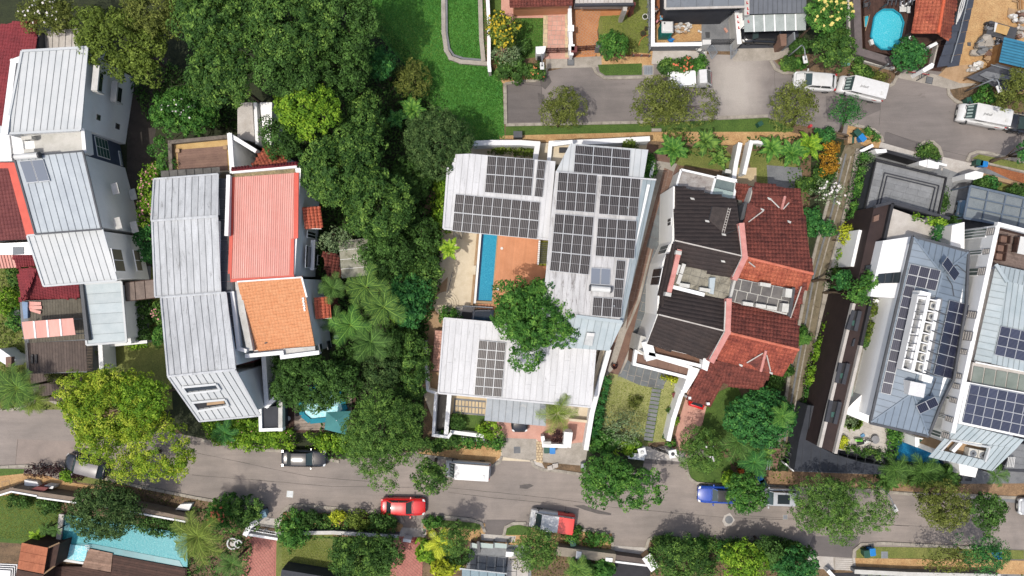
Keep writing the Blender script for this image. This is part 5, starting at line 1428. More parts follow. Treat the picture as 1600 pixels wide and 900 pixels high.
pk=Pl((362,264,7.9),(465,256,7.9),(463,250,7.5));qE(h,pk,[(361,266),(466,257),(466,253),(362,263)],(400,263),(401,258),.28,.2,jY)
pk2=Pl((393,252,6.3),(450,252,6.3),(440,228,5.6));qE(h,pk2,[(393,258),(402,246),(412,230),(436,230),(450,256)],(430,250),(420,232),.32,.36,jZ)
body(h,qU([(400,236),(440,236),(444,258),(402,258)],5.0),.2,0,qG)
pl_=Pl((371,440,7.3),(473,433,7.3),(490,540,6.4));rl=[(371,440),(472,433),(492,541),(393,548)]
qE(h,pl_,rl,(420,437),(440,544),.30,.30,vD,rise=.02,lap=.035)
pr("vent",xY,h,ext(pl_,[(414,535),(418,534),(418,536),(414,537)],.12),dz=.1,n=pl_.n)
body(h,ext(pl_,[(374,442),(472,434),(494,551),(396,556)]),.1,0,qG)
xQ(h,ext(pl_,[(371,440),(472,433)],.1),qX,.14,.08,name="flashing",closed=False);xQ(h,ext(pl_,[(472,433),(480,464)],.1),qX,.16,.1,name="flashing",closed=False)
for k in range(6):
 p=pl_.p(474+.5*k,466+3.6*k,.12);bq("patch",qX,h,p,(.22,.16,.03),rz=k)
fp([(443,545),(492,541),(493,552),(443,554)],6.6,5.5,"ledge",qY,h)
qM(h,[(386,556),(440,551),(441,558),(496,551)],6.0,6.9,.3,qX,qX,name="parapet")
fp([(396,550),(440,547),(440,551),(396,555)],6.5,5.8,"ledge",qY,h)
pr("wall",qY,h,ext(gp,[(366,440),(374,443),(394,548),(384,548),(368,470)],-.2),z0=0)
qM(h,[(363,458),(373,545),(383,548)],6.6,7.4,.28,qX,qX,name="parapet")
e1,e2=W(469,262,7.4)*.985,W(463,430,7.2)*.985
e3,e4=W(476,434,7.2)*.985,W(496,545,6.6)*.985
fr=xP(h,e1,e2,(478,383),(494,420),1,1,frame=qX,glass=xH)
xP(h,e1,e2,(484,388),(488,412),1,1,frame=qG)
for(c1,c2)in(((498,538),(504,549)),((510,533),(517,545))):xP(h,e3,e4,c1,c2,1,1,frame=qK)
xP(h,e1,e2,(496,398),(502,415),1,1,frame=qX);xP(h,e1,e2,(480,360),(492,374),2,1,frame=qX)
s0,z0_=jM(e1,e2,485,384);xS(h,e1,e2,s0-.6,s0+2.4,z0_-.3,z0_-.15,.4,qX,"ledge",base=-.02)
def awning(label,c,za,zb,w_,tcol=M('terracotta_awning_tile',qQ(240,132,100),qQ(220,108,80),qQ(170,80,60),sc=1.5,fine=.15)):
 t=qH("tiled_awning",label,"awning",W(*c[0],za),"tiled awnings on the pale right-hand wall")
 P_=Pl((c[0][0],c[0][1],za),(c[1][0],c[1][1],zb),(c[2][0],c[2][1],zb));qE(t,P_,c,c[0],c[1],.30,.34,tcol)
 q=ext(P_,c,-.1);mb=MB()
 for a_,b_ in((q[0],q[1]),(q[3],q[2])):mb.bar(Vector((a_.x,a_.y,a_.z-.8)),b_-Vector((0,0,.1)),.08,.1)
 mb.b_("bracket",qX,t);pr("fascia",M("awning_edge_shade",qQ(120,50,36)),t,ext(P_,[c[0],(c[0][0]+7,c[0][1]),(c[3][0]+7,c[3][1]),c[3]],-.25),dz=.1)  # dark strip painted where the eave shades the awning's wall edge
 return t
awning("upper bright terracotta tiled awning on the pale wall beside the coral roof",[(474,324),(499,322),(502,357),(476,356)],6.2,5.7,1)
awning("lower bright terracotta tiled awning on the pale wall above the palms",[(491,465),(515,463),(518,497),(493,498)],5.0,4.6,1)
h=qR("small dark red tiled side roof beside the mossy greenhouse roof",[(505,390),(530,395),(530,435),(512,435)],3,name="side_roof",cat="roof")
P_=Pl((505,392,3.2),(529,398,2.8),(531,432,2.8));qE(h,P_,[(504,393),(528,396),(533,432),(512,438)],(505,400),(530,404),.30,.36,xM);body(h,ext(P_,[(506,394),(527,397),(531,431),(513,436)]),.1,0,qG)
P_=Pl((517,464,3.0),(528,466,2.6),(528,485,2.6));qE(h,P_,[(516,465),(528,465),(528,483),(518,486)],(517,470),(528,471),.30,.34,xM)  # darker tile paints the shade on the roof piece below the awning
h=qR("weathered pale sheet roof half hidden by trees right of the coral roofed house",[(530,380),(575,370),(575,430),(534,435)],2.8,name="shed",cat="shed")
P_=Pl((530,378,2.9),(575,374,2.7),(575,432,2.7));qW(h,P_,[(529,376),(576,372),(574,430),(534,435)],(530,390),(576,386),.9,M("mossy_pale_sheet",qQ(190,188,172),qQ(160,158,138),qQ(110,116,84),sc=1.1,dirt=.5,var=.2),seam_mat=qX)
body(h,ext(P_,[(530,377),(574,374),(573,430),(535,434)]),.15,0,qY)
h=qR("square roof terrace with timber floor and mustard border above the long grey roof",[(266,225),(358,213),(362,270),(268,268)],5,name="roof_terrace",cat="terrace")
fp([(266,221),(359,213),(362,268),(268,272)],4.9,0,"base",kY,h)
pr("mustard_border",M("mustard_render",qQ(216,182,122),qQ(196,160,104),qQ(160,132,92),dirt=.35),h,qU([(271,225),(357,217),(358,266),(273,269)],4.95),dz=.06)
qN(h,[(277,234),(354,228),(356,266),(279,268)],5.02,(280,240),(354,234),.25,qD,name="floor_board",gap=.01)
qM(h,[(267,272),(265,222),(358,213)],4.5,5.5,.35,M("stained_parapet",qQ(132,122,110),qQ(100,92,84),qQ(70,64,60),sc=2,dirt=.5),None,name="parapet")
qM(h,[(363,268),(359,211)],0,6.6,.3,qG,qX,name="party_wall",capw=.45)
qM(h,[(359,211),(398,235)],0,6.4,.3,qG,qX,name="party_wall")
for(x,y)in((279,236),(353,231)):p=W(x,y,5.05);bq("pier",tan,h,(p.x,p.y,0),(.36,.36,.3),z0=5.0)
h=qR("narrow white rooftop glimpsed between trees above the coral roofed house",[(370,165),(425,165),(425,225),(370,225)],4.5,name="house")
fp([(371,160),(394,160),(398,222),(371,216)],4.2,0,"flat_roof",qJ,h)
fp([(406,160),(425,160),(424,226),(413,226)],4.6,0,"flat_roof",qG,h);fp([(396,160),(401,160),(404,225),(399,225)],4.9,0,"parapet",qX,h)
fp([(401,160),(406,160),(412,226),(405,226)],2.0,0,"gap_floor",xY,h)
h=qR("pale ribbed roof half hidden by the olive tree at the top left",[(62,50),(120,50),(120,75),(62,78)],5,name="shed",cat="shed")
P_=Pl((62,50,5.2),(120,50,5.2),(120,76,4.9));qW(h,P_,[(63,50),(122,44),(122,74),(62,78)],(70,48),(69,78),.6,qJ);body(h,ext(P_,[(63,52),(122,46),(122,73),(62,77)]),.1,0,qG)
fp([(57,48),(62,48),(60,78),(56,78)],5.9,0,"parapet",xJ,h)
h=qR("narrow service yard and charcoal flat roofed porch beside the long grey roof",[(366,552),(440,560),(440,670),(405,670)],3,name="porch",cat="porch")
pr("yard_floor",M("mossy_yard",qQ(108,102,84),qQ(88,84,68),qQ(66,62,52)),h,qU([(370,572),(396,566),(408,630),(402,640)],1.2),z0=0)
fp([(368,553),(386,553),(396,566),(370,572)],3.0,0,"inner_wall",xC,h)
qM(h,[(412,557),(417,634),(432,620)],0,3.4,.35,qX,qX,name="beam_wall")
qM(h,[(406,632),(418,633)],0,3.2,.3,qX,qX,name="beam_wall")
fp([(408,637),(437,634),(438,671),(410,671)],3.2,0,"flat_roof",qC,h);qM(h,[(406,640),(407,672),(439,671)],2.6,3.5,.3,qG,None,name="parapet");qM(h,[(438,671),(438,621)],2.6,3.48,.4,qY,None,name="parapet")
h=qR("timber pool deck wedged between the charcoal porch and the street hedge",[(442,620),(556,620),(556,675),(442,675)],.6,name="pool_deck",cat="deck")
fp([(440,600),(556,600),(556,676),(440,676)],.45,0,"base",qT,h)
qN(h,[(459,604),(550,604),(550,672),(460,672)],.56,(460,660),(548,656),.3,M("silvery_deck",qQ(182,166,152),qQ(158,142,128),qQ(130,116,104),sc=2,fine=.12,var=.2))
fp([(440,618),(458,618),(460,676),(442,676)],.62,.4,"dark_walk",qT,h)
vB("small eight-sided pool with pale bottom on the timber deck beside the teal parasol",[(467,622),(490,604),(530,606),(540,640),(525,654),(485,658),(473,648)],kJ("aqua_water",qQ(150,226,236),qQ(214,246,248),3.0),M("turquoise_rim",qQ(40,148,170),bump=0),z=.66,rimw=.5)
t=qH("parasol","square teal parasol standing over the small pool deck","parasol",W(526,660,0))
c0=W(526,657,3.25);cs=[W(507,671,2.75),W(510,644,2.75),W(548,642,2.75),W(540,679,2.75)];teal=M("teal_canvas",qQ(78,142,142),qQ(70,132,134),bump=.05,fine=.04)
for i in range(4):pr("canvas_panel",teal,t,[c0,cs[i],cs[(i+1)%4]],dz=.03)
tb("pole",qS,t,[(c0.x,c0.y,.5),(c0.x,c0.y,3.3)],.04,8)
for i in range(4):br("rib",qS,t,c0-Vector((0,0,.07)),cs[i]-Vector((0,0,.06)),.03,.03)
for(x,y,lb,m_,r_)in((450,654,"white ring shaped lamp on the dark walk beside the pool deck",qV,.26),(464,648,"round black hole cover on the silvery pool deck",xY,.2),(525,527,"white round fan vent at the corner of the pale walled house",qV,.26)):
 p=W(x,y,.7);mb=MB().disc((p.x,p.y),r_,.58,.7,18,r_*.9);mb.solo("round_lamp" if r_>.25 else "deck_cover",m_,lb,"lamp" if r_>.25 else "cover")
h=qR("large white house whose metal roofs carry black solar panels around a pool court",[(695,240),(1020,225),(975,545),(690,615)],7)
PA=Pl((703,240,6.9),(858,250,7.2),(693,357,6.9));RA=[(712,241),(735,240),(868,252),(857,373),(693,356),(702,268)]
qW(h,PA,RA,(760,242),(748,362),.58,jW,cross=1,seam=.03)
body(h,ext(PA,[(703,242),(866,252),(857,372),(694,356)]),.3,0,qX,drop=.3)
xQ(h,ext(PA,[(700,262),(693,357),(857,374)],.0),jW,.2,.14,closed=False)
xD(h,PA,(762,244),(835,249),(830,307),(757.5,301),5,2);xD(h,PA,(840,250.5),(853,252),(848,309),(835,307.5),1,2)
xD(h,PA,(711.7,303),(844,316),(839.5,374),(706.8,361),9,2)
PB1=Pl((891,223,7.6),(1013,234,7.6),(870,300,7.9));RB1=[(891,224),(1013,234),(1005,282),(868,269)]
qW(h,PB1,RB1,(930,228),(925,275),.62,xG,seam=.03)
PB2=Pl((868,269,8.0),(1000,280,8.0),(855,425,8.1));RB2=[(868,269),(1004,281),(968,502),(846,488),(853,425),(857,372)]
qW(h,PB2,RB2,(930,275),(905,495),.60,jD if False else M("grey_white_roof_metal",qQ(220,219,218),qQ(190,189,188),qQ(128,122,118),sc=.8,rough=.6,dirt=.5,dsc=.45,bump=.04,fine=.08,var=.06,stretch=(1.6,.3,1)),cross=1,seam=.03)
PB4=Pl((1003,281,8.0),(1025,281,7.2),(973,503,7.6));RB4=[(1004,281),(1025,281),(974,503),(968,502)]
qW(h,PB4,RB4,(1010,285),(970,500),.5,xV,seam=.03)
PB3=Pl((848,488,8.0),(974,503,7.9),(952,548,7.0));RB3=[(846,488),(974,503),(952,584),(846,574)]
RB3=[(846,488),(974,503),(952,548),(842,540)]
qW(h,PB3,RB3,(900,495),(890,543),.62,xV,seam=.04)
body(h,ext(PB2,[(870,271),(1022,283),(972,500),(848,486),(859,372)]),.3,0,qX,drop=.35)
body(h,ext(PB3,RB3),.3,0,qX,drop=.4);body(h,ext(PB1,RB1),.3,0,qX,drop=.3)
xQ(h,ext(PB2,[(868,269),(1025,281)],.05),jW,.14,.1,closed=False);xQ(h,[PB2.p(900,494,.1),PB2.p(972,503,.1)],xV,.3,.06,closed=False,name="ridge_cap")
xD(h,PB1,(898.7,227),(985,235),(982.7,276.7),(895.7,269.5),3,3,split='x')
xD(h,PB2,(872.5,269),(933,273.7),(928.7,333),(867.7,328.5),4,2);xD(h,PB2,(867,334),(928,338.7),(920,430),(858.5,423),4,3)
xD(h,PB2,(940,274.5),(1001,280),(996,339),(934.7,335),4,2);xD(h,PB2,(934,341),(995,345),(990.7,405),(929.5,400),4,2)
xD(h,PB2,(963,406),(977.5,407.5),(972,466),(958,465),1,2);xD(h,PB2,(926.7,463.8),(972.7,467),(970,497),(924,493),3,1)
kP("x","twin collector water heater with white tank among the black solar panels",PB2,(923,418),(954,420),(953,446),(922,444),(921,450),(954,453))
pr("skylight",M("skylight_white",qQ(214,216,214),qQ(190,192,190)),h,ext(PB3,[(917,518),(929,519),(925,539),(912,537)],.25),dz=.3,n=PB3.n)
pr("skylight_hood",qV,h,ext(PB3,[(917,518),(929,519),(928,524),(916,523)],.3),dz=.2,n=PB3.n)
for(x,y)in((901,517),(959,478),(980,325)):tb("roof_vent_pipe",qS,h,[PB2.p(x,y,0),PB2.p(x,y,.35)],.07,8)
fp([(860,226),(892,223),(889,258),(857,256)],3.6,0,"entry_roof",kY,h)
qM(h,[(857,258),(860,226),(892,222)],3.0,4.2,.3,qX,qX,name="parapet")
bq("vent_box",xY,h,(W(881,234,4).x,W(881,234,4).y,0),(.9,.5,.3),z0=3.62)
PC=Pl((694,497,5.2),(925,520,5.2),(685,613,4.9));RC=[(694,497),(760,503),(890,516),(932,522),(930,552),(923,636),(685,614)]
qW(h,PC,RC,(760,503),(750,620),.60,jW,cross=1,seam=.03)
body(h,ext(PC,RC),.3,0,qX,drop=.3);xQ(h,ext(PC,RC,.02),jW,.16,.1)
xD(h,PC,(748.5,531),(790.5,535),(784,620),(740.7,617),3,6,split='n')
PD=Pl((760,622,3.2),(853,628,3.2),(757,658,3.0));RD=[(761,620),(853,628),(853,666),(757,657)]
qW(h,PD,RD,(790,623),(787,660),.7,M("corrugated_carport",qQ(186,192,196),qQ(170,176,180),qQ(206,204,200),sc=.8,dirt=.45,fine=.07,var=.08),seam=.05)
for(x,y)in((770,655),(850,662),(812,660)):p=W(x,y,3.0);tb("carport_post",qS,h,[(p.x,p.y,0),(p.x,p.y,3)],.05,8)
MBX=MB();MBX.p_(qU([(843,376),(857,377),(856,415),(841,415)],.9),z0=0);MBX.b_("stair_floor",M("mossy_yellow_gravel",qQ(150,150,50),qQ(110,116,36),fine=.2),h)
for i in range(11):mb=MB();y=380+i*3.1;mb.bar(W(844.5-i*.1,y,1.3),W(856-i*.1,y,1.3),.07,.1);mb.b_("stair_tread",qK,h)
for i in range(12):mb=MB();y=377+i*3.2;p=W(843-i*.2,y,1.8);mb.box((p.x,p.y,0),(.17,.15,.9),z0=.9);mb.b_("baluster",qX,h)
deck=qR("orange timber sun deck beside the long blue pool",[(780,370),(858,378),(850,480),(770,475)],.5,name="sun_deck",cat="deck")
fp([(777,366),(860,374),(862,440),(850,500),(766,498)],.62,0,"deck_base",tan,deck)
qN(deck,[(779,366),(843,374),(842,415),(858,416),(857,440),(848,500),(770,498),(770,472)],.7,(790,370),(780,470),.22,peach,gap=.008)
for(x,y)in((784,388),(777.5,452)):p=W(x,y,.8);mb=MB().disc((p.x,p.y),.14,.7,.78,16);mb.solo("deck_light",qV,("upper" if y<400 else "lower")+" round white light set in the orange deck beside the blue pool","deck light")
t=vB("long narrow deep blue pool between the cream terrace and the orange deck",[(753,364),(778.5,366),(769.5,470),(744,469)],kJ("deep_pool_water",qQ(44,150,184),qQ(70,176,206),5.0),None,z=.45)
pr("painted_pool_shadow",M("pool_shadow_navy",qQ(20,60,96),rough=.2,bump=0),t,qU([(752.5,364),(756,364),(747.5,469),(744,469)],.47),z0=.2)  # navy strip paints the left rim's shadow on the water
fp([(749,364),(752.4,364),(743.6,474),(740,474)],.75,.0,"coping",qX,t)
fp([(744,470),(769,471),(768,475),(743,474)],.7,.0,"coping",tan,t)
fp([(745,365),(748.6,365),(739,478),(735,478)],.78,.0,"stone_edge",tan,t)
fp([(738,415),(744,415),(743,429),(737,429)],.9,.0,"step_block",kY,t)
h2=qR("glazed link and timber steps between the pool and the lower white roof",[(712,478),(772,482),(770,502),(715,500)],1,name="garden_steps",cat="steps")
for i in range(6):mb=MB();x=742+i*5;mb.p_(qU([(x,475),(x+4.4,475.4),(x+4,483),(x-.4,482.6)],.66),z0=0);mb.b_("timber_step",peach if i else tan,h2)
fp([(712,479),(742,479),(738,499),(712,497)],.5,0,"stone_floor",qJ,h2)
fp([(722,487),(738,488),(737,499),(721,498)],.58,.4,"dark_opening",xY,h2)
pr("glass_floor",M("blue_glass",qQ(40,70,92),qQ(60,96,120),rough=.1,bump=0),h2,qU([(739,485),(772,484),(770,502),(737,499)],1.0),z0=.4)
for(a_,b_)in(((723,478),(770,481)),((739,486),(766,485)),((741,486),(739,500))):br("steel_beam",qS,h2,W(*a_,1.1),W(*b_,1.1),.12,.12)
t=qH("curved_steps","concentric curved cream steps at the foot of the terrace","steps",W(697,478,0))
for i,r_ in enumerate((1.3,1.05,.8,.55)):
 p=W(697,475,.1+.1*i);dc("step",kY,t,(p.x,p.y),r_,.02,.1+.1*i,28)
t=qH("garden_rail","thin dark rail running from the terrace down to the curved steps","railing",W(704,440,0))
mb=MB().tube([W(707,425,1.2),W(699,458,1.2)],.04,6);
for k in range(6):q_=W(707-1.6*k,425+6.6*k,1.2);mb.bar(q_,Vector((q_.x,q_.y,.05)),.03,.03)
mb.b_("rail",qK,t)
t=qH("garden_bench","dark slatted bench against the terrace under the solar roof","bench",W(716,366,0))
for i in range(7):mb=MB();x=708+i*2.3;mb.bar(W(x+1.5,362,.9),W(x-.5,373,.9),.07,.05);mb.b_("slat",qK,t)
mb=MB()
for(x,y)in((708,364),(722,364),(707,372),(720,373)):p=W(x,y,.8);mb.bar(p,Vector((p.x,p.y,0)),.05,.05)
mb.b_("legs",qK,t)
qB("white boundary wall in straight runs along the top of the solar house",[(742,224),(767,223),(812,223),(840,225),(836,251)],2.0,.42,qX,qX)
qB("long white boundary wall above the big solar roof reaching the side alley",[(858,252),(861,224),(938,221),(1012,217)],2.3,.4,qX,qX)
qB("slanting white boundary wall down the right side of the solar house",[(951,549),(938,595),(925,645),(916,700)],2.2,.38,qX,qX)
qB("tan lined service wall squeezed beside the lower white roof",[(941,548),(927,600)],1.2,.35,tan,kY)
qB("white wall on the left of the black water channel",[(664,535),(668,610),(681,614),(677,680),(700,683),(704,678)],1.6,.22,qX,qX)
qB("white wall between the black channel and the paved court",[(702,618),(697,678)],1.4,.35,qX,qX)
qB("white stepped planter wall in front of the small lawn",[(706,675),(753,681)],1.0,.3,qX,qX)
qB("lower grey retaining wall in front of the small lawn",[(706,684),(755,688)],.6,.3,qZ,qX)
qB("sloping white alley wall beside the upper right corner of the solar roof",[(1021,252),(1015,285)],1.6,.25,qY,qX)
t=qH("tiled_ledge","narrow rose brick ledge along the left of the lower white roof","ledge",W(683,548,0))
fp([(679,515),(692,516),(687,582),(674,580)],1.0,0,"base",qD,t)
qN(t,[(680,516),(691,517),(686,580),(675,579)],1.07,(681,530),(691,531),.28,jV,name="brick",gap=.03,blen=.5)
t=qB("white front wall with a tall meter cupboard beside the two small bins",[(848,684),(850,696),(884,697)],1.2,.3,qX,qX)
fp([(882,675),(895,676),(892,700),(880,698)],2.0,0,"meter_cupboard",qX,t)
fp([(849,690),(861,690),(861,695),(849,694)],1.5,0,"letterbox",qY,t)
qB("low cream wall between the palm bed and the tiled forecourt",[(891,656),(922,659)],.8,.2,kY,kY)
h=qR("dark brown tiled half of the twin house with a lichened roof yard",[(1055,290),(1160,312),(1137,520),(1012,540)],6.5)
zr=7.4
def jK(hh,pts,zs,a,b,mat,**kw):
 P_=Pl((pts[0][0],pts[0][1],zs[0]),(pts[1][0],pts[1][1],zs[1]),(pts[2][0],pts[2][1],zs[2]))
 qE(hh,P_,pts,a,b,kw.pop('tw',.34),kw.pop('tl',.38),mat,**kw);return P_
S1=jK(h,[(1054,376),(1162,401),(1151,312),(1055,290)],(7.6,7.6,6.5),(1108,388),(1103,302),jB,roll=False,lap=.03)
S2=jK(h,[(1054,376),(1162,401),(1145,436),(1057,411)],(7.6,7.6,7.0),(1108,388),(1100,424),jB,roll=False,lap=.03)
S3=jK(h,[(1055,377),(1044,462),(1029,491),(1031,443),(1038,409)],(7.5,7.3,6.7),(1050,440),(1033,436),jB,roll=False,lap=.03)
S4=jK(h,[(1029,491),(1137,518),(1138,471),(1044,450)],(7.6,7.6,7.0),(1085,505),(1090,462),jB,roll=False,lap=.03)
S5=jK(h,[(1029,491),(1137,518),(1113,563),(1011,538)],(7.6,7.6,6.8),(1083,505),(1062,551),jB,roll=False,lap=.03)
for P_,a_,b_ in((S1,(1054,376),(1162,401)),(S5,(1029,491),(1137,518))):br("ridge_flashing",qJ,h,P_.p(*a_,.1),P_.p(*b_,.1),.12,.05)
jH(h,S3.p(1055,378,.05),S3.p(1052,390,.05),jB)
base_=[(1056,291),(1152,314),(1160,400),(1137,518),(1113,562),(1013,538),(1030,492),(1032,443),(1039,409),(1054,376)]
mb=MB().p_([p*1.0 for p in qU(base_,6.3)],z0=0)
q=[Vector((p.x*.985 if True else p.x,p.y,6.3))for p in qU(base_,6.3)];pr("wall",qG,h,q,z0=0)
fp([(1057,409),(1144,433),(1137,470),(1048,449)],6.95,6.3,"yard_floor",qZ,h)
qN(h,[(1057,410),(1143,433),(1137,469),(1049,449)],7.02,(1057,410),(1143,433),.85,M("lichen_slab",qQ(176,170,152),qQ(140,134,118),qQ(92,88,78),sc=1.2,dirt=.5,var=.1),name="roof_slab",blen=.95,gap=.03)
qM(h,[(1061,393),(1045,459)],6.3,7.7,.35,xL,xL,name="parapet_beam")
for(x,y)in((1060,395),(1044,460)):p=W(x,y,7.8);bq("beam_end",qY,h,(p.x,p.y,0),(.55,.35,1.2),rz=-.2,z0=6.7)
qM(h,[(1050,448),(1098,460)],6.6,7.3,.28,qX,qX,name="parapet")
qM(h,[(1150,432),(1140,471)],6.6,7.4,.22,qY,None,name="parapet")
fp([(1109,434),(1118,434),(1115,460),(1108,458)],7.5,7.0,"duct",xV,h)
for(x,y,r_,w_)in((1066,420,1.25,.95),(1058,421,1.25,.95),(1061,436,1.25,.95),(1069,446,-.15,.95),(1101,453,-.15,1.0)):
 jT(x,y,7.03,{1066:"right unit of the pair of white compressors on the lichened roof yard",1058:"left unit of the pair of white compressors against the pink beam",1061:"single compressor below the pair on the lichened roof yard",1069:"compressor lying along the lower left edge of the lichened roof yard",1101:"compressor next to the blue-grey duct on the lichened roof yard"}[x],"compressors on the lichened roof yard",rz=r_,w=w_)
pr("patched_tiles",M("pale_brown_tile",qQ(84,75,71),qQ(66,59,56),sc=2,fine=.2),h,ext(S1,[(1111,323),(1142,326),(1132,366),(1108,345)],.07),dz=.03,n=S1.n)
mb=MB()
for i in range(9):mb.bar(S1.p(1140.5-i*1.1,328+i*4,.12),S1.p(1137-i*1.1,327+i*4,.12),.05,.04)
mb.bar(S1.p(1141,326,.12),S1.p(1131,364,.12),.04,.04);mb.bar(S1.p(1137.5,325,.12),S1.p(1127.5,364,.12),.04,.04);mb.b_("roof_ladder",qJ,h)
for(P_,x,y)in((S1,1081,311),(S1,1104,346),(S1,1130,367),(S2,1129,408)):pr("mortar_patch",qY,h,ext(P_,[(x-3,y-2),(x+3,y-1),(x+4,y+2),(x-2,y+1)],.12),dz=.06,n=P_.n)
for(P_,a_,b_)in((S1,(1112,323),(1107,344)),(S1,(1157,356),(1133,366))):br("flashing",xY,h,P_.p(*a_,.1),P_.p(*b_,.1),.08,.06)
A5,B5=q[0],q[9];A6,B6=q[9],q[8];A7,B7=q[8],q[7]
wA,wB=W(1055,291,6.3),W(1054,376,6.3)
for(a_,b_,c1,c2)in((q[0],q[9],(1044,342),(1049,352)),(q[9],q[8],(1034,385),(1040,396)),(q[8],q[7],(1022,420),(1030,446))):
 xP(h,a_,b_,c1,c2,2,1,frame=qX)
pr("balcony_slab",M("rusty_brown_slab",qQ(124,92,74),qQ(104,78,64),qQ(156,124,96),sc=1.5,dirt=.4),h,qU([(1018,539),(1100,558),(1099,572),(1018,553)],5.4),z0=0)
qM(h,[(1016,553),(1100,573)],4.4,5.9,.25,qX,qX,name="parapet")
qM(h,[(1012,540),(1016,556)],4.4,5.9,.8,qX,qX,name="parapet")
fp([(1099,559),(1110,562),(1105,580),(1097,576)],6.6,0,"corner_pier",qX,h)
fp([(993,550),(1078,574),(1075,588),(991,569)],4.0,0,"porch_roof",qD,h)
qN(h,[(996,553),(1077,575),(1074,586),(994,568)],4.06,(1010,557),(1008,571),1.0,qD,name="roof_sheet",gap=.03)
qM(h,[(991,569),(994,549),(1079,574),(1075,590),(991,569)],3.4,4.3,.24,qX,qX,name="parapet")
fp([(1001,524),(1010,527),(1008,556),(996,548)],5.0,0,"side_block",qY,h)
pr("hip_cap",qZ,h,[W(998,546,5.0),W(1012,554,5.0),W(1005,545,5.6)],dz=.3)
fp([(1080,573),(1095,577),(1072,614),(1066,610)],3.6,0,"side_roof",qG,h)
qB("tall white party wall between the pale lawn and the peach drive",[(1064,618),(1052,655),(1045,686)],2.2,.35,qG,qX)
qB("white party wall strip under the dark roofed house",[(1078,575),(1066,615)],3.0,.3,qG,qX)
h=qR("white framed glass roofed porch at the top of the dark brown roof",[(1064,265),(1150,284),(1146,311),(1058,289)],4.5,name="glass_porch",cat="porch")
fp([(1064,266),(1151,285),(1146,312),(1056,290)],3.6,0,"wall",qX,h)
pr("roof_glass",M("grimy_glass",qQ(190,186,180),qQ(150,138,130),qQ(112,98,92),sc=.9,dirt=.5,rough=.2,bump=0),h,qU([(1066,268),(1117,279),(1111,302),(1059,289)],4.4),dz=.05)
pr("roof_glass",M("grey_glass",qQ(128,142,140),qQ(110,124,124),rough=.15,bump=0),h,qU([(1119,279),(1149,286),(1146,299),(1116,292)],4.4),dz=.05)
pr("roof_glass",kD,h,qU([(1116,293),(1146,300),(1144,311),(1112,304)],4.4),dz=.05)
for(a_,b_)in(((1064,265),(1151,285)),((1064,265),(1057,290)),((1118,277),(1111,303)),((1150,285),(1146,312)),((1120,275),(1151,282))):br("frame_bar",qX,h,W(*a_,4.5),W(*b_,4.5),.2,.2)
h=qR("red clay tiled half of the twin house with small gablets and a carport wing",[(1180,284),(1251,299),(1248,545),(1137,519)],6.5)
F1=jK(h,[(1164,402),(1270,428),(1251,298),(1180,284),(1174,310),(1161,350)],(7.6,7.6,6.0),(1215,415),(1208,290),xM)
F1=Pl((1164,402,7.6),(1270,428,7.6),(1251,298,6.0))
F2=jK(h,[(1164,403),(1270,428),(1262,452),(1243,458),(1146,434)],(7.6,7.6,7.0),(1215,415),(1205,450),jZ)
F3=jK(h,[(1137,519),(1248,546),(1246,497),(1140,471)],(7.6,7.6,7.0),(1190,532),(1193,484),xM)
F4=jK(h,[(1137,519),(1248,546),(1223,589),(1120,563)],(7.6,7.6,6.4),(1190,532),(1172,576),jZ if False else M("orange_red_roof_tile",qQ(190,100,78),qQ(138,68,56),qQ(104,54,48),sc=1.1,dirt=.44,dsc=.6,bump=.1,fine=.28,bsc=10))
F6=jK(h,[(1266,430),(1243,456),(1234,493),(1248,500),(1251,472)],(7.4,7.0,6.9),(1243,470),(1256,470),xM)
jH(h,F1.p(1164,402,.06),F1.p(1270,428,.06),M("salmon_ridge_tile",qQ(222,130,104),qQ(200,108,84)));jH(h,F4.p(1137,519,.06),F4.p(1248,546,.06),MAT["salmon_ridge_tile"])
for(a_,b_,c_,sl)in(((1200,306),(1224,308),(1219,328),0),((1226,308),(1238,314),(1221,329),1),((1162,350),(1191,329),(1168,318),1)):
 pz=[F1.p(*a_,.1),F1.p(*b_,.2),F1.p(*c_,.1)];pr("gablet",xM,h,pz,dz=.15,n=F1.n)
jH(h,F1.p(1225,308,.2),F1.p(1220,328,.15),xL);jH(h,F4.p(1196,546,.2),F4.p(1188,579,.15),xL)
for(a_,b_,c_)in(((1168,566),(1194,548),(1188,580)),((1196,548),(1203,580),(1189,580))):pr("gablet",xM,h,[F4.p(*a_,.1),F4.p(*b_,.18),F4.p(*c_,.1)],dz=.12,n=F4.n)
for(P_,a_,b_)in((F1,(1203,313),(1216,326)),(F1,(1192,330),(1168,348)),(F1,(1231,318),(1222,328)),(F4,(1166,565),(1191,550)),(F4,(1197,553),(1203,578)),(F2,(1169,408),(1179,416)),(F6,(1252,448),(1235,497))):br("hip_mortar",qJ,h,P_.p(*a_,.25),P_.p(*b_,.25),.1,.06)
qb=[Vector((p.x,p.y,5.9))for p in qU([(1180,290),(1249,303),(1266,430),(1245,500),(1246,546),(1222,584),(1122,562),(1140,519),(1144,470),(1165,402),(1164,350)],5.9)]
pr("wall",qY,h,[Vector((p.x*.99,p.y*.99,5.9))for p in qb],z0=0)
qM(h,[(1159,352),(1164,402),(1149,434)],6.3,7.9,.4,xL,xL,name="party_gutter");qM(h,[(1139,470),(1137,519),(1113,563)],6.3,7.9,.4,xL,xL,name="party_gutter")
for(a_,b_)in(((1156,353),(1161,402)),((1161,402),(1146,433)),((1135,471),(1133,519)),((1133,519),(1110,562))):br("white_coping",qY,h,W(*a_,7.8),W(*b_,7.8),.28,.14)
fp([(1148,434),(1180,441),(1241,452),(1234,493),(1138,470)],7.15,5.9,"yard_floor",qY,h)
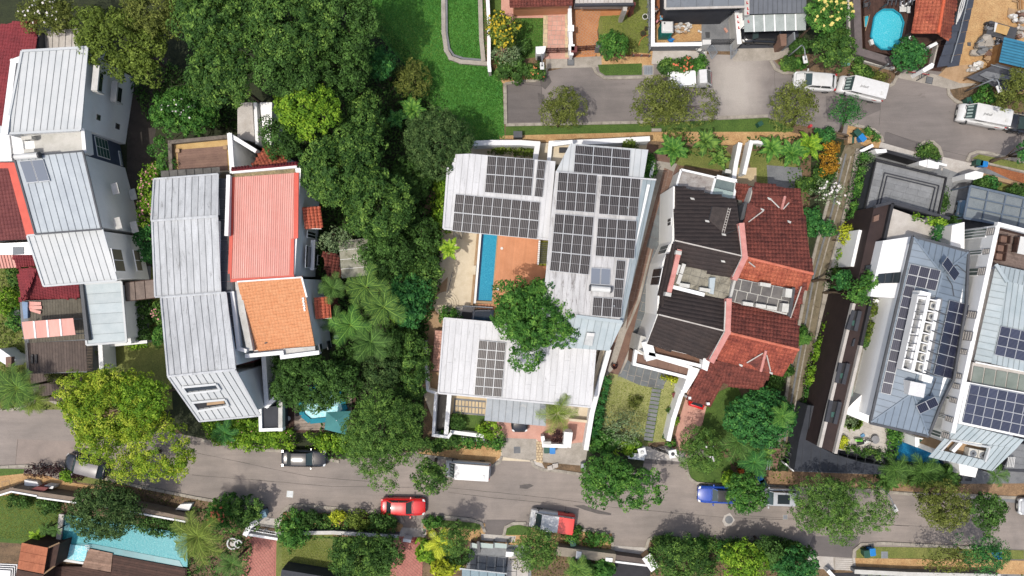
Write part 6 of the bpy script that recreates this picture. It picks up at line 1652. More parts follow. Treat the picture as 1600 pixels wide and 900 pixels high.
qN(h,[(1148,436),(1240,453),(1233,491),(1139,470)],7.24,(1148,436),(1240,456),.98,M("dark_lichen_slab",qQ(128,124,120),qQ(104,100,98),qQ(84,80,78),sc=1.2,dirt=.45,var=.1),name="roof_slab",blen=1.0,gap=.09)
fp([(1238,449),(1243,450),(1236,495),(1231,494)],7.4,7.0,"gutter",qK,h)
for(x,y,lb,w_)in((1195,445,"white compressor on the upper edge of the grey slab yard among red tiles",1.0),(1168,475,"leftmost of three compressors along the lower edge of the grey slab yard",.95),(1188,478,"middle of three compressors along the lower edge of the grey slab yard",.95),(1205,481,"rightmost of three compressors along the lower edge of the grey slab yard",.95)):
 jT(x,y,7.25,lb,"compressors on the grey slab yard",rz=-.15,w=w_)
jT(1231,458,7.25,"large upright compressor in the upper right corner of the slab yard","compressors on the grey slab yard",rz=1.45,w=.8,d=.6,h=.8);jT(1226,481,7.25,"large upright compressor in the lower right corner of the slab yard","compressors on the grey slab yard",rz=1.45,w=.8,d=.6,h=.8)
for(P_,x,y)in((F1,1201,311),(F1,1232,347),(F1,1190,328),(F4,1157,569),(F4,1204,581)):pr("mortar_patch",qY,h,ext(P_,[(x-3,y-2),(x+3,y),(x+2,y+3),(x-2,y+1)],.2),dz=.06,n=P_.n)
qE(h,Pl((1110,563,5.2),(1203,584,5.2),(1133,600,4.4)),[(1110,563),(1160,573),(1203,584),(1192,605),(1168,608),(1133,600)],(1156,574),(1150,603),.34,.38,xM)
F7=jK(h,[(1110,564),(1141,570),(1126,602),(1110,636),(1072,625),(1094,579)],(4.6,4.4,3.6),(1124,568),(1092,630),xM)
body(h,qU([(1112,566),(1198,586),(1188,602),(1132,596)],4.2),.3,0,qY)
for(x,y)in((1078,622),(1107,631),(1124,600)):p=W(x,y,3.4);bq("carport_post",qX,h,(p.x,p.y,0),(.25,.25,3.4),z0=0)
F8=jK(h,[(1151,286),(1178,292),(1172,316),(1147,311)],(4.8,4.8,4.2),(1164,289),(1160,313),xM,tw=.3)
body(h,qU([(1152,288),(1177,293),(1171,314),(1148,310)],4.0),.1,0,qY)
fp([(1163,318),(1168,318),(1160,350),(1155,350)],6.2,0,"gutter",xJ,h)
fp([(1176,302),(1181,301),(1179,318),(1173,317)],5.2,4,"tank",qX,h)
qB("white front wall beside the brick path leading to the red tiled house",[(1156,226),(1150,255),(1146,282)],1.8,.35,qY,qX)
qB("second white gate wall right of the brick path",[(1174,222),(1170,240),(1163,270)],1.6,.3,qG,qX)
qB("low white wall edging the big-leaved plants above the front yard",[(1172,222),(1184,222),(1192,224)],1.2,.25,qX,qX)
MB().p_(qU([(1134,264),(1142,265),(1143,271),(1133,270)],1.2),z0=0).solo("storage_box",qV,"small white box at the foot of the front wall above the glass porch","box")
h=qR("modern house with a blue-grey hipped roof, navy solar panels and sunken plant room",[(1426,369),(1513,392),(1450,682),(1359,661)],8.5)
W_=Pl((1426,369,8.4),(1359,661,8.4),(1470,430,9.5));Nn_=Pl((1426,369,8.4),(1513,393,8.4),(1470,430,9.5))
E_=Pl((1513,393,8.4),(1450,682,8.4),(1470,430,9.5));S_=Pl((1359,661,8.4),(1450,682,8.4),(1425,612,9.5))
R1,R2=(1472,428),(1426,614)
qW(h,W_,[(1426,369),R1,R2,(1359,661)],(1400,480),(1450,492),.62,jP,seam=.045)
qW(h,Nn_,[(1426,369),(1513,393),R1],(1470,382),(1464,412),.62,jP,seam=.045)
qW(h,E_,[(1513,393),(1510,473),(1490,592),(1470,632),(1450,682),R2,R1],(1480,494),(1440,484),.62,jP,seam=.045)
qW(h,S_,[(1359,661),(1450,682),R2],(1404,670),(1412,640),.62,jP,seam=.045)
for a_,b_,P_ in(((1426,369),R1,W_),(R1,R2,W_),(R2,(1359,661),W_),(R1,(1513,393),E_),(R2,(1450,682),E_)):br("ridge_cap",jP,h,P_.p(*a_,.06),P_.p(*b_,.06),.14,.06)
ol=[(1426,369),(1513,393),(1510,473),(1490,592),(1470,632),(1450,682),(1359,661)]
body(h,[W(x,y,8.4)for x,y in ol],.5,0,qG);xQ(h,[W(x,y,8.42)for x,y in ol],xJ,.22,.16,name="gutter")
Z9=9.35;PT=Pl((1400,450,Z9-.3),(1480,470,Z9),(1400,600,Z9-.3))
xD(h,W_,(1422,412.5),(1469.7,423),(1461.7,454.8),(1414,444.7),3,2,kind=1,split='n')
xD(h,W_,(1413.7,445.5),(1429,449),(1391.5,617),(1375.7,613.5),1,10,kind=1,split='n')
xD(h,E_,(1480.8,468.5),(1512,476),(1485,592.5),(1455.7,584),2,7,kind=1,split='n',lift=.18)
xD(h,E_,(1473.6,401.7),(1493,428),(1483,437.5),(1464,412),2,1,kind=1,split='n',lift=.45);xD(h,S_,(1428,630),(1458,616.5),(1462.5,629.5),(1433,644),2,1,kind=1,split='n',lift=.45)
TR=lambda u,v:(1437+(1474-1437)*u+(1410-1437)*v+(1452-1474-1410+1437)*u*v,454+(462-454)*u+(576-454)*v+(588-462-576+454)*u*v)
zb,zt=9.55,10.3
pr("plant_tray",M("grey_membrane",qQ(150,152,154),qQ(130,132,134),dirt=.4),h,qU([TR(0,.04),TR(1,.04),TR(1,1),TR(0,1)],zb),z0=8.2)
def pw_(u0,v0,u1,v1,w_=.16,z1=zt,m_=qX,nm="plant_room_wall"):
 mb=MB();a_,b_=W(*TR(u0,v0),z1),W(*TR(u1,v1),z1);d=(b_-a_).normalized()*.04;s=Vector((-d.y,d.x,0)).normalized()*w_/2
 mb.p_([a_-d-s,b_+d-s,b_+d+s,a_-d+s],z0=zb-.2,z1=z1);mb.b_(nm,m_,h)
pw_(0,.05,0,1,.12);pw_(0,1,1,1,.14,zt-.005);pw_(.42,.05,.38,1,.3,zt+.1);pw_(.86,.06,.8,.97,.3,zt-.01)
for v in(.08,.22,.36,.5,.62,.74,.86):pw_(.4,v,.84,v,.1,zt-.02)
for v in(.55,.72,.88):pw_(.02,v,.38,v-.02,.08,zt-.12)
pw_(.28,.3,.24,.9,.16,zt-.05)
for k,v in enumerate((.15,.285,.43,.56,.68,.8,.92)):
 x,y=TR(.66,v);jT(x,y,zb,"fan compressor number %s counted downwards in the white plant room"%("one two three four five six seven".split()[k]),"fan compressors in the white plant room",rz=-.2,fan_up=True,w=.62,h=.45)
for k in range(9):
 v=.07+k*.1;a_,b_=W(*TR(0,v),zt+.1),W(*TR(.33,v-.015),zt+.1);br("cross_bar",qK,h,a_,b_,.07,.06)
for k in range(7):
 v=.2+k*.125;a_,b_=W(*TR(.8,v),zt+.12),W(*TR(1.25,v+.02),zt+.02);br("pipe_bracket",qK,h,a_,b_,.09,.07)
fp([(1438,454),(1455,458),(1452,470),(1435,466)],10.2,9.0,"hatch_box",qG,h)
fp([(1442,586),(1458,589),(1455,599),(1440,595)],10.0,9.0,"hatch_box",qG,h)
pr("roof_hatch",M("patchy_white_membrane",qQ(236,236,236),qQ(226,226,226),qQ(130,140,146),sc=1,dirt=.32),h,ext(S_,[(1419,592),(1443,597),(1439,618),(1415,613)],.5),z0=8.6)
tb("conduit",qK,h,[E_.p(1458,590,.3),E_.p(1456,603,.15),E_.p(1450,618,.15)],.04,6)
mb=MB().tube([E_.p(1478,432,.1),E_.p(1486,445,.1),E_.p(1489,462,.1)],.04,6);mb.tube([E_.p(1488,416,.1),E_.p(1494,414,.1),E_.p(1508,426,.1)],.04,6);mb.b_("conduit",qK,h)
f=qH("louvre_screen","long dark louvre screen like a comb under the left eave of the blue-grey roof","screen",W(1380,555,0))
n=46
for i in range(n):
 t_=i/(n-1);x,y=1399+(1362-1399)*t_,466+(638-466)*t_;mb=MB();a_=W(x-2.2,y-.5,6.6);b_=W(x+3,y+.8,6.6);mb.bar(a_,b_,.09,.3);mb.b_("louvre_blade",qJ,f)
br("rail",qK,f,W(1396,464,6.5),W(1358,640,6.5),.35,.12)
t1=[(1366,323),(1392,317),(1384,360),(1366,440),(1343,540),(1318,645),(1304,708),(1280,698),(1315,540),(1340,440),(1353,380)]
pr("brown_flat_roof",M("dark_brown_membrane",qQ(66,52,50),qQ(56,44,43),qQ(86,68,64),sc=.8,dirt=.4,fine=.12),h,qU(t1,6.0),z0=0)
for a_,b_,m_ in(((1393,318),(1344,540),xY),((1344,540),(1304,708),qJ),((1333,474),(1280,698),qJ),((1393,317),(1482,342),qC),((1366,323),(1393,316),qC)):
 br("parapet_coping",m_,h,W(*a_,6.2),W(*b_,6.2),.28,.5)
for(q4,m_)in(([(1366,338),(1374,335),(1373,344),(1365,347)],qD),([(1353,415),(1366,413),(1364,423),(1352,422)],xH),([(1333,485),(1343,486),(1336,517),(1324,515)],xY),([(1334,530),(1337,529),(1334,541),(1331,541)],qC),([(1313,567),(1325,568),(1317,600),(1306,598)],xY),([(1298,626),(1312,628),(1304,662),(1291,659)],xY)):
 mb=MB().p_(qU(q4,6.25),dz=.3);o=mb.b_("skylight",m_,h)
 if m_ is xY:
  for s_ in((0,3),(1,2)):br("skylight_flap",qC,h,W(*q4[s_[0]],6.4),W(*q4[s_[1]],6.4),.35,.3)
  cx_,cy_=sum(p[0]for p in q4)/4,sum(p[1]for p in q4)/4;pr("skylight_glass",kZ,h,qU([(cx_-2,cy_),(cx_+3,cy_),(cx_+1,cy_+8),(cx_-3,cy_+8)],6.29),dz=.05)
fp([(1342,359),(1356,362),(1341,436),(1337,440),(1338,417),(1329,416)],4.6,0,"white_flat_roof",qG,h)
fp([(1316,474),(1331,474),(1282,690),(1262,686),(1268,634),(1276,634)],3.0,0,"grey_flat_roof",qC,h)
t2=[(1262,633),(1281,636),(1273,690),(1282,699),(1304,710),(1345,722),(1383,728),(1376,741),(1300,738),(1241,735),(1248,690)]
pr("slate_flat_roof",M("slate_membrane",qQ(66,70,78),qQ(56,60,68),qQ(50,52,56),sc=.8,dirt=.4,fine=.08),h,qU(t2,2.8),z0=0)
for i in range(9):
 x=1252+i*14;br("membrane_joint",qC,h,W(x+3,690+i*3.0,2.83),W(x,735,2.83),.03,.02)
fp([(1393,325),(1463,350),(1456,380),(1426,372),(1380,377)],6.0,0,"cream_terrace",qJ,h)
qN(h,[(1394,327),(1400,328),(1390,374),(1382,376)],6.1,(1394,330),(1400,331),1.1,qJ,name="edge_slab",gap=.05)
fp([(1380,376),(1427,369),(1401,466),(1360,463)],7.4,0,"white_block",qX,h)
a_,b_,c_,d_=(1373,428),(1408,425),(1405,442),(1369,443)
mb=MB().p_(qU([a_,b_,c_,d_],7.46),dz=.1);o=mb.b_("ribbon_window",xH,h)
mb=MB().bar(W(1384,427,7.5),W(1382,442,7.5),.06,.06);mb.bar(W(1397,426,7.5),W(1394,442,7.5),.06,.06);mb.b_("window_bar",qK,h)
fp([(1358,467),(1400,468),(1398,473),(1356,472)],4.4,0,"white_beam",qX,h)
pr("planter_ledge",M("concrete_ledge",qQ(168,164,154),qQ(146,142,132),qQ(110,106,98),dirt=.4),h,qU([(1358,468),(1380,470),(1376,500),(1340,645),(1320,640),(1345,540)],3.6),z0=0)
pr("court_floor",M("dark_court",qQ(56,58,58),qQ(42,44,44)),h,qU([(1380,472),(1400,470),(1362,640),(1340,640)],1.0),z0=0)
for i in range(9):mb=MB();y=485+i*17;x=1380-i*3.9;mb.bar(W(x-5,y,3.2),W(x+12,y+1,3.2),.12,.12);mb.b_("court_beam",qK,h)
fp([(1356,562),(1372,564),(1369,578),(1352,575)],3.9,3.2,"white_canopy",qX,h)
fp([(1333,629),(1346,617),(1360,622),(1357,661),(1318,645)],5.2,0,"white_block",qG,h)
pr("glass_rail",xW("frosted_glass",(0.4,.5,.48)),h,qU([(1326,600),(1334,602),(1330,640),(1322,640)],3.9),z0=3)
t=qH("front_terrace","pale tiled front terrace with hedges at the foot of the modern house","terrace",W(1350,680,0))
fp([(1318,646),(1360,660),(1394,671),(1386,713),(1345,712),(1306,704)],1.4,0,"base",qC,t)
qN(t,[(1320,648),(1392,671),(1384,711),(1308,703)],1.47,(1320,648),(1392,671),.55,qJ,name="terrace_board",gap=.012)
vB("blue pool wedged under the lower corner of the blue-grey roof",[(1400,674),(1434,680),(1432,694),(1462,703),(1474,730),(1398,720)],kJ("ocean_water",qQ(30,112,160),qQ(52,146,190),5.0),M("navy_tile_rim",qQ(30,60,90),bump=0),z=.5,rimw=.2)
h=qR("tall white neighbour whose left wall is banded with windows and slatted vents",[(1557,352),(1650,380),(1600,700),(1485,675)],9.3)
top=[(1556,352),(1700,385),(1700,720),(1486,676)]
A8,B8=W(1556,352,9.2),W(1486,676,9.2)
pr("wall",qG,h,[A8,W(1640,375,9.2),W(1600,700,9.2),B8],z0=0,z1=7.6)
u8=(B8-A8).normalized();n8=Vector((-u8.y,u8.x,0));n8=n8 if n8.x<0 else-n8;L8=(B8-A8).length
wins=[((1508,360),(1540,371),3),((1514,391),(1534,398),2),((1510,419),(1528,431),2),((1452,668),(1470,685),2),((1460,644),(1477,655),2),((1474,617),(1484,625),1)]
vents=[((1543,357),(1553,367)),((1537,389),(1546,397)),((1530,418),(1539,430)),((1514,486),(1525,498)),((1506,517),(1518,533)),((1502,545),(1511,554)),((1492,582),(1503,590)),((1490,598),(1500,606)),((1486,620),(1496,627)),((1479,649),(1490,657)),((1473,674),(1483,687))]
pr("parapet",qX,h,[A8+n8*.0,B8+n8*.0,B8-n8*.4,A8-n8*.4],z0=0,z1=9.2)
for(c1,c2,k)in wins:xP(h,A8+n8*.02,B8+n8*.02,c1,c2,k,1,glass=xW("grey_green_glass",qQ(96,108,104),.1))
for(c1,c2)in vents:
 s0,za=jM(A8,B8,*c1);s1,zb_=jM(A8,B8,*c2);s0,s1=sorted((s0,s1));za,zb_=sorted((za,zb_));s1=max(s1,s0+.5);zb_=max(zb_,za+.4)
 fr=xS(h,A8,B8,s0,s1,za,zb_,.06,qZ,"vent",base=-.02)
 for j in range(4):xS(fr,A8,B8,s0+.05,s1-.05,za+(zb_-za)*(j+.2)/4,za+(zb_-za)*(j+.65)/4,.11,qJ,"vent_slat",base=.05)
fp([(1488,352),(1507,347),(1507,396),(1484,388)],5.6,0,"lower_wing",qG,h)
fp([(1556,354),(1680,390),(1670,440),(1600,430),(1556,412),(1542,425)],7.9,0,"deck_base",qT,h)
qN(h,[(1553,358),(1640,378),(1640,436),(1600,424),(1557,412),(1541,424)],8.0,(1560,370),(1640,390),.22,M("greyish_deck",qQ(142,124,114),qQ(120,104,96),qQ(100,86,78),sc=2,fine=.12,var=.15),gap=.008)
br("parapet",qX,h,W(1556,350,9.0),W(1660,376,9.0),.35,.5)
fp([(1540,425),(1546,426),(1531,490),(1510,590),(1492,676),(1485,676),(1503,590),(1526,486)],8.6,7.5,"timber_band",kG,h)
fp([(1546,426),(1556,430),(1520,590),(1505,676),(1492,676)],7.7,6,"shaded_gutter",qZ,h)
for k in range(5):mb=MB();y=510+k*14;mb.p_(qU([(1527-k*2.6,y),(1533-k*2.6,y),(1530-k*2.6,y+12),(1524-k*2.6,y+12)],7.8),dz=.08);mb.b_("dark_pane",xH,h)
def kB(x,y,rz,lb,z=8.0,group=None,sofa=False,cushion=None):
 c=W(x,y,z+.4);c.z=z;t=qH("sofa" if sofa else "armchair",lb,"sofa" if sofa else "armchair",c,group);t.rotation_euler=(0,0,rz);w_=1.7 if sofa else.75
 def b(mb,nn_,m_):mb.v=[(v[0]+c.x,v[1]+c.y,v[2]+c.z)for v in mb.v];mb.b_(nn_,m_,t)
 mb=MB().box((0,0,0),(w_,.7,.12),z0=.22);b(mb,"seat_frame",qT);mb=MB().box((0,-.02,0),(w_-.2,.55,.14),z0=.34);b(mb,"cushion",cushion or qD)
 mb=MB().box((0,.34,0),(w_,.09,.5),z0=.34);b(mb,"backrest",qT)
 for s_ in(-1,1):mb=MB().box((s_*(w_/2-.03),0,0),(.06,.66,.06),z0=.56);mb.box((s_*(w_/2-.03),-.3,0),(.06,.06,.56),z0=0);mb.box((s_*(w_/2-.03),.3,0),(.06,.06,.56),z0=0);b(mb,"armrest",qT)
kB(1568,374,-1.7,"uppermost of three dark armchairs on the brown roof deck",group="armchairs on the brown roof deck");kB(1563,388,-1.7,"middle of three dark armchairs on the brown roof deck",group="armchairs on the brown roof deck");kB(1561,401,-1.7,"lowest of three dark armchairs on the brown roof deck",group="armchairs on the brown roof deck")
kB(1551,386,1.35,"long dark sofa against the white parapet of the brown roof deck",sofa=True)
t=qH("dining_table","white dining table at the right edge of the brown roof deck","table",W(1598,384,8));p=W(1599,384,8.7);bq("tabletop",qV,t,(p.x,p.y,0),(.9,1.6,.05),rz=-.2,z0=8.7);mb=MB()
for s_ in((-.3,-.6),(.3,-.6),(.3,.6),(-.3,.6)):mb.box((p.x+s_[0],p.y+s_[1],0),(.05,.05,.7),z0=8.0)
mb.b_("legs",qS,t)
for(x,y,lb)in((1592,378,"upper white chair at the white table on the roof deck"),(1590,388,"lower white chair at the white table on the roof deck")):kB(x,y,1.45,lb,group="white chairs at the roof deck table",cushion=qZ)
P_=Pl((1556,413,8.7),(1573,440,9.3),(1523,563,8.6));qW(h,P_,[(1556,413),(1574,440),(1549,567),(1522,563)],(1530,500),(1560,506),.62,xV,seam=.05)
PM=Pl((1574,440,9.3),(1640,452,9.3),(1549,567,9.3));qW(h,PM,[(1574,440),(1660,458),(1640,590),(1549,568)],(1600,446),(1585,560),.5,xV,seam=.05)
P3_=Pl((1556,413,8.7),(1573,440,9.3),(1640,432,8.9));qW(h,P3_,[(1556,413),(1660,436),(1660,458),(1574,440)],(1590,424),(1586,444),.45,xV,seam=.05)
fp([(1556,420),(1660,440),(1640,600),(1522,565)],8.4,0,"wall",qG,h)
br("hip_cap",xV,h,W(1556,413,8.9),W(1574,441,9.45),.3,.12)
xD(h,PM,(1562.5,509),(1640,526),(1630,571),(1552,554),5,3,kind=2,split='n')
fp([(1520,566),(1660,590),(1650,625),(1515,600)],8.9,7.5,"glazing_base",qJ,h)
for k in range(6):
 x=1522+k*18;pr("glass_pane",M("grey_green_roof_glass",qQ(150,158,148),qQ(128,138,128),qQ(100,110,98),sc=.6,dirt=.35,rough=.2,bump=0),h,qU([(x,572+k*3.2),(x+16,575+k*3.2),(x+12,600+k*3.2),(x-4,597+k*3.2)],9.0),dz=.06)
br("white_rail",qX,h,W(1524,566,9.1),W(1640,588,9.1),.12,.12)
PN=Pl((1515,600,9.4),(1600,615,9.4),(1502,659,9.2));pr("wall",qG,h,ext(PN,[(1512,597),(1660,624),(1650,694),(1498,662)],-.05),z0=0)
xD(h,PN,(1515,600),(1645,624),(1634,688),(1501.7,659),9,4,kind=2,split='n')
PO=Pl((1497,662,9.2),(1598,687,9.2),(1451,714,7.8));op=[(1484,690),(1541,701),(1536,718),(1471,702)]
for q4 in([(1497,662),(1600,687),(1584,703),(1543,701),(1484,690),(1478,683)],[(1478,683),(1485,690),(1471,702),(1536,718),(1526,732),(1451,714)]):
 pass
qW(h,PO,[(1497,662),(1600,687),(1588,701),(1486,686),(1478,683)],(1540,673),(1520,692),.5,xV,seam=.06)
qW(h,PO,[(1478,683),(1484,688),(1468,703),(1476,720),(1451,714)],(1480,685),(1455,712),.5,xV,seam=.06)
qW(h,PO,[(1468,703),(1538,719),(1527,731),(1474,719)],(1500,711),(1492,722),.5,xV,seam=.06)
qW(h,PO,[(1543,695),(1588,701),(1551,736),(1527,731),(1538,719)],(1570,700),(1545,730),.5,xV,seam=.06)
fp([(1484,688),(1543,698),(1538,718),(1468,704)],7.2,0,"plant_well_floor",tan,h)
for(a_,b_)in(((1484,687),(1545,698)),((1485,687),(1470,703)),((1545,698),(1538,720))):br("well_upstand",xG,h,PO.p(*a_,.05),PO.p(*b_,.05),.16,.3)
br("beam",qX,h,W(1500,691,7.8),W(1487,705,7.8),.35,.4)
for(x,y,lb)in((1519,708,"left of two white fan units in the opening of the light blue roof"),(1534,711,"right of two white fan units in the opening of the light blue roof")):jT(x,y,7.25,lb,"fan units in the light blue roof opening",rz=-.2,fan_up=True,w=.85,h=.7)
body(h,[W(1499,664,7.6),W(1598,687,7.6),W(1548,732,7.0),W(1456,712,7.0)],.3,0,qG)
fp([(1430,683),(1448,686),(1470,700),(1460,708),(1430,698)],3.8,0,"lower_block",qG,h)
pr("window",kZ,h,qU([(1437,686),(1457,692),(1457,699),(1437,693)],3.86),dz=.1)
fp([(1498,724),(1528,732),(1524,746),(1500,742)],2.6,0,"entrance_canopy",qG,h)
fp([(1504,741),(1520,742),(1518,752),(1504,751)],1.6,0,"gate_pier",qC,h)
t=qH("rear_terrace","pale grey terrace at the lower right edge with white slatted bench","terrace",W(1590,715,0))
fp([(1585,690),(1680,706),(1680,742),(1566,736)],1.6,0,"base",qC,t);qN(t,[(1586,692),(1680,707),(1680,734),(1568,732)],1.68,(1586,692),(1680,707),.7,qZ,name="terrace_slab",gap=.02)
b_=qH("slatted_bench","white slatted bench on the grey terrace at the lower right edge","bench",W(1579,722,1.68))
for i in range(5):mb=MB();x=1574+i*2.4;mb.bar(W(x+2,714,2.2),W(x,730,2.2),.08,.04);mb.b_("slat",qV,b_)
mb=MB()
for(x,y)in((1576,715),(1586,716),(1574,729),(1584,730)):p=W(x,y,2.2);mb.bar(p,Vector((p.x,p.y,1.68)),.06,.06)
mb.b_("legs",qV,b_)
h=qR("square garage roof of grey tiles with a raised inner border on the right",[(1367,252),(1477,279),(1465,332),(1344,358)],3.6,name="garage",cat="garage")
gr=[(1368,252),(1477,279),(1464,334),(1400,322),(1360,364),(1344,358)]
gr=[(1368,252),(1478,279),(1465,336),(1393,320),(1366,325),(1356,364),(1343,358)]
fp(gr,3.5,0,"wall",qC,h)
for q4 in([(1368,252),(1478,279),(1465,336),(1393,320),(1352,325)],[(1352,323),(1367,323),(1356,363),(1344,357)]):
 qN(h,q4,3.58,(1368,252),(1478,279),.62,jF,name="roof_tile",gap=.015,blen=1.2)
bd=[(1383,270),(1466,290),(1456,330)];mb=MB()
for a_,b_ in(((1382,270),(1467,290)),((1382,270),(1370,320)),((1467,290),(1458,332)),((1386,275),(1461,293)),((1386,275),(1375,320)),((1461,293),(1452,330))):mb.bar(W(*a_,3.66),W(*b_,3.66),.09,.12)
mb.b_("drain_border",qC,h)
mb=MB()
for a_,b_ in(((1368,251),(1478,278)),((1478,278),(1466,334)),((1368,252),(1344,357))):mb.bar(W(*a_,3.7),W(*b_,3.7),.12,.3)
mb.b_("edge_trim",xY,h)
h=qR("glass carport roof in a blue-grey steel frame at the right edge",[(1516,290),(1597,308),(1587,354),(1506,341)],3.3,name="carport",cat="carport")
cp=lambda u,v:(1516+84*u-10*v,290.5+19*u+50*v-4*u*v)
frm=M("blue_grey_frame",qQ(112,126,142),qQ(98,112,128),bump=0)
for i in range(4):
 for j in range(3):
  pr("glass_pane",M("dusty_carport_glass",qQ(146,154,156),qQ(130,138,142),qQ(116,126,132),sc=.7,dirt=.4,rough=.25,bump=0),h,qU([cp(i/3,j/3),cp((i+1)/3,j/3),cp((i+1)/3,(j+1)/3),cp(i/3,(j+1)/3)],3.3),dz=.03)
for k in range(5):br("frame_bar",frm,h,W(*cp(k/3,0),3.36),W(*cp(k/3,1),3.36),.2 if k in(0,)else.12,.14)
for k in range(4):br("frame_bar",frm,h,W(*cp(0,k/3),3.37),W(*cp(4/3,k/3),3.37),.22 if k in(0,3)else.12,.14)
for(u,v)in((0,0),(0,1),(1,0),(1,1)):p=W(*cp(u,v),3.2);bq("post",frm,h,(p.x,p.y,0),(.14,.14,3.2),z0=0)
qB("dark gate wall in front of the garage, left run",[(1384,236),(1448,254)],1.9,.3,xY,None,name="gate_wall",cat="gate")
for(q4,z_,lb)in(([(1367,233),(1385,233),(1386,238),(1370,240)],2.2,"slim white gate pillar left of the black gate wall"),([(1436,252),(1450,249),(1449,262),(1436,258)],2.4,"left block of the white gatehouse above the garage"),([(1450,249),(1468,255),(1466,264),(1449,262)],2.6,"right block of the white gatehouse above the garage"),([(1466,253),(1480,257),(1479,260),(1466,257)],1.8,"low white wall tip right of the white gatehouse"),([(1508,272),(1524,267),(1537,270),(1535,277),(1522,281),(1508,280)],2.2,"free-standing white gate pillar above the glass carport")):
 MB().p_(qU(q4,z_),z0=0).solo("gate_pillar",qX,lb,"gate pillar","white gate pillars of the modern houses")
qB("low tan garden wall above the glass carport",[(1538,274),(1600,290),(1660,304)],.6,.3,tan,tan)
qB("long pale drain-side wall left of the hedge strip",[(1362,228),(1346,236)],1.2,.25,qJ,qX)
qB("thin white fence line along the corner of the slate roof",[(1228,725),(1240,736)],1.4,.12,qX,None)
t=qH("wire_fence","black wire fence climbing beside the drain and slate roof","fence",W(1238,700,0))
for i in range(9):
 a_,b_=W(1249-i*2.2,655+i*9,1.5),W(1251-i*2.2-2.2,655+(i+1)*9,1.5);mb=MB().bar(a_,b_,.04,.04);mb.bar(a_-Vector((0,0,.7)),b_-Vector((0,0,.7)),.04,.04);mb.b_("rail",qK,t);br("post",qS,t,a_,Vector((a_.x,a_.y,0)),.05,.05)
h=qR("red tiled house roof at the top edge above the pink paved drive",[(797,-40),(895,-40),(895,12),(797,12)],5)
P_=jK(h,[(797,12),(895,9),(895,-60),(795,-60)],(3.4,3.4,4.6),(850,-60),(850,11),xM,tw=.3,tl=.34);body(h,qU([(799,9),(894,6),(894,-60),(796,-60)],3.2),.2,0,peach)
h=qR("pale corrugated lean-to roof at the top edge above the orange drive",[(898,-40),(990,-40),(990,6),(898,6)],4)
P_=Pl((898,6,3.6),(989,5,3.6),(898,-40,4.2));qW(h,P_,[(899,6),(989,5),(989,-50),(899,-50)],(940,-40),(941,6),.4,qJ,seam=.05)
br("fascia",qC,h,W(898,8,3.5),W(990,7,3.5),.25,.3)
fp([(900,-5),(988,-5),(988,-50),(900,-50)],3.2,0,"wall",qY,h)
p=W(975,18,2.5);bq("column",qJ,h,(p.x,p.y,0),(.4,.4,3.2),z0=0)
p=W(989,10,2.5);bq("column",xC,h,(p.x,p.y,0),(.3,.3,3.2),z0=0)
h=qR("large mid-grey metal roof at the top edge above the building yard",[(1040,-60),(1164,-60),(1164,13),(1038,14)],6)
P_=Pl((1040,14,5.6),(1162,11,5.6),(1040,-50,6.2));qW(h,P_,[(1039,14),(1163,11),(1163,-70),(1040,-70)],(1060,-40),(1060,14),1.6,vW,seam=.03);body(h,ext(P_,[(1041,12),(1160,10),(1160,-70),(1042,-70)]),.5,0,qC)
xQ(h,ext(P_,[(1039,14),(1163,11)],0),qJ,.2,.16,closed=False,name="gutter");xQ(h,ext(P_,[(1040,-60),(1039,14)],0),qJ,.2,.16,closed=False,name="gutter")
h=qR("two-tone garage with a grey standing-seam roof and pale lower canopy",[(1163,-60),(1260,-60),(1258,48),(1163,50)],4)
P_=Pl((1170,22,4.6),(1260,20,4.6),(1170,-50,4.9));qW(h,P_,[(1171,22),(1260,20),(1260,-60),(1170,-60)],(1190,-40),(1190,22),.48,M("slate_grey_roof_metal",qQ(118,122,128),qQ(106,110,116),var=.05,rough=.55,bump=.02,fine=.05),seam=.04)
P2_=Pl((1163,24,4.3),(1260,21,4.3),(1163,50,3.8));qW(h,P2_,[(1163,24),(1260,21),(1259,47),(1163,50)],(1200,24),(1201,50),1.05,M("pale_canopy_sheet",qQ(184,192,188),qQ(166,174,170),qQ(120,124,120),dirt=.36,bump=.02,var=.04),seam=.05,seamw=.12,seam_mat=qX)
fp([(1163,-60),(1171,-60),(1171,23),(1163,24)],4.9,4.3,"white_gutter",qY,h)
redm=M("red_warning_paint",qQ(226,80,84),bump=0,fine=.05)
for k,(x,y)in enumerate(((1167,4),(1168,13),(1168,20),(1169,33))):
 mb=MB().box(W(x,y,4.98 if y<24 else 4.35),(.09,.22,.03));mb.box(W(x+.8,y+1.6,4.98 if y<24 else 4.35),(.16,.09,.03));mb.b_("red_mark",redm,h)
fp([(1172,-60),(1258,-60),(1256,10),(1172,12)],4.0,0,"wall",qC,h)
fp([(1150,18),(1162,12),(1163,40),(1154,48)],1.8,0,"side_wall",qG,h)
qM(h,[(1151,20),(1155,66)],0,2.2,.35,qY,qX,name="side_wall")
for(x,y)in((1152,26),(1153,34),(1154,43)):mb=MB().box(W(x,y,2.29),(.09,.24,.03));mb.box(W(x+.8,y+1.4,2.29),(.16,.09,.03));mb.b_("red_mark",redm,h)
br("threshold",qP,h,W(1157,65,.5),W(1217,64,.5),.3,.5)
fp([(1218,53),(1229,53),(1229,71),(1221,72)],2.0,0,"brick_pier",qD,h)
fp([(1240,50),(1242,50),(1243,62),(1241,62)],3.5,0,"post",qS,h)
qB("white topped grey front wall of the building yard",[(1020,-40),(1020,70),(1098,69)],1.5,.3,M("mid_grey_render",qQ(138,140,146),qQ(128,130,136),bump=.03,fine=.04),qX)
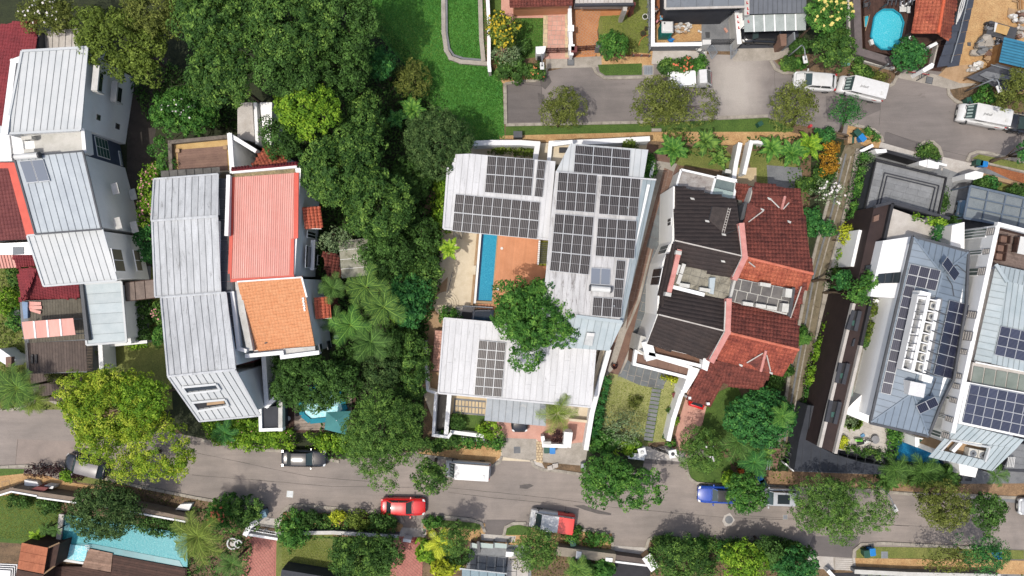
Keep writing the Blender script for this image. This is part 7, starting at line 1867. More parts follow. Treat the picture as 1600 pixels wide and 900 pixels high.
MB().p_(qU([(1098,62),(1111,62),(1111,69),(1098,70)],1.9),z0=0).solo("gate_pier",qV,"white capped gate pier between the yard wall and the sliding gate","gate pillar")
t=qH("sliding_gate","dark barred sliding gate across the building yard entrance","gate",W(1130,70,0))
for i in range(14):mb=MB();p=W(1113+i*2.6,62,1.6);mb.bar(p,Vector((p.x,p.y,.1)),.04,.04);mb.b_("bar",qK,t)
mb=MB().bar(W(1112,62,1.6),W(1150,61,1.6),.06,.06);mb.bar(W(1112,62,1.6)*1-Vector((0,0,1.4)),W(1150,61,1.6)-Vector((0,0,1.4)),.06,.06);mb.b_("rail",qK,t)
for k,(q4,lb)in enumerate((([(1104,72),(1114,71),(1121,82),(1112,92)],"open mesh pallet cage leaning by the building yard entrance"),([(1141,72),(1150,62),(1151,82),(1142,92)],"tall wire mesh gate leaf folded back beside the garage apron"))):
 t=qH("mesh_panel",lb,"mesh panel",W(*q4[2],0));a_,b_,c_,d_=[W(x,y,.9 if i<2 else.3)for i,(x,y)in enumerate(q4)];mb=MB()
 for e in((a_,b_),(b_,c_),(c_,d_),(d_,a_)):mb.bar(*e,.07,.07)
 mb.b_("frame",qS,t);mb=MB()
 for i in range(1,8):mb.bar(a_.lerp(b_,i/8),d_.lerp(c_,i/8),.025,.025);mb.bar(a_.lerp(d_,i/8),b_.lerp(c_,i/8),.025,.025)
 mb.b_("mesh_wires",qS,t)
xE("dark heap of tools and mesh against the yard wall by the entrance",[(1087,73),(1103,71),(1101,84),(1088,82)],.5,26,.35,[qK,qZ,qV])
xE("heap of white plaster sacks and broken boards in the building yard",[(1046,31),(1080,27),(1083,33),(1077,50),(1060,50),(1046,47)],.6,150,.42,[qJ,qY,qV,tan],flatn=.3)
xE("crumpled blue tarpaulin on the sand pit beside the teal cabin",[(1045,59),(1053,58),(1055,65),(1047,66)],.3,14,.34,[jG],flatn=.35)
xE("white bag lying at the edge of the sand pit",[(1091,48),(1095,47),(1096,53),(1092,53)],.2,3,.3,[qV],flatn=.6,cat="bag")
c=W(1036,54,0);t=qH("portable_toilet","teal portable toilet cabin with a white domed roof in the building yard","portable toilet",c)
tealp=M("teal_plastic",qQ(34,140,128),qQ(28,126,116),bump=0,fine=.04,rough=.45);bq("cabin",tealp,t,(c.x,c.y,0),(1.1,1.1,2.15),z0=0,rz=.03)
mb=MB().add([(c.x+x,c.y+y,z)for x,y,z in[(-.6,-.6,2.15),(.6,-.6,2.15),(.6,.6,2.15),(-.6,.6,2.15),(-.48,-.48,2.36),(.48,-.48,2.36),(.48,.48,2.36),(-.48,.48,2.36)]],[(0,1,5,4),(1,2,6,5),(2,3,7,6),(3,0,4,7),(4,5,6,7)]);mb.b_("roof",qV,t,bevel=.05)
for k in range(5):bq("moulding",tealp,t,(c.x,c.y-.56,.3+k*.38),(1.12,.04,.05))
bq("door",tealp,t,(c.x-.05,c.y-.57,1.0),(.7,.03,1.8))
bq("vent_cap",qK,t,(c.x-.35,c.y+.3,2.4),(.14,.14,.12))
t=qH("extension_ladder","aluminium ladder lying on the grey slab of the building yard","ladder",W(1142,35,0));a_,b_,c_,d_=W(1139,16,.15),W(1142,50,.15),W(1144,16,.15),W(1147,50,.15);mb=MB().bar(a_,b_,.05,.08);mb.bar(c_,d_,.05,.08);mb.b_("stile",qS,t)
for i in range(11):mb=MB();k=(i+.5)/11;mb.bar(a_.lerp(b_,k),c_.lerp(d_,k),.05,.05);mb.b_("rung",qS,t)
MB().p_(qU([(1131,44),(1134,43),(1138,49),(1135,51)],.2),z0=.02).solo("board_offcut",jV,"small pinkish board on the grey yard slab beside the ladder","board");MB().p_(qU([(1102,50),(1109,50),(1109,59),(1103,59)],.06),z0=.02).solo("drain_grating",qK,"square black grating in the grey yard slab","grating")
vL=M("white_cotton",qQ(228,222,218),bump=0,fine=.03);blue_shirt=M("light_blue_cotton",qQ(130,196,222),bump=0,fine=.03);vH=M("dark_trousers",(0.02,0.02,0.024),bump=0,fine=.05)
person("worker in a white shirt and dark trousers walking along the reddish earth strip",1021,24,80,vL,vH,.25);person("worker in a light blue shirt carrying something beside the portable toilet",1029,37,60,blue_shirt,vH,.55)
MB().p_(qU([(1025,33),(1028,30),(1029,33),(1026,36)],.9),z0=.75).solo("pink_bundle",M("pink_cloth",qQ(226,150,160),bump=0),"small pink bundle carried beside the light blue shirted worker","bundle")
qB("white wall between the pink paved drive and the orange drive",[(890,8),(891,44),(893,84)],1.5,.3,qX,qX)
for(x,y,lb,m_)in((892,44,"white pillar halfway along the wall between the two top driveways",qX),(893,74,"white gate pillar at the foot of the wall between the two top driveways",qX),(936,70,"grey gate pillar at the right end of the brown iron gate",qZ),(897,77,"dark brown gate pillar at the left end of the brown iron gate",xC)):
 p=W(x,y,1.8);t=qH("gate_pillar",lb,"gate pillar",(p.x,p.y,0));bq("shaft",m_,t,(p.x,p.y,0),(.5,.5,1.7),z0=0);bq("cap",m_,t,(p.x,p.y,0),(.62,.62,.12),z0=1.7)
def jN(lb,a,b,n,mat,z=1.4,mid=True):
 t=qH("iron_gate",lb,"gate",W(*a,0));A_,B_=W(*a,z),W(*b,z);dn=Vector((0,0,1.25));mb=MB().bar(A_,B_,.07,.07);mb.bar(A_-dn,B_-dn,.07,.07);mb.bar(A_-dn*.5,B_-dn*.5,.05,.05);mb.b_("rail",mat,t)
 for i in range(n+1):p=A_.lerp(B_,i/n);br("bar",mat,t,p+Vector((0,0,.1)),p-dn,.035 if i%(n//2)else.1,.035 if i%(n//2)else.1)
 return t
iron=M("brown_iron",qQ(96,48,42),qQ(80,40,36),bump=0)
jN("rust brown iron gate across the orange drive",(899,73),(934,71),16,iron);jN("rust brown iron gate across the pink paved drive",(854,76),(889,75),16,iron);jN("faded red low gate at the mouth of the rose drive",(634,847),(662,845),12,M("faded_red_paint",qQ(206,84,92),bump=0),1.0)
jN("black iron gate leaf below the pale stepping stone path",(1020,701),(1046,710),10,xY,1.3);jN("low grey double gate at the foot of the peach drive",(1052,708),(1072,716),8,qS,1.1)
jN("pale slatted gate across the rose drive at the lower left",(388,828),(434,836),16,qX,1.2)
qB("white garden wall running down the left of the top garden",[(760,-40),(764,40),(764,100),(765,110)],1.5,.28,qY,qX)
t=qB("mossy stone channel wall curving round the strip of park lawn, outer line",[(692,-40),(693,50),(697,78),(704,90),(720,96),(758,99)],.35,.42,qP,None,name="channel_wall");t=qB("inner line of the stone channel beside the park lawn strip",[(697,-40),(698,52),(702,76),(709,86),(724,91),(757,94)],.3,.2,qZ,None,name="channel_wall")
qB("stone channel wall between the lawn strip and the white garden wall",[(749,-40),(752,60),(755,92)],.35,.45,qP,None,name="channel_wall")
G("channel_bed",[(755,-60),(761,-60),(763,100),(757,100)],kK,4)
c=W(846,78,1.6);t=qH("gate_house","white gate house box with a dark letter slot at the pink paved drive","gate pillar",(c.x,c.y,0));fp([(837,73),(853,72),(852,79),(849,84),(838,84)],2.0,0,"box",qX,t);fp([(839,84),(848,84),(847,88),(840,89)],1.4,0,"letter_slot",qK,t)
t=qH("timber_edging","low dark fence with posts behind the dry path under the bright tree","fence",W(975,85,0));mb=MB().bar(W(940,84,.6),W(1016,86,.6),.06,.1);mb.bar(W(940,84,.6)-Vector((0,0,.4)),W(1016,86,.6)-Vector((0,0,.4)),.06,.1);mb.b_("rail",xC,t)
for i in range(7):p=W(940+i*12.6,84+i*.3,.7);br("post",qZ,t,p,Vector((p.x,p.y,0)),.09,.09)
wf=qH("wire_fence","grey wire fence between the dry lawn and the building yard","fence",W(1014,40,0))
for i in range(9):p=W(1013+i*.4,-20+i*12,1.4);br("post",qS,wf,p,Vector((p.x,p.y,0)),.07,.07)
mb=MB().bar(W(1013,-20,1.3),W(1016.5,76,1.3),.05,.05);mb.bar(W(1013,-20,1.3)-Vector((0,0,.6)),W(1016.5,76,1.3)-Vector((0,0,.6)),.05,.05);mb.b_("rail",qS,wf)
for(x,y,lb,m_,r_)in((1008,26,"white round pot on the dry lawn",qV,.3),(1010,44,"small dark brown pot on the dry lawn, nearest the fence",M("brown_glaze",qQ(86,52,44),bump=0),.2),(1005,52,"large dark brown pot on the dry lawn",M("brown_glaze",None)if False else MAT.get("brown_glaze")or M("brown_glaze",qQ(86,52,44),bump=0),.3)):
 p=W(x,y,.4);t=qH("garden_pot",lb,"plant pot",(p.x,p.y,0));dc("pot",m_,t,(p.x,p.y),r_*.7,0,.42,16,r_);dc("soil",kF,t,(p.x,p.y),r_*.8,.40,.425,16)
t=qH("garden_hose","orange garden hose snaking over the dry lawn","hose",W(1000,62,0));tb("hose",M("orange_rubber",qQ(206,140,84),bump=0),t,[W(x,y,.05)for x,y in((1012,55),(1006,57),(1001,62),(999,68),(998,71))],.04,6)
MB().box((W(809,211,.5).x,W(809,211,.5).y,0),(.9,.65,.9),z0=0).solo("junction_box",xJ,"grey electrical junction box on the sandy footpath","box");MB().box((W(1187,194,.5).x,W(1187,194,.5).y,0),(.5,.45,.8),z0=0,rz=.5).solo("green_marker_box",xB,"small tilted green box on the upper grass verge","box")
MB().box((W(1026,203,.3).x,W(1026,203,.3).y,0),(1.0,.3,.3),z0=0).solo("stone_block",qP,"low concrete block on the verge under the wide olive tree","block");MB().disc((W(1266,197,.3).x,W(1266,197,.3).y),.16,0,.5,12).solo("red_hydrant",redm,"small red hydrant under the olive brown roadside tree","hydrant")
h=qR("orange tiled pavilion roof beside the turquoise pool at the top right",[(1425,0),(1495,0),(1483,64),(1425,52)],4.4,name="pavilion",cat="pavilion")
P1_=Pl((1466,52,4.6),(1482,-40,4.6),(1425,52,3.6));qE(h,P1_,[(1466,52),(1483,-50),(1437,-50),(1425,52)],(1470,20),(1430,20),.34,.34,jZ)
P2_=Pl((1466,52,4.6),(1482,-40,4.6),(1483,64,3.7));qE(h,P2_,[(1466,52),(1483,-50),(1506,-46),(1494,12),(1483,64)],(1475,20),(1492,24),.34,.34,jZ)
jH(h,W(1466,52,4.65),W(1483,-50,4.65),M("orange_ridge",qQ(226,110,74)),r=.16)
for(x,y)in((1430,48),(1479,56),(1432,-10),(1490,0)):p=W(x,y,3.4);bq("post",qT,h,(p.x,p.y,0),(.25,.25,3.4),z0=0)
fp([(1432,40),(1480,46),(1488,-40),(1438,-40)],.2,0,"floor",qT,h)
t=qH("pool_terrace","dark timber terrace around the turquoise pool","terrace",W(1380,50,0));fp([(1348,-40),(1430,-40),(1424,92),(1352,78)],.5,0,"base",qT,t)
qN(t,[(1349,-30),(1424,-30),(1422,90),(1353,78)],.56,(1360,0),(1362,78),.3,qT,gap=.012)
vB("turquoise pool with cut corners in the dark timber terrace",[(1379,15.5),(1394,15.5),(1406,24),(1411,36),(1405,66),(1398,76),(1388,78),(1376,77),(1365,67),(1360,57),(1365,28),(1369,22)],kJ("turquoise_water",qQ(70,196,216),qQ(130,220,232),5.5),M("pool_lip",qQ(30,160,186),bump=0),z=.62,rimw=.14)
qB("broad brown-grey boundary wall left of the turquoise pool",[(1337,-40),(1342,80),(1391,95)],1.3,.75,M("brown_grey_stone",qQ(122,112,110),qQ(106,98,96)),None)
qB("rough pale stone edging at the left of the pool garden",[(1326,-40),(1328,10),(1331,72)],.5,.45,qJ,None);qB("thin white edging wall along the roadside bed below the pool garden",[(1333,90),(1352,95),(1396,106)],.5,.25,qY,None)
t=qH("lounger","turquoise hammock-like lounger at the left of the turquoise pool","lounger",W(1353,35,.56));pr("sling",M("turquoise_fabric",qQ(64,178,196),bump=0),t,[W(1352,25,.95),W(1357,25,.95),W(1356,36,.75),W(1353,42,.75),W(1351,42,.75)],dz=.08);tb("frame",tan,t,[W(1351,42,.75),W(1350,26,1.0),W(1359,23,1.0),W(1355,38,.75),W(1352,48,.7)],.04,6);mb=MB().bar(W(1355,26,.9),W(1355,26,.56),.05,.05);mb.bar(W(1352,42,.75),W(1352,42,.56),.05,.05);mb.b_("legs",tan,t)
t=qH("folding_chair","white folding chair at the upper right corner of the turquoise pool","chair",W(1416,14,.56));bq("seat",qV,t,W(1411,14,.95),(.7,.6,.06));bq("backrest",qV,t,W(1420,15,1.2),(.35,.7,.08));mb=MB()
for dx in(-4,4):mb.bar(W(1413+dx,11,.9),W(1415+dx,18,.57),.05,.05);mb.bar(W(1413+dx,18,.9),W(1415+dx,11,.57),.05,.05)
mb.b_("legs",qS,t)
MB().p_(qU([(1359,62),(1364,61),(1366,69),(1362,70)],.9),z0=.56).solo("pool_steps",qV,"small white pool filter box on the rim of the turquoise pool","box")
t=qH("wicker_chair","dark wicker hanging chair at the upper left of the pool terrace","chair",W(1353,6,.56));mb=MB().tube([W(1349,12,.6),W(1350,2,1.6),W(1357,-2,1.8),W(1360,6,1.2),W(1356,14,.6)],.05,6);mb.tube([W(1349,6,1),W(1359,4,1.2)],.05,6);mb.b_("frame",qK,t);pr("seat",qK,t,[W(1351,5,1.0),W(1357,4,1.0),W(1356,10,.9),W(1351,11,.9)],dz=.1)
t=qH("awning_frame","dark slatted pergola with pale sun lounger at the top edge by the pool","pergola",W(1415,0,0))
for i in range(7):br("slat",qK,t,W(1390+i*6,-8,2.4),W(1386+i*6.5,8,2.4),.1,.1)
mb=MB().bar(W(1386,0,2.3),W(1428,-4,2.3),.14,.14)
for q_ in((1388,4),(1427,2)):p=W(*q_,2.3);mb.bar(p,Vector((p.x,p.y,.56)),.12,.12)
mb.b_("frame",qK,t)
t=qH("sun_lounger","pale sun lounger under the dark pergola at the top edge","lounger",W(1420,0,.56));bq("mattress",qG,t,W(1418,2,.9),(1.6,.55,.1),rz=.5);bq("frame",qX,t,W(1418,2,.75),(1.4,.5,.3),rz=.5)
h=qR("brown entrance court with white gate caps left of the dark netting",[(1430,60),(1482,70),(1470,110),(1430,105)],1,name="entrance_court",cat="courtyard")
fp([(1428,62),(1482,66),(1472,108),(1440,108),(1424,96)],.1,0,"base",qT,h);qN(h,[(1430,64),(1480,68),(1470,106),(1430,104)],.16,(1440,64),(1430,104),.9,qT,name="paving_slab",gap=.03,blen=1.6)
for(q4,z_,lb)in(([(1451,71),(1463,65),(1466,69),(1454,75)],2.0,"upper white roof-shaped gate cap in the brown entrance court"),([(1441,108),(1456,98),(1460,100),(1458,106),(1444,113)],2.2,"lower white roof-shaped gate cap beside the red tape"),([(1418,57),(1423,55),(1424,61),(1419,62)],1.8,"tiny white cap on the wall right of the turquoise pool")):
 MB().p_(qU(q4,z_),z0=0).solo("gate_pillar",qX,lb,"gate pillar")
qB("thin pale rail wall running down through the brown entrance court",[(1465,72),(1459,98)],1.0,.14,qJ,None)
t=qH("barrier_fence","black open barrier frame with red tape in front of the entrance court","barrier",W(1438,116,0));mb=MB()
for a_,b_ in(((1426,110),(1440,108)),((1440,108),(1440,122)),((1440,122),(1452,114)),((1418,114),(1440,114))):mb.bar(W(*a_,1.0),W(*b_,1.0),.06,.06)
for q_ in((1426,110),(1440,122),(1452,115)):p=W(*q_,1.0);mb.bar(p,Vector((p.x,p.y,0)),.06,.06)
mb.b_("frame",qK,t);mb=MB().bar(W(1418,112,.9),W(1436,114,.9),.03,.14);mb.bar(W(1436,114,.9),W(1452,117,.9),.03,.14);mb.b_("red_tape",redm,t)
t=qH("shade_netting","slanting run of dark grey hoarding panels between the pavilion and the building ground","hoarding",W(1500,50,0))
for i in range(7):
 y=-20+i*18;x0_,x1_=1509-i*6.6,1527-i*4.2
 for s_ in(0,1):
  xm0,xm1=x0_+(x1_-x0_)*s_*.5,x0_+(x1_-x0_)*(s_+1)*.5;pr("panel",M("slate_hoarding",qQ(80,86,98),qQ(70,76,88),qQ(96,102,112),dirt=.35,var=.12),t,[W(xm0,y,2.3-.3*s_),W(xm1,y-3,2.2-.5*s_),W(xm1-3.2,y+14.4,2.2-.5*s_),W(xm0-5.6,y+17.2,2.3-.3*s_)],dz=.05)
mb=MB().tube([W(1517,-20,2.4),W(1500,50,2.4),W(1486,98,2.4)],.06,6)
for(x,y)in((1517,-20),(1509,20),(1500,52),(1488,94)):p=W(x,y,2.3);mb.bar(p,Vector((p.x,p.y,0)),.08,.08)
mb.b_("scaffold_pole",qS,t)
t=qH("pipe_bundle","bundle of white pipes lying beside the orange pavilion roof","pipes",W(1500,20,0));
for k in range(3):tb("pipe",qV,t,[W(1494+k*2,38-k*4,2.6),W(1499+k*3,12,2.6),W(1507+k*2,-14,2.6)],.06,6)
mb=MB().bar(W(1497,30,2.5),Vector((W(1497,30,2.5).x,W(1497,30,2.5).y,0)),.1,.1);mb.bar(W(1506,-8,2.5),Vector((W(1506,-8,2.5).x,W(1506,-8,2.5).y,0)),.1,.1);mb.b_("trestle",qK,t)
rib=M("sea_blue_sheet",qQ(66,140,172),qQ(56,126,158),rough=.5,bump=0,fine=.05,var=.05)
h=qR("sea blue corrugated shed roof on the building ground",[(1568,58),(1640,70),(1630,112),(1561,98)],2.6,name="site_shed",cat="shed");P_=Pl((1569,58,2.8),(1640,74,2.8),(1561,98,2.5));qW(h,P_,[(1569,58),(1640,74),(1630,113),(1561,97)],(1570,66),(1630,80),.27,rib,seam=.06,seamw=.07);body(h,ext(P_,[(1570,60),(1636,75),(1627,110),(1563,96)]),.2,0,kG)
h=qR("dark tarpaulin covered low shed with pale strips below the blue site roof",[(1560,98),(1600,108),(1585,145),(1512,120)],1.8,name="site_shelter",cat="shed")
tarp=M("dark_tarpaulin",qQ(92,94,100),qQ(76,78,84),qQ(110,110,116),sc=.7,dirt=.4,bump=.2,bsc=5);pr("tarpaulin",tarp,h,[W(1558,99,1.9),W(1602,112,1.9),W(1640,124,1.8),W(1586,146,1.3),W(1545,132,1.3),W(1511,121,1.4)],dz=.12)
for q4 in([(1541,111),(1583,120),(1574,126),(1530,117)],[(1530,117),(1560,124),(1556,128),(1552,127)]):pr("pale_strip",qZ,h,qU(q4,1.85),dz=.05)
br("ridge_pole",qS,h,W(1548,101,1.98),W(1600,115,1.98),.08,.08)
for(x,y)in((1516,121),(1556,102),(1584,142),(1600,116)):p=W(x,y,1.2);br("post",kG,h,p,Vector((p.x,p.y,0)),.1,.1)
t=qH("plywood_stack","pale plywood sheets on a black wrapped stack on the building ground","timber stack",W(1565,45,0));p=W(1564,45,.9);mb=MB().box((p.x+.2,p.y-.2,0),(3.0,1.5,.8),rz=-.28,z0=0);mb.b_("black_wrap",qK,t,bevel=.08)
for k in range(3):pr("plywood_sheet",M("plywood",qQ(214,176,116),qQ(196,156,98),fine=.1,var=.05),t,qU([(1555,36),(1578,42),(1573,55),(1553,49)],.9+.05*k),dz=.04)
pr("edge_board",qV,t,qU([(1555,35),(1559,36),(1555,50),(1553,49)],1.08),dz=.05)
xE("black plastic bundles around the plywood stack",[(1543,36),(1556,34),(1554,52),(1578,56),(1576,60),(1540,52)],.5,40,.6,[qK,xY,qZ])
xE("grey cement bags heaped left of the sea blue shed roof",[(1532,60),(1545,56),(1547,72),(1541,82),(1522,82),(1527,70)],.8,34,.9,[qZ,qP],flatn=.4)
xE("white and grey plastic scrap between the cement bags and the blue roof",[(1546,62),(1567,60),(1566,70),(1556,82),(1546,76)],.5,60,.4,[qV,qK,qZ,tan])
xE("crumpled white plastic sheet on the orange soil",[(1516,98),(1532,94),(1534,103),(1524,112),(1513,110)],.4,26,.6,[qV,qJ],flatn=.3)
xE("row of white sacks and blocks at the far right of the building ground",[(1590,14),(1600,16),(1598,60),(1588,58)],.5,34,.5,[qP,qD,qJ]);xE("white sack with a pale board beside it on the upper building ground",[(1579,24),(1588,26),(1586,34),(1580,33)],.4,6,.5,[qV])
MB().p_(qU([(1576,12),(1591,16),(1587,30),(1574,26)],.12),z0=.02).solo("pale_board",tan,"pale square board on the upper building ground","board");MB().p_(qU([(1512,66),(1517,66),(1517,72),(1512,71)],.1),z0=.02).solo("site_cover",xJ,"small blue-grey cover with white edge in the orange soil","cover")
t=qH("timber_planks","long yellow timber planks at the top right corner of the building ground","timber",W(1590,5,0))
for k in range(4):br("plank",kG if k%2 else tan,t,W(1590+k*1.8,-20,.3+.06*k),W(1592+k*1.6,14,.3+.06*k),.16,.05)
br("plank",tan,t,W(1582,1,.3),W(1592,3,.3),.12,.05)
xE("brown timber boards and crates below the blue site roof",[(1540,76),(1562,80),(1556,96),(1538,92)],.5,18,.8,[kG,tan,qD],flatn=.2)
xE("white and dark bags lying under the edge of the blue site roof",[(1546,90),(1570,96),(1568,102),(1548,98)],.4,20,.45,[qV,qK])
t=vB("large turquoise pool running diagonally behind the long garden wall at the lower left",[(94,830),(100,804),(180,816),(292,834),(293,886),(132,862),(130,878),(88,876)],kJ("lap_pool_water",qQ(66,160,168),qQ(116,198,200),6.5),None,z=.3)
pt=M("teal_tile_and_shade",qQ(40,140,150),qQ(32,124,134),rough=.25,bump=0)
for(q4,m_,z_)in(([(88,850),(145,850),(280,876),(286,886),(132,862),(88,858)],pt,.34),([(94,824),(100,812),(112,816),(100,846),(90,846)],pt,.33),([(106,850),(137,854),(133,877),(100,876)],MAT["aqua_water"],.38),([(100,873),(134,879),(132,882),(98,877)],qV,.42)):
 pr("pool_step",m_,t,qU(q4,z_),dz=.03)  # the left-edge piece paints the pool edge's shadow on the water
for k in range(3):br("ladder_rung",qS,t,W(133,852+k*3,.6),W(140,853+k*3,.6),.06,.06)
br("coping",qJ,t,W(97,803,.45),W(92,845,.45),.5,.25)
h=qR("timber terrace with painted sun and shade below the turquoise pool at the lower left",[(130,850),(290,890),(280,940),(70,940)],.6,name="pool_terrace",cat="terrace")
fp([(134,885),(292,888),(290,960),(70,960),(76,884)],.38,0,"base",qT,h)
qN(h,[(139,857),(176,865),(173,894),(128,886)],.5,(140,862),(176,868),.26,M("deck_painted_sunlit",qQ(176,144,124),qQ(148,118,100),qQ(120,94,80),sc=2,fine=.15,var=.25),gap=.01)
qN(h,[(177,867),(290,888),(288,960),(78,960),(80,886),(130,886),(174,896)],.46,(177,870),(290,891),.26,qT,gap=.012)  # dark boards paint the southern house's shadow, paler boards the sunlit patch
h=qR("brick-brown garden pavilion roof beside the turquoise pool",[(34,848),(75,856),(68,897),(26,890)],2.6,name="garden_pavilion",cat="pavilion")
P_=Pl((34,848,3.0),(75,856,3.0),(27,888,3.0));
for k in range(3):
 a0,a1=k/3,(k+1)/3;L_=lambda u,v:(34+41*u-7*v,848+8*u+41*v)
 qW(h,P_,[L_(0,a0),L_(1,a0),L_(1,a1-.01),L_(0,a1-.01)],L_(.5,0),L_(.5,1),.3,M("cedar_shingle",qQ(196,122,88),qQ(172,102,72),qQ(150,90,66),sc=1.5,dirt=.35,fine=.15,var=.12),seam=0)
pr("side_wall",kG if False else qT,h,qU([(75,856),(93,850),(86,884),(68,897)],2.4),z0=.0)
pr("wall",qT,h,[W(34,849,2.9),W(75,857,2.9),W(68,897,2.9),W(27,889,2.9)],z0=0)
mb=MB().bar(W(75,856,2.9),W(93,848,2.3),.14,.1);mb.bar(W(68,897,2.9),W(86,884,2.3),.14,.1);mb.b_("beam",tan,h)
fp([(26,890),(68,898),(66,930),(20,930)],2.4,0,"lower_roof",qT,h)
t=qH("garden_steps","white right-angled garden steps at the lower left corner","steps",W(10,890,0))
for k in range(4):mb=MB();e=3.2*k;mb.p_(qU([(-60,878+e),(27-e*1.1,882+e),(23-e*1.1,960),(-60,960)],.1+.14*k),z0=0);mb.b_("step",qX,t)
for k in range(3):mb=MB();e=3.2*k;mb.bar(W(-50,880.3+e,.12+.14*k),W(25-e*1.1,884+e,.12+.14*k),.06,.03);mb.bar(W(25-e*1.1,884+e,.12+.14*k),W(21-e*1.1,940,.12+.14*k),.06,.03);mb.b_("painted_riser_shadow",qC,t)  # dark strips drawn as the shade line at each step edge
t=qB("boundary wall with painted shade and white coping between the lower left lawn and the street",[(-60,790),(18,766),(56,772),(126,782),(216,796),(290,812)],1.7,.5,M("shade_toned_render",qQ(150,134,118),qQ(134,118,104),bump=.04),None)  # brown-grey colour carries the shade on the wall's street side
P3=None
mb=MB();
for a_,b_ in(((-60,792),(18,768)),((18,768),(58,775)),((58,777),(122,786)),((150,790),(290,815))):mb.bar(W(*a_,1.75),W(*b_,1.75),.16,.12)
mb.b_("coping",qX,t)
MB().p_(qU([(44,766),(58,760),(76,762),(64,771)],1.4),z0=0).solo("gate_block",xC,"brown timber gate let into the taupe boundary wall","gate")
for(q4,z_,lb)in(([(38,750),(58,753),(62,760),(38,759)],.5,"white wall panel behind the purple shrubs, left half"),([(70,758),(84,760),(82,764),(68,762)],1.0,"white wall panel behind the purple shrubs, right half"),([(282,788),(300,787),(295,798),(274,796)],.6,"white gate panel on the verge left of the red flowered shrub")):MB().p_(qU(q4,z_),z0=0).solo("wall_panel",qX,lb,"wall")
t=qH("garden_grid","faint square inspection slab on the sandy path at the far left","manhole cover",W(8,756,0));fp([(2,752),(14,750),(17,760),(3,762)],.04,.0,"slab",tan,t);fp([(4,754),(13,752),(15,758.5),(5,760)],.055,.0,"lid",jC,t)
qB("white gate wall at the head of the rose drive",[(384,834),(390,822),(400,816)],1.4,.4,qX,qX);qB("low white wall across the rose drive at the lower left",[(388,835),(432,842)],.9,.2,qX,qX)
qB("grey garden wall hidden behind the lower middle shrubs",[(432,833),(520,832),(620,838)],1.0,.3,qZ,qY)
MB().p_(qU([(440,890),(520,903),(520,960),(430,960)],2.2),z0=0).solo("garden_room_roof",qC,"black flat roof edge at the bottom below the small dry lawn","roof")
t=qH("spiral_planter","white coiled planter ring beside the red flowered shrub","planter",W(364,850,0));p=W(363,850,.4)
for k,r_ in enumerate((.55,.38)):
 tb("ring",qV,t,[(p.x+r_*math.cos(a*.4)+k*.6,p.y+r_*math.sin(a*.4),.3+.06*k)for a in range(0,14)],.09,8)
dc("pot",qJ,t,(p.x,p.y),.3,0,.3,14)
qB("white post and rail beside the rose drive",[(632,844),(640,845)],1.2,.25,qX,qX)
t=qH("wall_fence","frosted glass fence panels on black posts above the grey forecourt","fence",W(770,855,0))
for(x0_,x1_)in((737,746),(750,771),(772,792)):pr("glass_panel",kD,t,qU([(x0_,848),(x1_,850),(x1_-.6,857),(x0_-.6,855.5)],.9),dz=.04)
for x in(736,748,771.5,793):p=W(x,852,1.0);bq("post",qK,t,(p.x,p.y,0),(.12,.5,1.0),z0=0)
MB().p_(qU([(745,846),(749,846),(751,864),(746,864)],1.2),z0=0).solo("lamp_post_base",qK,"dark narrow post standing in the glass fence","post");MB().p_(qU([(791,862),(803,863),(802,870),(790,870)],1.0),z0=0).solo("planter_box",qX,"white box at the right end of the glass fence","planter")
h=qR("glass and steel skylight roof at the bottom edge below the grey forecourt",[(722,890),(790,893),(790,930),(715,930)],2.2,name="glass_canopy",cat="canopy")
for k in range(5):mb=MB();x=722+k*13.5;mb.p_(qU([(x,889+k*1.4),(x+12.6,890.4+k*1.4),(x+12,930),(x-1,930)],2.2),dz=.04);mb.b_("glass_pane",M("pale_blue_glass",qQ(148,170,178),qQ(126,150,160),rough=.15,bump=0),h)
br("frame_bar",qS,h,W(718,888,2.25),W(792,896,2.25),.12,.14)
for(x,y)in((720,890),(791,897)):p=W(x,y,2.1);br("post",qS,h,p,Vector((p.x,p.y,0)),.1,.1)
t=qB("broad grey garden wall left of the dark driveway",[(877,862),(955,872)],1.3,.9,M("warm_grey_render",qQ(168,158,140),qQ(152,142,126),bump=.04),None);mb=MB().bar(W(900,868,1.35),W(908,869,1.35),.9,.1);mb.bar(W(946,874,1.36),W(957,875,1.36),.4,.12);mb.b_("coping",qX,t)
t=qB("brown sliding gate and white rail across the dark driveway",[(957,870),(1015,878)],1.2,.5,M("brown_gate_paint",qQ(116,104,96),qQ(100,90,84),bump=0),None,name="driveway_gate",cat="gate");br("rail",qX,t,W(957,877,1.0),W(1015,884,1.0),.2,.1)
qB("low tan pier wall right of the dark driveway",[(1013,874),(1020,884)],1.3,.8,tan,qX)
qB("white roadside wall below the slabbed apron at the lower right",[(1295,893),(1304,903)],1.0,.3,qX,qX);qB("grey roadside wall right of the slabbed apron",[(1338,893),(1420,897),(1560,900)],1.0,.35,qZ,qY)
qB("grey roadside pier under the tree at the lower right",[(1180,858),(1184,868)],1.0,.6,qZ,None)
for(x,y,lb)in((1003,706,"white gate pillar with a ball cap below the sparse frangipani"),(1051,709,"white gate pillar with a dark round cap between the two gates")):
 p=W(x,y,1.6);t=qH("gate_pillar",lb,"gate pillar",(p.x,p.y,0));bq("shaft",qX,t,(p.x,p.y,0),(.65,.65,1.6),z0=0,rz=.2);bq("cap",qX,t,(p.x,p.y,0),(.8,.8,.12),z0=1.6,rz=.2);dc("ball",qV if x<1020 else qK,t,(p.x,p.y),.2,1.72,1.9,14,.12)
qB("white wall stub hidden by the leafy shrub left of the gate",[(986,712),(1003,714)],1.2,.5,qX,qX)
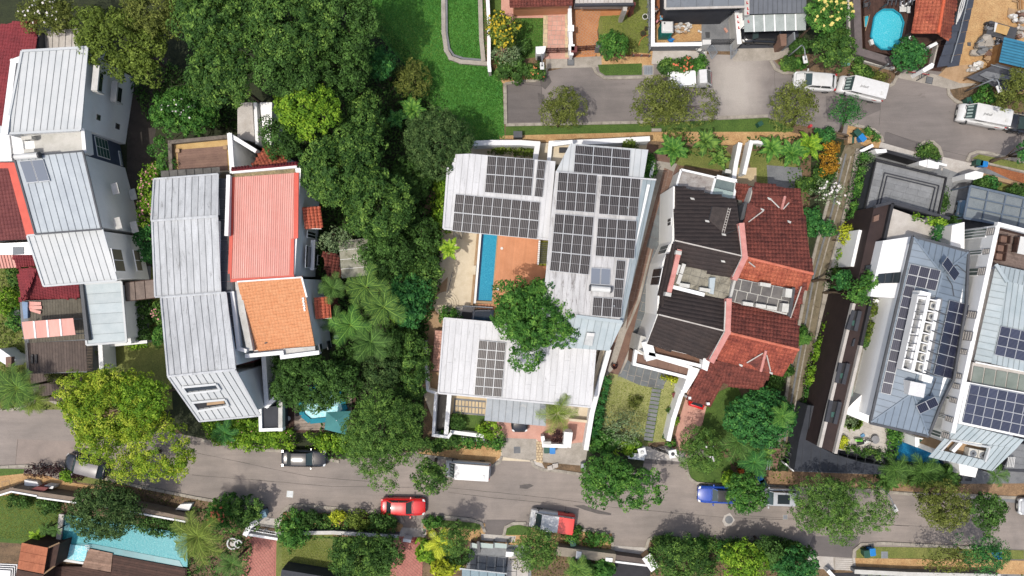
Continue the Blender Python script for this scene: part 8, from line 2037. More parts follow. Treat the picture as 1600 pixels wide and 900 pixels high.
MB().p_(qU([(915,728),(915,724),(908,725),(908,733),(915,734)],.8),z0=0).solo("street_cabinet",qS,"grey street cabinet on the kerb left of the bright roadside tree","cabinet")
for(q4,lb)in(([(855,729),(862,727),(864,734),(856,735)],"left white kerbside stone slab below the concrete drive"),([(863,725),(872,724),(872,730),(864,733)],"right white kerbside stone slab below the concrete drive")):MB().p_(qU(q4,.25),z0=0).solo("stone_slab",qJ,lb,"stone")
G("kerb_ramp",[(830,720),(846,722),(853,735),(842,734),(833,730)],qJ,7)
for(x,y,lb,m_)in((1054,619,"small brown and black bench by the white party wall",xC),(1061,625,"x",xY)):
 if lb!="x":
  p=W(x,y,.4);t=qH("garden_bench",lb,"bench",(p.x,p.y,0));bq("seat",m_,t,(p.x,p.y,0),(.4,.7,.06),z0=.4,rz=.3);mb=MB().box((p.x-.1,p.y+.2,0),(.3,.06,.4),z0=0,rz=.3);mb.box((p.x+.1,p.y-.2,0),(.3,.06,.4),z0=0,rz=.3);mb.b_("legs",qK,t)
# ================================================================ VEHICLES
silver=kQ("silver_paint",qQ(196,200,204));wht=kQ("white_car_paint",qQ(240,240,238));blk=kQ("black_car_paint",(0.012,0.013,0.016),.2)
red=kQ("red_car_paint",(.55,.012,.012));gry=kQ("grey_car_paint",qQ(120,116,118));blu=kQ("blue_car_paint",(.015,.06,.34));taxi_red=kQ("red_van_paint",(.62,.03,.02),.35)
xK("parked_car","black saloon parked by the hedge on the upper side of the lower road","car",475,716,-1,'sedan',blk)
xK("parked_car","dark hatchback with roof glare painted grey half under the yellow-green bamboo","car",133,729,166,'suv',blk,roof_m=kQ('roof_glare_grey',qQ(96,92,96)))  # grey roof colour paints the glare on a dark car
xK("parked_car","bright red saloon parked at the lower kerb, left of the rose drive","car",630,792,-1,'sedan',red)
xK("delivery_van","plain white van with no lettering parked on the lower road","van",731,735,176,'van',wht,scale=.98)
xK("delivery_van","silver and red passenger van parked at the lower kerb","van",863,815,172,'minibus',wht,rear_m=taxi_red,split=-.12)
xK("parked_car","blue car with its nose sticking out of the roadside tree","car",1122,773,178,'coupe',blu,roof_m=jL)
xK("parked_car","silver car with a dark glass roof parked between two roadside trees","car",1215,777,178,'suv',silver,sunroof=True)
xK("parked_car","white hatchback dusted with leaves behind the lettered white van","car",1273,127,176,'hatch',wht,scale=1.08)
xK("delivery_van","white lettered van parked behind the white hatchback on the upper road","van",1347,138,166,'van',wht,group="white lettered vans on the upper road",text=True)
xK("delivery_van","white lettered van parked near the right edge under the street lamp","van",1537,181,169,'van',wht,group="white lettered vans on the upper road",text=True,scale=1.04)
xK("parked_car","black car cut by the right edge of the view behind the lettered van","car",1607,196,168,'suv',blk)
xK("parked_car","white car nose just entering at the right edge of the lower road","car",1627,793,178,'sedan',silver)
xK("parked_car","dark car nosing out from under the grey carport roof","car",812,645,-90,'hatch',blk)
xK("parked_car","red car whose rear shows below the red tiled carport","car",1096,608,72,'hatch',red)
xK("parked_car","pale blue car nose beside the glass carport","car",1527,330,168,'hatch',kQ("pale_blue_paint",qQ(150,190,220)))
xK("parked_car","black car hidden in the shade of the top garage","car",1190,54,178,'hatch',blk)
xK("parked_car","dark red car in the gap left of the long brown roof","car",1331,432,82,'hatch',kQ("dark_red_paint",(.16,.01,.015)))
c=W(1078,123,1.2);c.z=0;t=qH("flatbed_lorry","small white flatbed lorry half hidden by the wide olive tree","lorry",c);t.rotation_euler=(0,0,math.radians(3))
def lb_(mb,n_,m_,bv=0):mb.v=[(v[0]+c.x,v[1]+c.y,v[2])for v in mb.v];return mb.b_(n_,m_,t,bevel=bv)
mb=MB().box((-.75,0,0),(2.9,1.62,.18),z0=.75);lb_(mb,"load_bed",wht)
for y_ in(-.8,.8):mb=MB().box((-.75,y_,0),(2.9,.06,.36),z0=.93);lb_(mb,"side_board",wht)
mb=MB().box((-2.2,0,0),(.06,1.6,.36),z0=.93);lb_(mb,"tailboard",wht);mb=MB().box((-.75,0,0),(2.6,1.4,.5),z0=.94);lb_(mb,"white_cargo_box",qX)
mb=MB().add([(.78,-.8,.4),(2.25,-.8,.4),(2.25,.8,.4),(.78,.8,.4),(.78,-.8,1.15),(2.25,-.8,1.05),(2.25,.8,1.05),(.78,.8,1.15),(.82,-.68,1.9),(1.55,-.7,1.92),(1.55,.7,1.92),(.82,.68,1.9)],[(3,2,1,0),(0,1,5,4),(1,2,6,5),(2,3,7,6),(3,0,4,7),(4,5,9,8),(5,6,10,9),(6,7,11,10),(7,4,8,11),(8,9,10,11)]);lb_(mb,"cab",wht,.03)
mb=MB().p_([(2.12,-.68,1.2),(2.12,.68,1.2),(1.6,.62,1.88),(1.6,-.62,1.88)],dz=.02,n=Vector((-.8,0,-.6)));lb_(mb,"windscreen",screen)
mb=MB().box((2.27,0,0),(.08,1.3,.25),z0=.55);lb_(mb,"bumper",jL);mb=MB().box((2.2,0,0),(.06,1.2,.04),z0=1.06);lb_(mb,"red_band",vM)
for x_ in(-1.5,1.6):
 for y_ in(-.72,.72):
  mb=MB();mb.v=[];a=[2*PI*i/18 for i in range(18)];mb.add([(x_+.3*math.cos(q),y_-.1,.3+.3*math.sin(q))for q in a]+[(x_+.3*math.cos(q),y_+.1,.3+.3*math.sin(q))for q in a],[tuple(range(18)),tuple(range(35,17,-1))]+[(i,18+i,18+(i+1)%18,(i+1)%18)for i in range(18)]);lb_(mb,"wheel",vZ)
for y_ in(-.95,.95):mb=MB().box((1.9,y_,1.4),(.1,.2,.28));lb_(mb,"side_mirror",jL)
# ================================================================ STREET FURNITURE
jE(1227,92,4.4,1258,93,"curved street lamp over the roadside bed by the yellow flowered tree")
jE(1508,143,4.6,1561,139,"street lamp reaching over the dark tarpaulin shelter")
jE(1350,749,4.4,1398,794,"street lamp bending over the lower road beside the big olive tree")
jE(845,96,2.6,847,103,"short white headed lamp beside the white gate house",r=.05)
t=qH("street_lamp","small street lamp head poking past the roadside bed left of the lettered van","street lamp",W(1371,112,0));
tb("pole",qS,t,[W(1371,112,0),W(1388,100,3.2)],.07,8)
jX(1355,866,"green wheelie bin on the lower right verge",xB,.1);jX(1364,863,"blue wheelie bin on the lower right verge",jG,.1)
jX(1531,254,"green wheelie bin standing on the red soil verge",xB,1.4);jX(1538,256,"blue wheelie bin standing on the red soil verge",jG,1.4)
jX(1341,207,"green wheelie bin beside the small half-round hedge",xB,.7);jX(1348,215,"blue wheelie bin beside the small half-round hedge",jG,.7)
jX(1189,749,"blue recycling bin behind the bright roadside tree",jG,.5);jX(1193,755,"green bin partly hidden behind the bright roadside tree",xB,.5)
jX(854,701,"green bin against the white front wall",xB,0,h=.6);jX(863,702,"pale blue bin against the white front wall",jG,0,h=.6)
jX(677,838,"dark blue bin among the plants by the rose drive",M("navy_plastic",qQ(28,60,120),bump=0),.3);jX(857,840,"teal bin under the silver and red van",xB,.2);jX(1324,96,"pale teal box under the green tree at the top",M("pale_teal_plastic",qQ(120,170,164),bump=0),0)
jX(895,848,"green bin half buried in the planted verge near the red van",xB,.2);jX(1562,868,"blue bin under the sparse tree at the lower right",jG,.3);jX(411,803,"pale blue bin tucked beside the shrub and street drain",M("pale_blue_plastic",qQ(150,186,204),bump=0),.3);jX(1516,157,"green bin in front of the lettered van",xB,.2)
MB().box((W(1158,736,.5).x,W(1158,736,.5).y,0),(.5,.4,.7),z0=0,rz=.3).solo("orange_box",M("orange_plastic",qQ(226,116,50),bump=0),"small orange box on the sandy bank beside the agaves","box")
t=qH("timber_stack","tan timber boards standing at the top of the drain by the orange shrub","timber",W(1330,218,0))
for k in range(4):pr("board",tan if k!=2 else xB,t,qU([(1325+k*3.4,214),(1328+k*3.4,214),(1327.6+k*3.4,224),(1324.6+k*3.4,224)],.9),z0=0)
t=qH("garden_trellis","dark timber trellis frame at the top of the drain","frame",W(1315,212,0));mb=MB().bar(W(1302,206,1.6),W(1326,212,1.6),.15,.15);mb.bar(W(1304,214,1.5),W(1324,218,1.5),.12,.12);mb.bar(W(1304,206,1.6),W(1305,216,1.5),.12,.12)
for q_ in((1303,207),(1325,213),(1305,215)):p=W(*q_,1.5);mb.bar(p,Vector((p.x,p.y,0)),.12,.12)
mb.b_("beam",bark,t)
t=qH("garden_steps","weathered grey steps and handrail at the foot of the drain","steps",W(1210,715,0))
for k in range(7):mb=MB();y=700+k*4.6;mb.p_(qU([(1204-k*.8,y),(1220-k*.8,y+1),(1219-k*.8,y+4.8),(1203-k*.8,y+3.8)],.5-.05*k),z0=0);mb.b_("step",qD,t)
mb=MB().bar(W(1203,698,1.3),W(1198,734,1.2),.06,.06);mb.bar(W(1206,698,1.3),W(1202,734,1.2),.06,.06);mb.bar(W(1203,698,1.3),Vector((W(1203,698,1.3).x,W(1203,698,1.3).y,0)),.06,.06);mb.bar(W(1198,734,1.2),Vector((W(1198,734,1.2).x,W(1198,734,1.2).y,0)),.06,.06);mb.b_("handrail",qS,t)
z0b=1.47
def at_(x,y,z):return W(x,y,z0b+z)
t=qH("bicycle","green and white sports bicycle standing on the pale front terrace","bicycle",at_(1348,685,0));a_,b_=at_(1340,686,.34),at_(1358,689,.34);u_=(b_-a_).normalized();s_=Vector((-u_.y,u_.x,0))
def ringw(cn,r_,nm):
 mb=MB();pts_=[cn+u_*r_*math.cos(q)+Vector((0,0,r_*math.sin(q)))+s_*.25*(0)for q in[2*PI*i/20 for i in range(21)]];mb.tube(pts_,.035,6,cap=False);w_=mb.b_(nm,vZ,t);mb=MB()
 for i in range(8):q=PI*i/8;mb.bar(cn+u_*r_*math.cos(q)+Vector((0,0,r_*math.sin(q))),cn-u_*r_*math.cos(q)-Vector((0,0,r_*math.sin(q))),.012,.012)
 mb.b_("spokes",qS,w_)
ringw(a_,.34,"wheel");ringw(b_,.34,"wheel");grn=M("lime_paint",qQ(140,230,80),bump=0,rough=.3);m_=a_.lerp(b_,.45)-Vector((0,0,.06));hd=b_+Vector((0,0,.55))-u_*.12;st_=a_.lerp(b_,.35)+Vector((0,0,.5))
mb=MB();[mb.tube([p_,q_],.035,8)for p_,q_ in((m_,hd),(m_,st_),(st_,hd),(hd,b_))];mb.b_("frame",qV,t);mb=MB();[mb.tube([p_,q_],.035,8)for p_,q_ in((a_,m_),(a_,st_))];mb.b_("chainstay",grn,t)
tb("handlebar",qK,t,[hd+Vector((0,0,.08))-s_*.28,hd+Vector((0,0,.12)),hd+Vector((0,0,.08))+s_*.28],.02,8);bq("saddle",xY,t,st_+Vector((0,0,.1)),(.28,.14,.05),rz=math.atan2(u_.y,u_.x))
mb=MB().disc((m_.x,m_.y),.03,m_.z-.02,m_.z+.02,10);mb.bar(m_-s_*.14-Vector((0,0,.14)),m_+s_*.14+Vector((0,0,.14)),.03,.02);mb.b_("crank",qK,t)
for k,(x,y,m_)in enumerate(((1341,687,grn),(1344,692,xY),(1352,690,qV),(1347,680,M("sky_cloth",qQ(120,170,210),bump=0)))):
 mb=MB().box((at_(x,y,0).x,at_(x,y,0).y,0),(.75 if k!=3 else.4,.32,.22),rz=.2*k,z0=z0b);mb.solo("cushion",m_,["lime green cushion","black cushion","white cushion","pale blue cushion"][k]+" in the pile beside the bicycle on the front terrace","cushion","cushions on the front terrace",bevel=.05)
t=qH("glass_table","round grey glass table beside the bicycle on the front terrace","table",at_(1368,687,0));p=at_(1368,687,.45);dc("tabletop",M("smoked_glass",qQ(160,160,162),rough=.1,bump=0),t,(p.x,p.y),.42,z0b+.43,z0b+.46,28);mb=MB()
for k in range(3):q=2*PI*k/3;mb.bar((p.x+.3*math.cos(q),p.y+.3*math.sin(q),z0b),(p.x-.1*math.cos(q),p.y-.1*math.sin(q),z0b+.44),.03,.03)
mb.b_("legs",qS,t)
# ================================================================ VEGETATION
vR=M("pink_blossom",qQ(240,170,170),bump=0,fine=.05);yelf=M("yellow_blossom",qQ(246,226,130),bump=0,fine=.05);whif=M("white_blossom",qQ(246,240,236),bump=0,fine=.05);oraf=M("orange_blossom",qQ(230,130,90),bump=0,fine=.05);goldl=M("golden_leaf",qQ(216,190,50),bump=0,fine=.1)
gf="big woodland trees left of the park lawn"
T=[("olive tree with pale pink blossom over the top left rooftops",82,24,52,32,8,'brown',8,dict(flowers=(whif,40,.22))),("broad olive green tree spreading over the gap right of the top left roof",190,62,78,58,10.5,'olive',12,dict(extra=((232,118,18),))),("olive brown tree crown at the top edge left of the dark forest",250,20,60,48,11,'brown',9,{}),("tall dark green forest tree at the top, third crown from the left",345,30,72,66,13,'forest',13,dict(group=gf)),("deep green forest crown leaning over the narrow white rooftop",350,118,58,52,12,'forest',11,dict(group=gf)),("tall forest tree with pale hanging shoots at the top centre of the wood",462,40,76,62,14,'forest',13,dict(group=gf)),("shaded forest tree below the crown with pale hanging shoots",455,112,54,42,12,'deep',10,dict(group=gf)),("darkest forest crown bordering the park lawn at the top",548,38,52,62,12,'deep',10,dict(group=gf)),("shadowy tree squeezed between the dark crown and the lime tree",535,108,46,50,10,'deep',9,{}),("lime green tree in the middle of the wood above the coral roof",482,172,52,44,11,'lime',10,{}),("dark rounded tree at the upper right corner of the coral roofed house",444,218,34,36,8.5,'deep',8,{}),("bright green tree dotted with white blossom above the mustard bordered terrace",286,176,56,40,7,'bright',10,dict(flowers=(whif,18,.2),extra=((250,232,16),(262,258,14)))),("small glossy green tree beside the path at the forest edge",595,98,24,26,6,'emerald',7,{}),("brown and green feathery bush at the edge of the park lawn",643,122,29,32,4,'brown',8,{}),("slim mid green tree in the shade left of the round dense tree",572,190,30,46,8,'forest',8,{}),("big glossy tree standing through the pool court of the solar house",836,492,62,54,9.6,"bright",16,dict(base=(828,500),extra=((822,558,24),(880,520,22),(800,460,26),(868,468,30)),dens=1.1)),("round dense grey-green tree overhanging the corner of the solar roof",684,224,56,54,8.5,'dense',16,{}),("large leafy tree hugging the right wall of the coral roofed house",530,268,60,60,10.5,'forest',14,{}),("large leafy tree in the middle of the wood left of the curved path",592,320,56,60,10,'forest',14,{}),("shadowy leafy tree beside the curved path",640,282,34,34,5,"deep",8,{}),("green understorey tree left of the cream terrace steps",668,430,22,36,5,"forest",8,{}),("dark leafy tree below the palm cluster",612,540,34,26,5,"deep",8,{}),("leafy tree between the palm cluster and the orange tiled house",540,560,26,24,4,"deep",7,{}),("leafy tree crown between the upper and lower forest crowns",560,232,44,36,9.5,'forest',9,{}),("sparse grey-green tree over the mossy shed roof",524,376,30,20,6,'grey',7,{}),("dark green tree right of the mossy pale sheet roof",600,400,44,42,7,'deep',10,{}),("emerald leafy tree left of the cream poolside terrace",640,470,36,44,6.5,'emerald',9,{}),("shaded leafy tree under the curved path",656,372,30,44,5,'deep',8,{}),("glossy dark tree with yellow-green highlights over the small pool deck",486,598,66,42,7.5,'deep',13,dict(extra=((536,600,26),(448,608,24)))),("smooth dark green tree between the palms and the solar house",595,580,34,36,6,'dense',9,{}),("shrubby tree along the wall left of the lower white roof",644,575,26,56,5,'forest',8,{}),("tall olive green street tree spreading over the lower road",594,676,66,66,9.5,'fine',14,dict(base=(610,690),extra=((600,748,24),(640,700,26)))),("small leafy tree right of the tall street tree",673,743,28,27,5,'forest',8,dict(base=(682,716),leaf=.9)),("huge yellow-green bamboo clump overhanging the lower road at the left",176,640,82,62,9,'bamboo',16,dict(thick=.5,extra=((248,700,46),(280,722,24),(125,612,34),(150,690,34)))),("green bamboo clump rising behind the yellow-green one",226,622,44,32,9,'lime',10,dict(leaf=.8)),("pale feathery bamboo spray hanging over the dark hatchback",205,726,38,32,6,'bamboo',9,dict(dens=.6,leaf=.8)),("dense round dark tree shading the turquoise pool at the lower left",160,803,60,46,7,'dense',15,dict(base=(205,785))),("big leafy street tree in front of the white gate below the dark roofed house",950,745,44,32,6,'bright',10,dict(base=(955,728),extra=((1008,762,30),(982,770,24),(935,770,20)))),("feathery fine leaved tree at the corner of the recessed drive",1098,704,36,40,5,'fine',11,dict(flowers=(whif,6,.2))),("wide emerald tree with broad leaves below the red tiled house",1190,654,58,44,6.5,'emerald',13,{}),("bright rounded street tree between the blue car and the silver car",1166,774,33,30,5,'bright',9,dict(base=(1160,752),leaf=1.1)),("very wide olive green street tree covering the lower road at the right",1290,790,54,46,8,'fine',13,dict(base=(1300,752),extra=((1345,790,42),(1372,804,24),(1315,826,26)))),("dark olive round street tree right of the very wide one",1474,790,42,36,7,'brown',11,dict(base=(1445,762))),("darker leafy street tree touching the olive round one",1540,795,29,27,6,'deep',8,dict(base=(1530,770),extra=((1545,826,8),))),("blue-green feathery tree above the sandy path at the lower right corner",1542,866,38,30,6,'emerald',9,dict(leaf=.6,base=(1530,858),extra=((1508,850,14),))),("thin sparse tree with bare branches at the bottom right",1480,874,44,22,5,'brown',8,dict(dens=.22,base=(1500,860))),("leafy grey-green tree at the bottom edge right of the dark driveway",1062,876,46,34,5.5,'forest',10,dict(leaf=.8)),("bright bushy tree at the bottom edge right of the grey-green one",1162,878,40,30,5,'lime',9,{}),("emerald bushy tree at the bottom edge left of the slabbed apron",1244,884,44,24,5,'emerald',9,{}),("dark shrubby tree between the bright and emerald bottom trees",1202,862,26,20,4,'deep',7,{}),("round yellow-olive street tree by the silver and red van",838,861,38,35,6,'fine',11,dict(base=(842,842))),("round olive topped tree between the rose drive and the glass fence",709,840,28,28,5.5,'fine',9,{}),("leafy tree over the garden left of the rose drive at the bottom",560,872,52,32,5.5,'forest',12,dict(leaf=.9)),("broad green tree at the bottom left of the rose drive",602,866,26,28,5,'deep',8,{}),("round olive tree overhanging the upper road below the gate",880,169,36,34,5.5,'brown',10,dict(base=(872,196),leaf=.9)),("wide open olive tree over the flatbed lorry",1035,156,46,40,7,'brown',11,dict(dens=.8,base=(1020,196),extra=((1092,165,30),(1010,175,22),(1060,190,20)))),("olive brown roadside tree with thin crown left of the blue-green one",1240,165,38,36,7,'brown',10,dict(dens=.7,base=(1238,196),extra=((1222,190,18),))),("blue-green roadside tree in front of the lettered van",1318,172,27,24,6,'emerald',8,dict(dens=.6,leaf=.7,base=(1312,206))),("leafy tree with yellow flowers at the right of the top garage",1290,24,36,30,7,'bright',9,dict(flowers=(yelf,40,.34))),("rounded olive-green tree below the yellow flowered tree",1302,76,34,30,6,'forest',9,{}),("round dark green tree below the turquoise pool",1418,86,28,27,5,'emerald',9,dict(base=(1401,116))),("yellow flecked shrubby tree by the white garden wall at the top",785,46,26,30,4.5,'olive',8,dict(flowers=(goldl,130,.26))),("grey-green bushy tree below the yellow flecked one",794,84,26,16,3.5,'grey',7,{}),("bright green bushy tree on the dry lawn beside the iron gate",957,71,22,24,4,'bright',8,{}),("frangipani with sparse leaves over the pale lawn",975,672,34,28,4.5,'grey',8,dict(dens=.35,trunk=.12)),("bare branched frangipani with white blossom above the red tiled roof",1294,302,30,20,4.5,'grey',9,dict(dens=.12,flowers=(whif,36,.26),trunk=.14)),("first bright green umbrella-shaped tree over the brown flat roof, upper right of three",1349,440,17,14,7.5,'bright',6,dict(group="bright trees beside the brown flat roof")),("lower middle of three bright green trees beside the brown flat roof",1333,458,20,15,7,'bright',6,dict(group="bright trees beside the brown flat roof")),("left of three bright green trees beside the brown flat roof",1309,438,15,14,6,'emerald',6,dict(group="bright trees beside the brown flat roof")),("ragged olive tree at the right edge beside the tarpaulin shelter",1592,140,34,34,6,'brown',8,dict(base=(1560,166))),("conifer-like dark tree at the right edge below the upper road",1602,238,16,22,5,'emerald',6,{}),]
for(lb,x,y,rx,ry,hh,st,n,kw)in T:tree(lb,x,y,rx,ry,hh,st,n,**kw)
B_=[("lime shrub on the brown deck",131,556,19,19,2.2,'olive',{}),("olive shrub at the foot of the brown deck",88,588,20,14,2.4,'brown',{}),("deep purple shrub at the foot of the brown deck",107,583,14,15,2.2,'purple',{}),("purple-brown shrub on the kerb behind the white wall panels, left one",54,737,17,12,1.6,'purple',{}),("purple-brown shrub on the kerb behind the white wall panels, right one",86,738,16,11,1.6,'purple',{}),("maroon shrub on the kerb beside the dark hatchback",120,744,11,8,1.2,'purple',{}),("small yellow-green shrub next to the maroon shrub",104,744,10,8,1.2,'lime',{}),("leafy green shrub with orange-red flowers over the lower kerb",345,806,30,32,3.4,'bright',dict(flowers=(oraf,26,.3))),("dark green shrub leaning over the lower kerb beside the flowered one",384,800,28,28,3.6,'forest',{}),("leafy shrub right of the rose drive at the lower left",455,834,28,34,3.2,'bright',{}),("small dark shrub behind the kerb in the lower verge",478,812,18,12,2,'deep',{}),("yellow spiky shrub on the lower verge",527,808,11,11,1.6,'yellow',{}),("leafy shrub left of the bright red saloon",560,815,20,14,2.2,'olive',{}),("green shrub under the bumper of the bright red saloon",598,818,20,14,2.2,'deep',{}),("low green shrub row near the left kerb end of the rose drive",676,818,16,9,1.2,'bright',{}),("dark shrub in the shade under the olive topped tree",715,872,22,16,2,'deep',{}),("yellow-green ginger clump right of the rose drive",668,862,20,18,2.4,'lime',dict(leaf=1.6)),("yellow leaved clump at the bottom right of the rose drive",694,888,26,18,2.6,'yellow',dict(leaf=1.5)),("low green cover behind the silver and red van, left half",895,838,20,11,1.0,'bright',{}),("low green cover behind the silver and red van, right half",932,842,24,10,1.0,'bright',{}),("dark leafy plants below the grey garden wall",912,890,26,16,2.2,'deep',dict(leaf=1.5)),("broad round leaved plant at the left of the dark driveway",944,889,16,14,2.0,'bright',dict(leaf=2.2)),("shrub behind the kerb beneath the large street shadow",1040,850,20,8,1.4,'forest',{}),("second shrub along the lower right kerb",1092,854,22,12,1.6,'bright',{}),("green shrub along the kerb below the round manhole",1135,862,20,16,2,'bright',{}),("dark shrub along the kerb below the silver car",1215,852,18,9,1.4,'deep',{}),("dark shrub at the kerb corner left of the slabbed apron",1250,862,20,10,2,'forest',{}),("sprawling green plant at the bottom edge below the dark shrub",1100,886,22,16,2.4,'forest',{}),("round green shrub on the top lawn beside the white gate house",816,71,8,9,1.2,'deep',{}),("dark leafy shrub with broad leaves behind the curved top kerb",802,106,28,20,2.2,'deep',dict(leaf=1.4)),("low leafy shrub inside the curved top kerb, nearest the lamp",838,110,14,11,1.3,'forest',dict(flowers=(oraf,8,.2))),("brown-green shrub on the dry lawn by the dark fence",983,74,12,12,1.8,'brown',{}),("left round shrub of the row above the flatbed lorry",1042,104,12,11,1.8,'forest',dict(group="shrubs above the flatbed lorry")),("orange tinged middle shrub of the row above the flatbed lorry",1068,100,14,12,2.0,'deep',dict(flowers=(oraf,26,.24),group="shrubs above the flatbed lorry")),("right bright shrub of the row above the flatbed lorry",1092,100,12,12,1.9,'bright',dict(group="shrubs above the flatbed lorry")),("clipped round bush behind the lettered van",1350,112,18,11,1.6,'forest',{}),("low flat bush right of the clipped round bush",1376,122,15,8,.9,'brown',{}),("small shrub beside the curved street lamp pole, left one",1232,98,12,7,.9,'forest',{}),("small shrub beside the curved street lamp pole, right one",1252,97,9,7,.9,'bright',{}),("dark shrub under the top garage eaves",1250,72,16,9,1.6,'deep',{}),("small dark shrub left of the brick edging bed",1344,86,7,7,1,'deep',{}),("green shrub by the tarpaulin shelter",1540,148,16,15,2.4,'bright',{}),("brown twiggy shrub right of the lettered van roof",1566,156,18,9,1.6,'brown',{}),("flame orange shrub at the top of the drain",1300,230,14,12,2.6,'rust',{}),("larger flame orange shrub left of the drain",1297,256,16,20,3,'rust',{}),("green shrub under the flame orange shrubs",1290,276,18,14,2,'forest',{}),("dark spreading shrub left of the trellis frame",1288,213,16,12,2.6,'emerald',{}),("small green shrub beside the dark paving above the red roof",1260,288,12,9,1.4,'forest',{}),("dark green column shrub at the right of the red tiled house",1272,350,14,28,3,'emerald',{}),("small dark green tree beside the drain right of the column shrub",1294,358,12,12,2.4,'emerald',{}),("low ferny plant at the left of the drain",1257,525,11,13,1.2,'bright',{}),("scrubby plant at the corner of the red tiled roof",1228,578,12,10,1.6,'forest',{}),("small dark shrub under the red hipped roof",1212,598,12,9,1.8,'deep',{}),("bright yellow bamboo-like shrub beside the white flat roof",1326,372,14,26,3.2,'yellow',dict(leaf=.8)),("yellow-green shrub below the bright yellow one",1322,410,13,20,2.6,'lime',{}),("grey-green shrub between the drain and the garage roof",1360,262,11,26,2.6,'grey',dict(dens=1.3)),("dark bush in the nook left of the glass carport",1487,350,9,8,2.2,'deep',{}),("left round bush in the small garden above the glass carport",1537,288,10,9,1.4,'deep',{}),("right round bush in the small garden above the glass carport",1551,286,12,9,1.4,'emerald',{}),("third dark bush at the right edge above the glass carport",1592,300,14,10,1.8,'deep',{}),("maroon leaved shrub inside the white front wall",871,681,9,10,1.5,'purple',{}),("leafy shrub at the left end of the small front lawn",714,660,12,9,1.2,'deep',{}),("bright shrub in front of the small lawn beside the carport",764,672,18,14,1.8,'lime',{}),("dark leafy bush row left of the white planter wall",700,688,16,12,1.6,'forest',{}),("leafy bush with big leaves below the sparse frangipani",946,690,28,18,2,'bright',dict(leaf=1.5)),("second big leaved bush left of the white ball topped pillar",982,698,18,14,2,'lime',dict(leaf=1.4)),("small round leaved plant on the pale lawn",992,630,10,9,.9,'brown',{}),("clump of small shrubs at the far left beside the terrace",12,470,20,26,2.4,'lime',{}),("leafy shrub between the cabinet and the far left edge",22,500,16,18,2.2,'bright',{}),("low dry shrub beside the white garden store",14,592,26,14,1.8,'brown',{}),("climbing plant in the dark gap left of the maroon annexe",24,430,9,28,2,'forest',{}),("flowering shrub on the left wall of the long grey roof, upper",247,490,8,20,2,'forest',dict(flowers=(vR,16,.2))),("green shrub against the long grey roof, lower",248,526,9,14,1.8,'bright',{}),("small plant row in front of the pale carport roof",212,536,18,6,.8,'lime',{}),("leafy green shrubs at the corner of the cream terrace",702,492,16,16,2,'bright',{}),("lime shrub strip beside the solar roof edge",690,330,12,40,2.6,'lime',{}),("bright green broad leaved clump at the top left of the solar roof",692,292,12,12,1.8,'lime',dict(leaf=2)),("yellow-green shrub among the dark palms",622,486,14,14,4,'lime',{}),("bushy green shrub hanging over the top corner of the solar roof",1016,262,8,22,2,'bright',{}),("small bush peeping over the long white boundary wall",982,226,10,5,2.6,'olive',{}),("blossoming shrub on the front terrace hedge end",1330,660,9,9,.9,'lime',dict(z0=1.5)),("little yellow shrub on the left of the front terrace",1318,692,5,9,2.2,'yellow',dict(z0=1.5)),("drooping shrub at the top of the front terrace",1331,659,13,8,2.4,'grey',dict(z0=1.5)),("dark bush on the planter ledge of the modern house, lower",1354,531,7,8,4.4,'deep',dict(z0=3.6,trunk=0)),("yellow-green bank of shrubs under the solar roof's garden wall",792,683,0.1,.1,.4,'lime',{}),("green spiky plant leaning from the drainside bank",1140,748,10,9,1.6,'lime',dict(leaf=1.3)),]
for(lb,x,y,rx,ry,hh,st,kw)in B_:
 if rx>1:bush(lb,x,y,rx,ry,hh,st,**kw)
P_L=[("tall feathery palm right of the lower tiled awning, topmost of the cluster",572,448,38,7,'forest',9,{}),("feathery palm in the centre of the cluster left of the cream path",600,480,38,7.5,'forest',9,{}),("feathery palm at the lower left of the cluster",548,508,36,6.5,'bright',9,{}),("drooping palm at the bottom of the cluster",580,534,38,6.5,'deep',9,{}),("dark palm against the pale wall above the lower awning",520,450,26,5,'deep',11,{}),("dark palm tucked under the lower awning",524,500,24,3.6,'deep',10,{}),("big palm with arching fronds beside the turquoise pool end",310,838,44,6,'olive',15,{}),("dark palm at the bottom edge below the coiled planter",362,880,26,4,'deep',11,{}),("shaggy palm at the far left above the road",28,606,42,5,'forest',15,{}),("second shaggy palm at the far left with yellowed fronds",56,624,28,4,'olive',12,{}),("golden palm between the lower white roof and the forecourt",870,646,34,4.4,'olive',12,{}),("dark palm by the sandy bank beneath the emerald tree",1152,690,34,3.2,'deep',12,{}),("agave-like palm at the left of the garden steps",1178,722,28,3,'emerald',12,{}),("light green palm fronds above the emerald tree",1222,650,22,6.5,'bright',10,{}),("palm on the dark driveway's left bed at the bottom edge",902,888,26,3.6,'forest',11,{}),("yellowing palm clump right of the rose drive",688,848,26,4,'yellow',11,{}),("spiky palm behind the yellow-green hedge over the road",352,676,24,2.6,'emerald',11,{}),("deep green broad palm at the bottom of the front terrace",1398,734,28,2.6,'deep',12,{}),("dark broad leaved palm below the courtyard pool",1440,738,34,2.8,'deep',13,{}),("dark palm below the entrance canopy at the lower right",1556,742,22,2.6,'deep',10,{}),("small palm on the left lawn above the brick pavilion roof, left",72,826,12,1.6,'deep',9,{}),("small palm on the left lawn above the brick pavilion roof, right",88,828,12,1.6,'deep',9,{}),("palm at the foot of the drain",1254,528,14,1.8,'bright',9,{}),]
for(lb,x,y,r,hh,st,nf,kw)in P_L:palm(lb,x,y,r,hh,st,nf,trunk=.12 if hh>3 else.07,**kw)
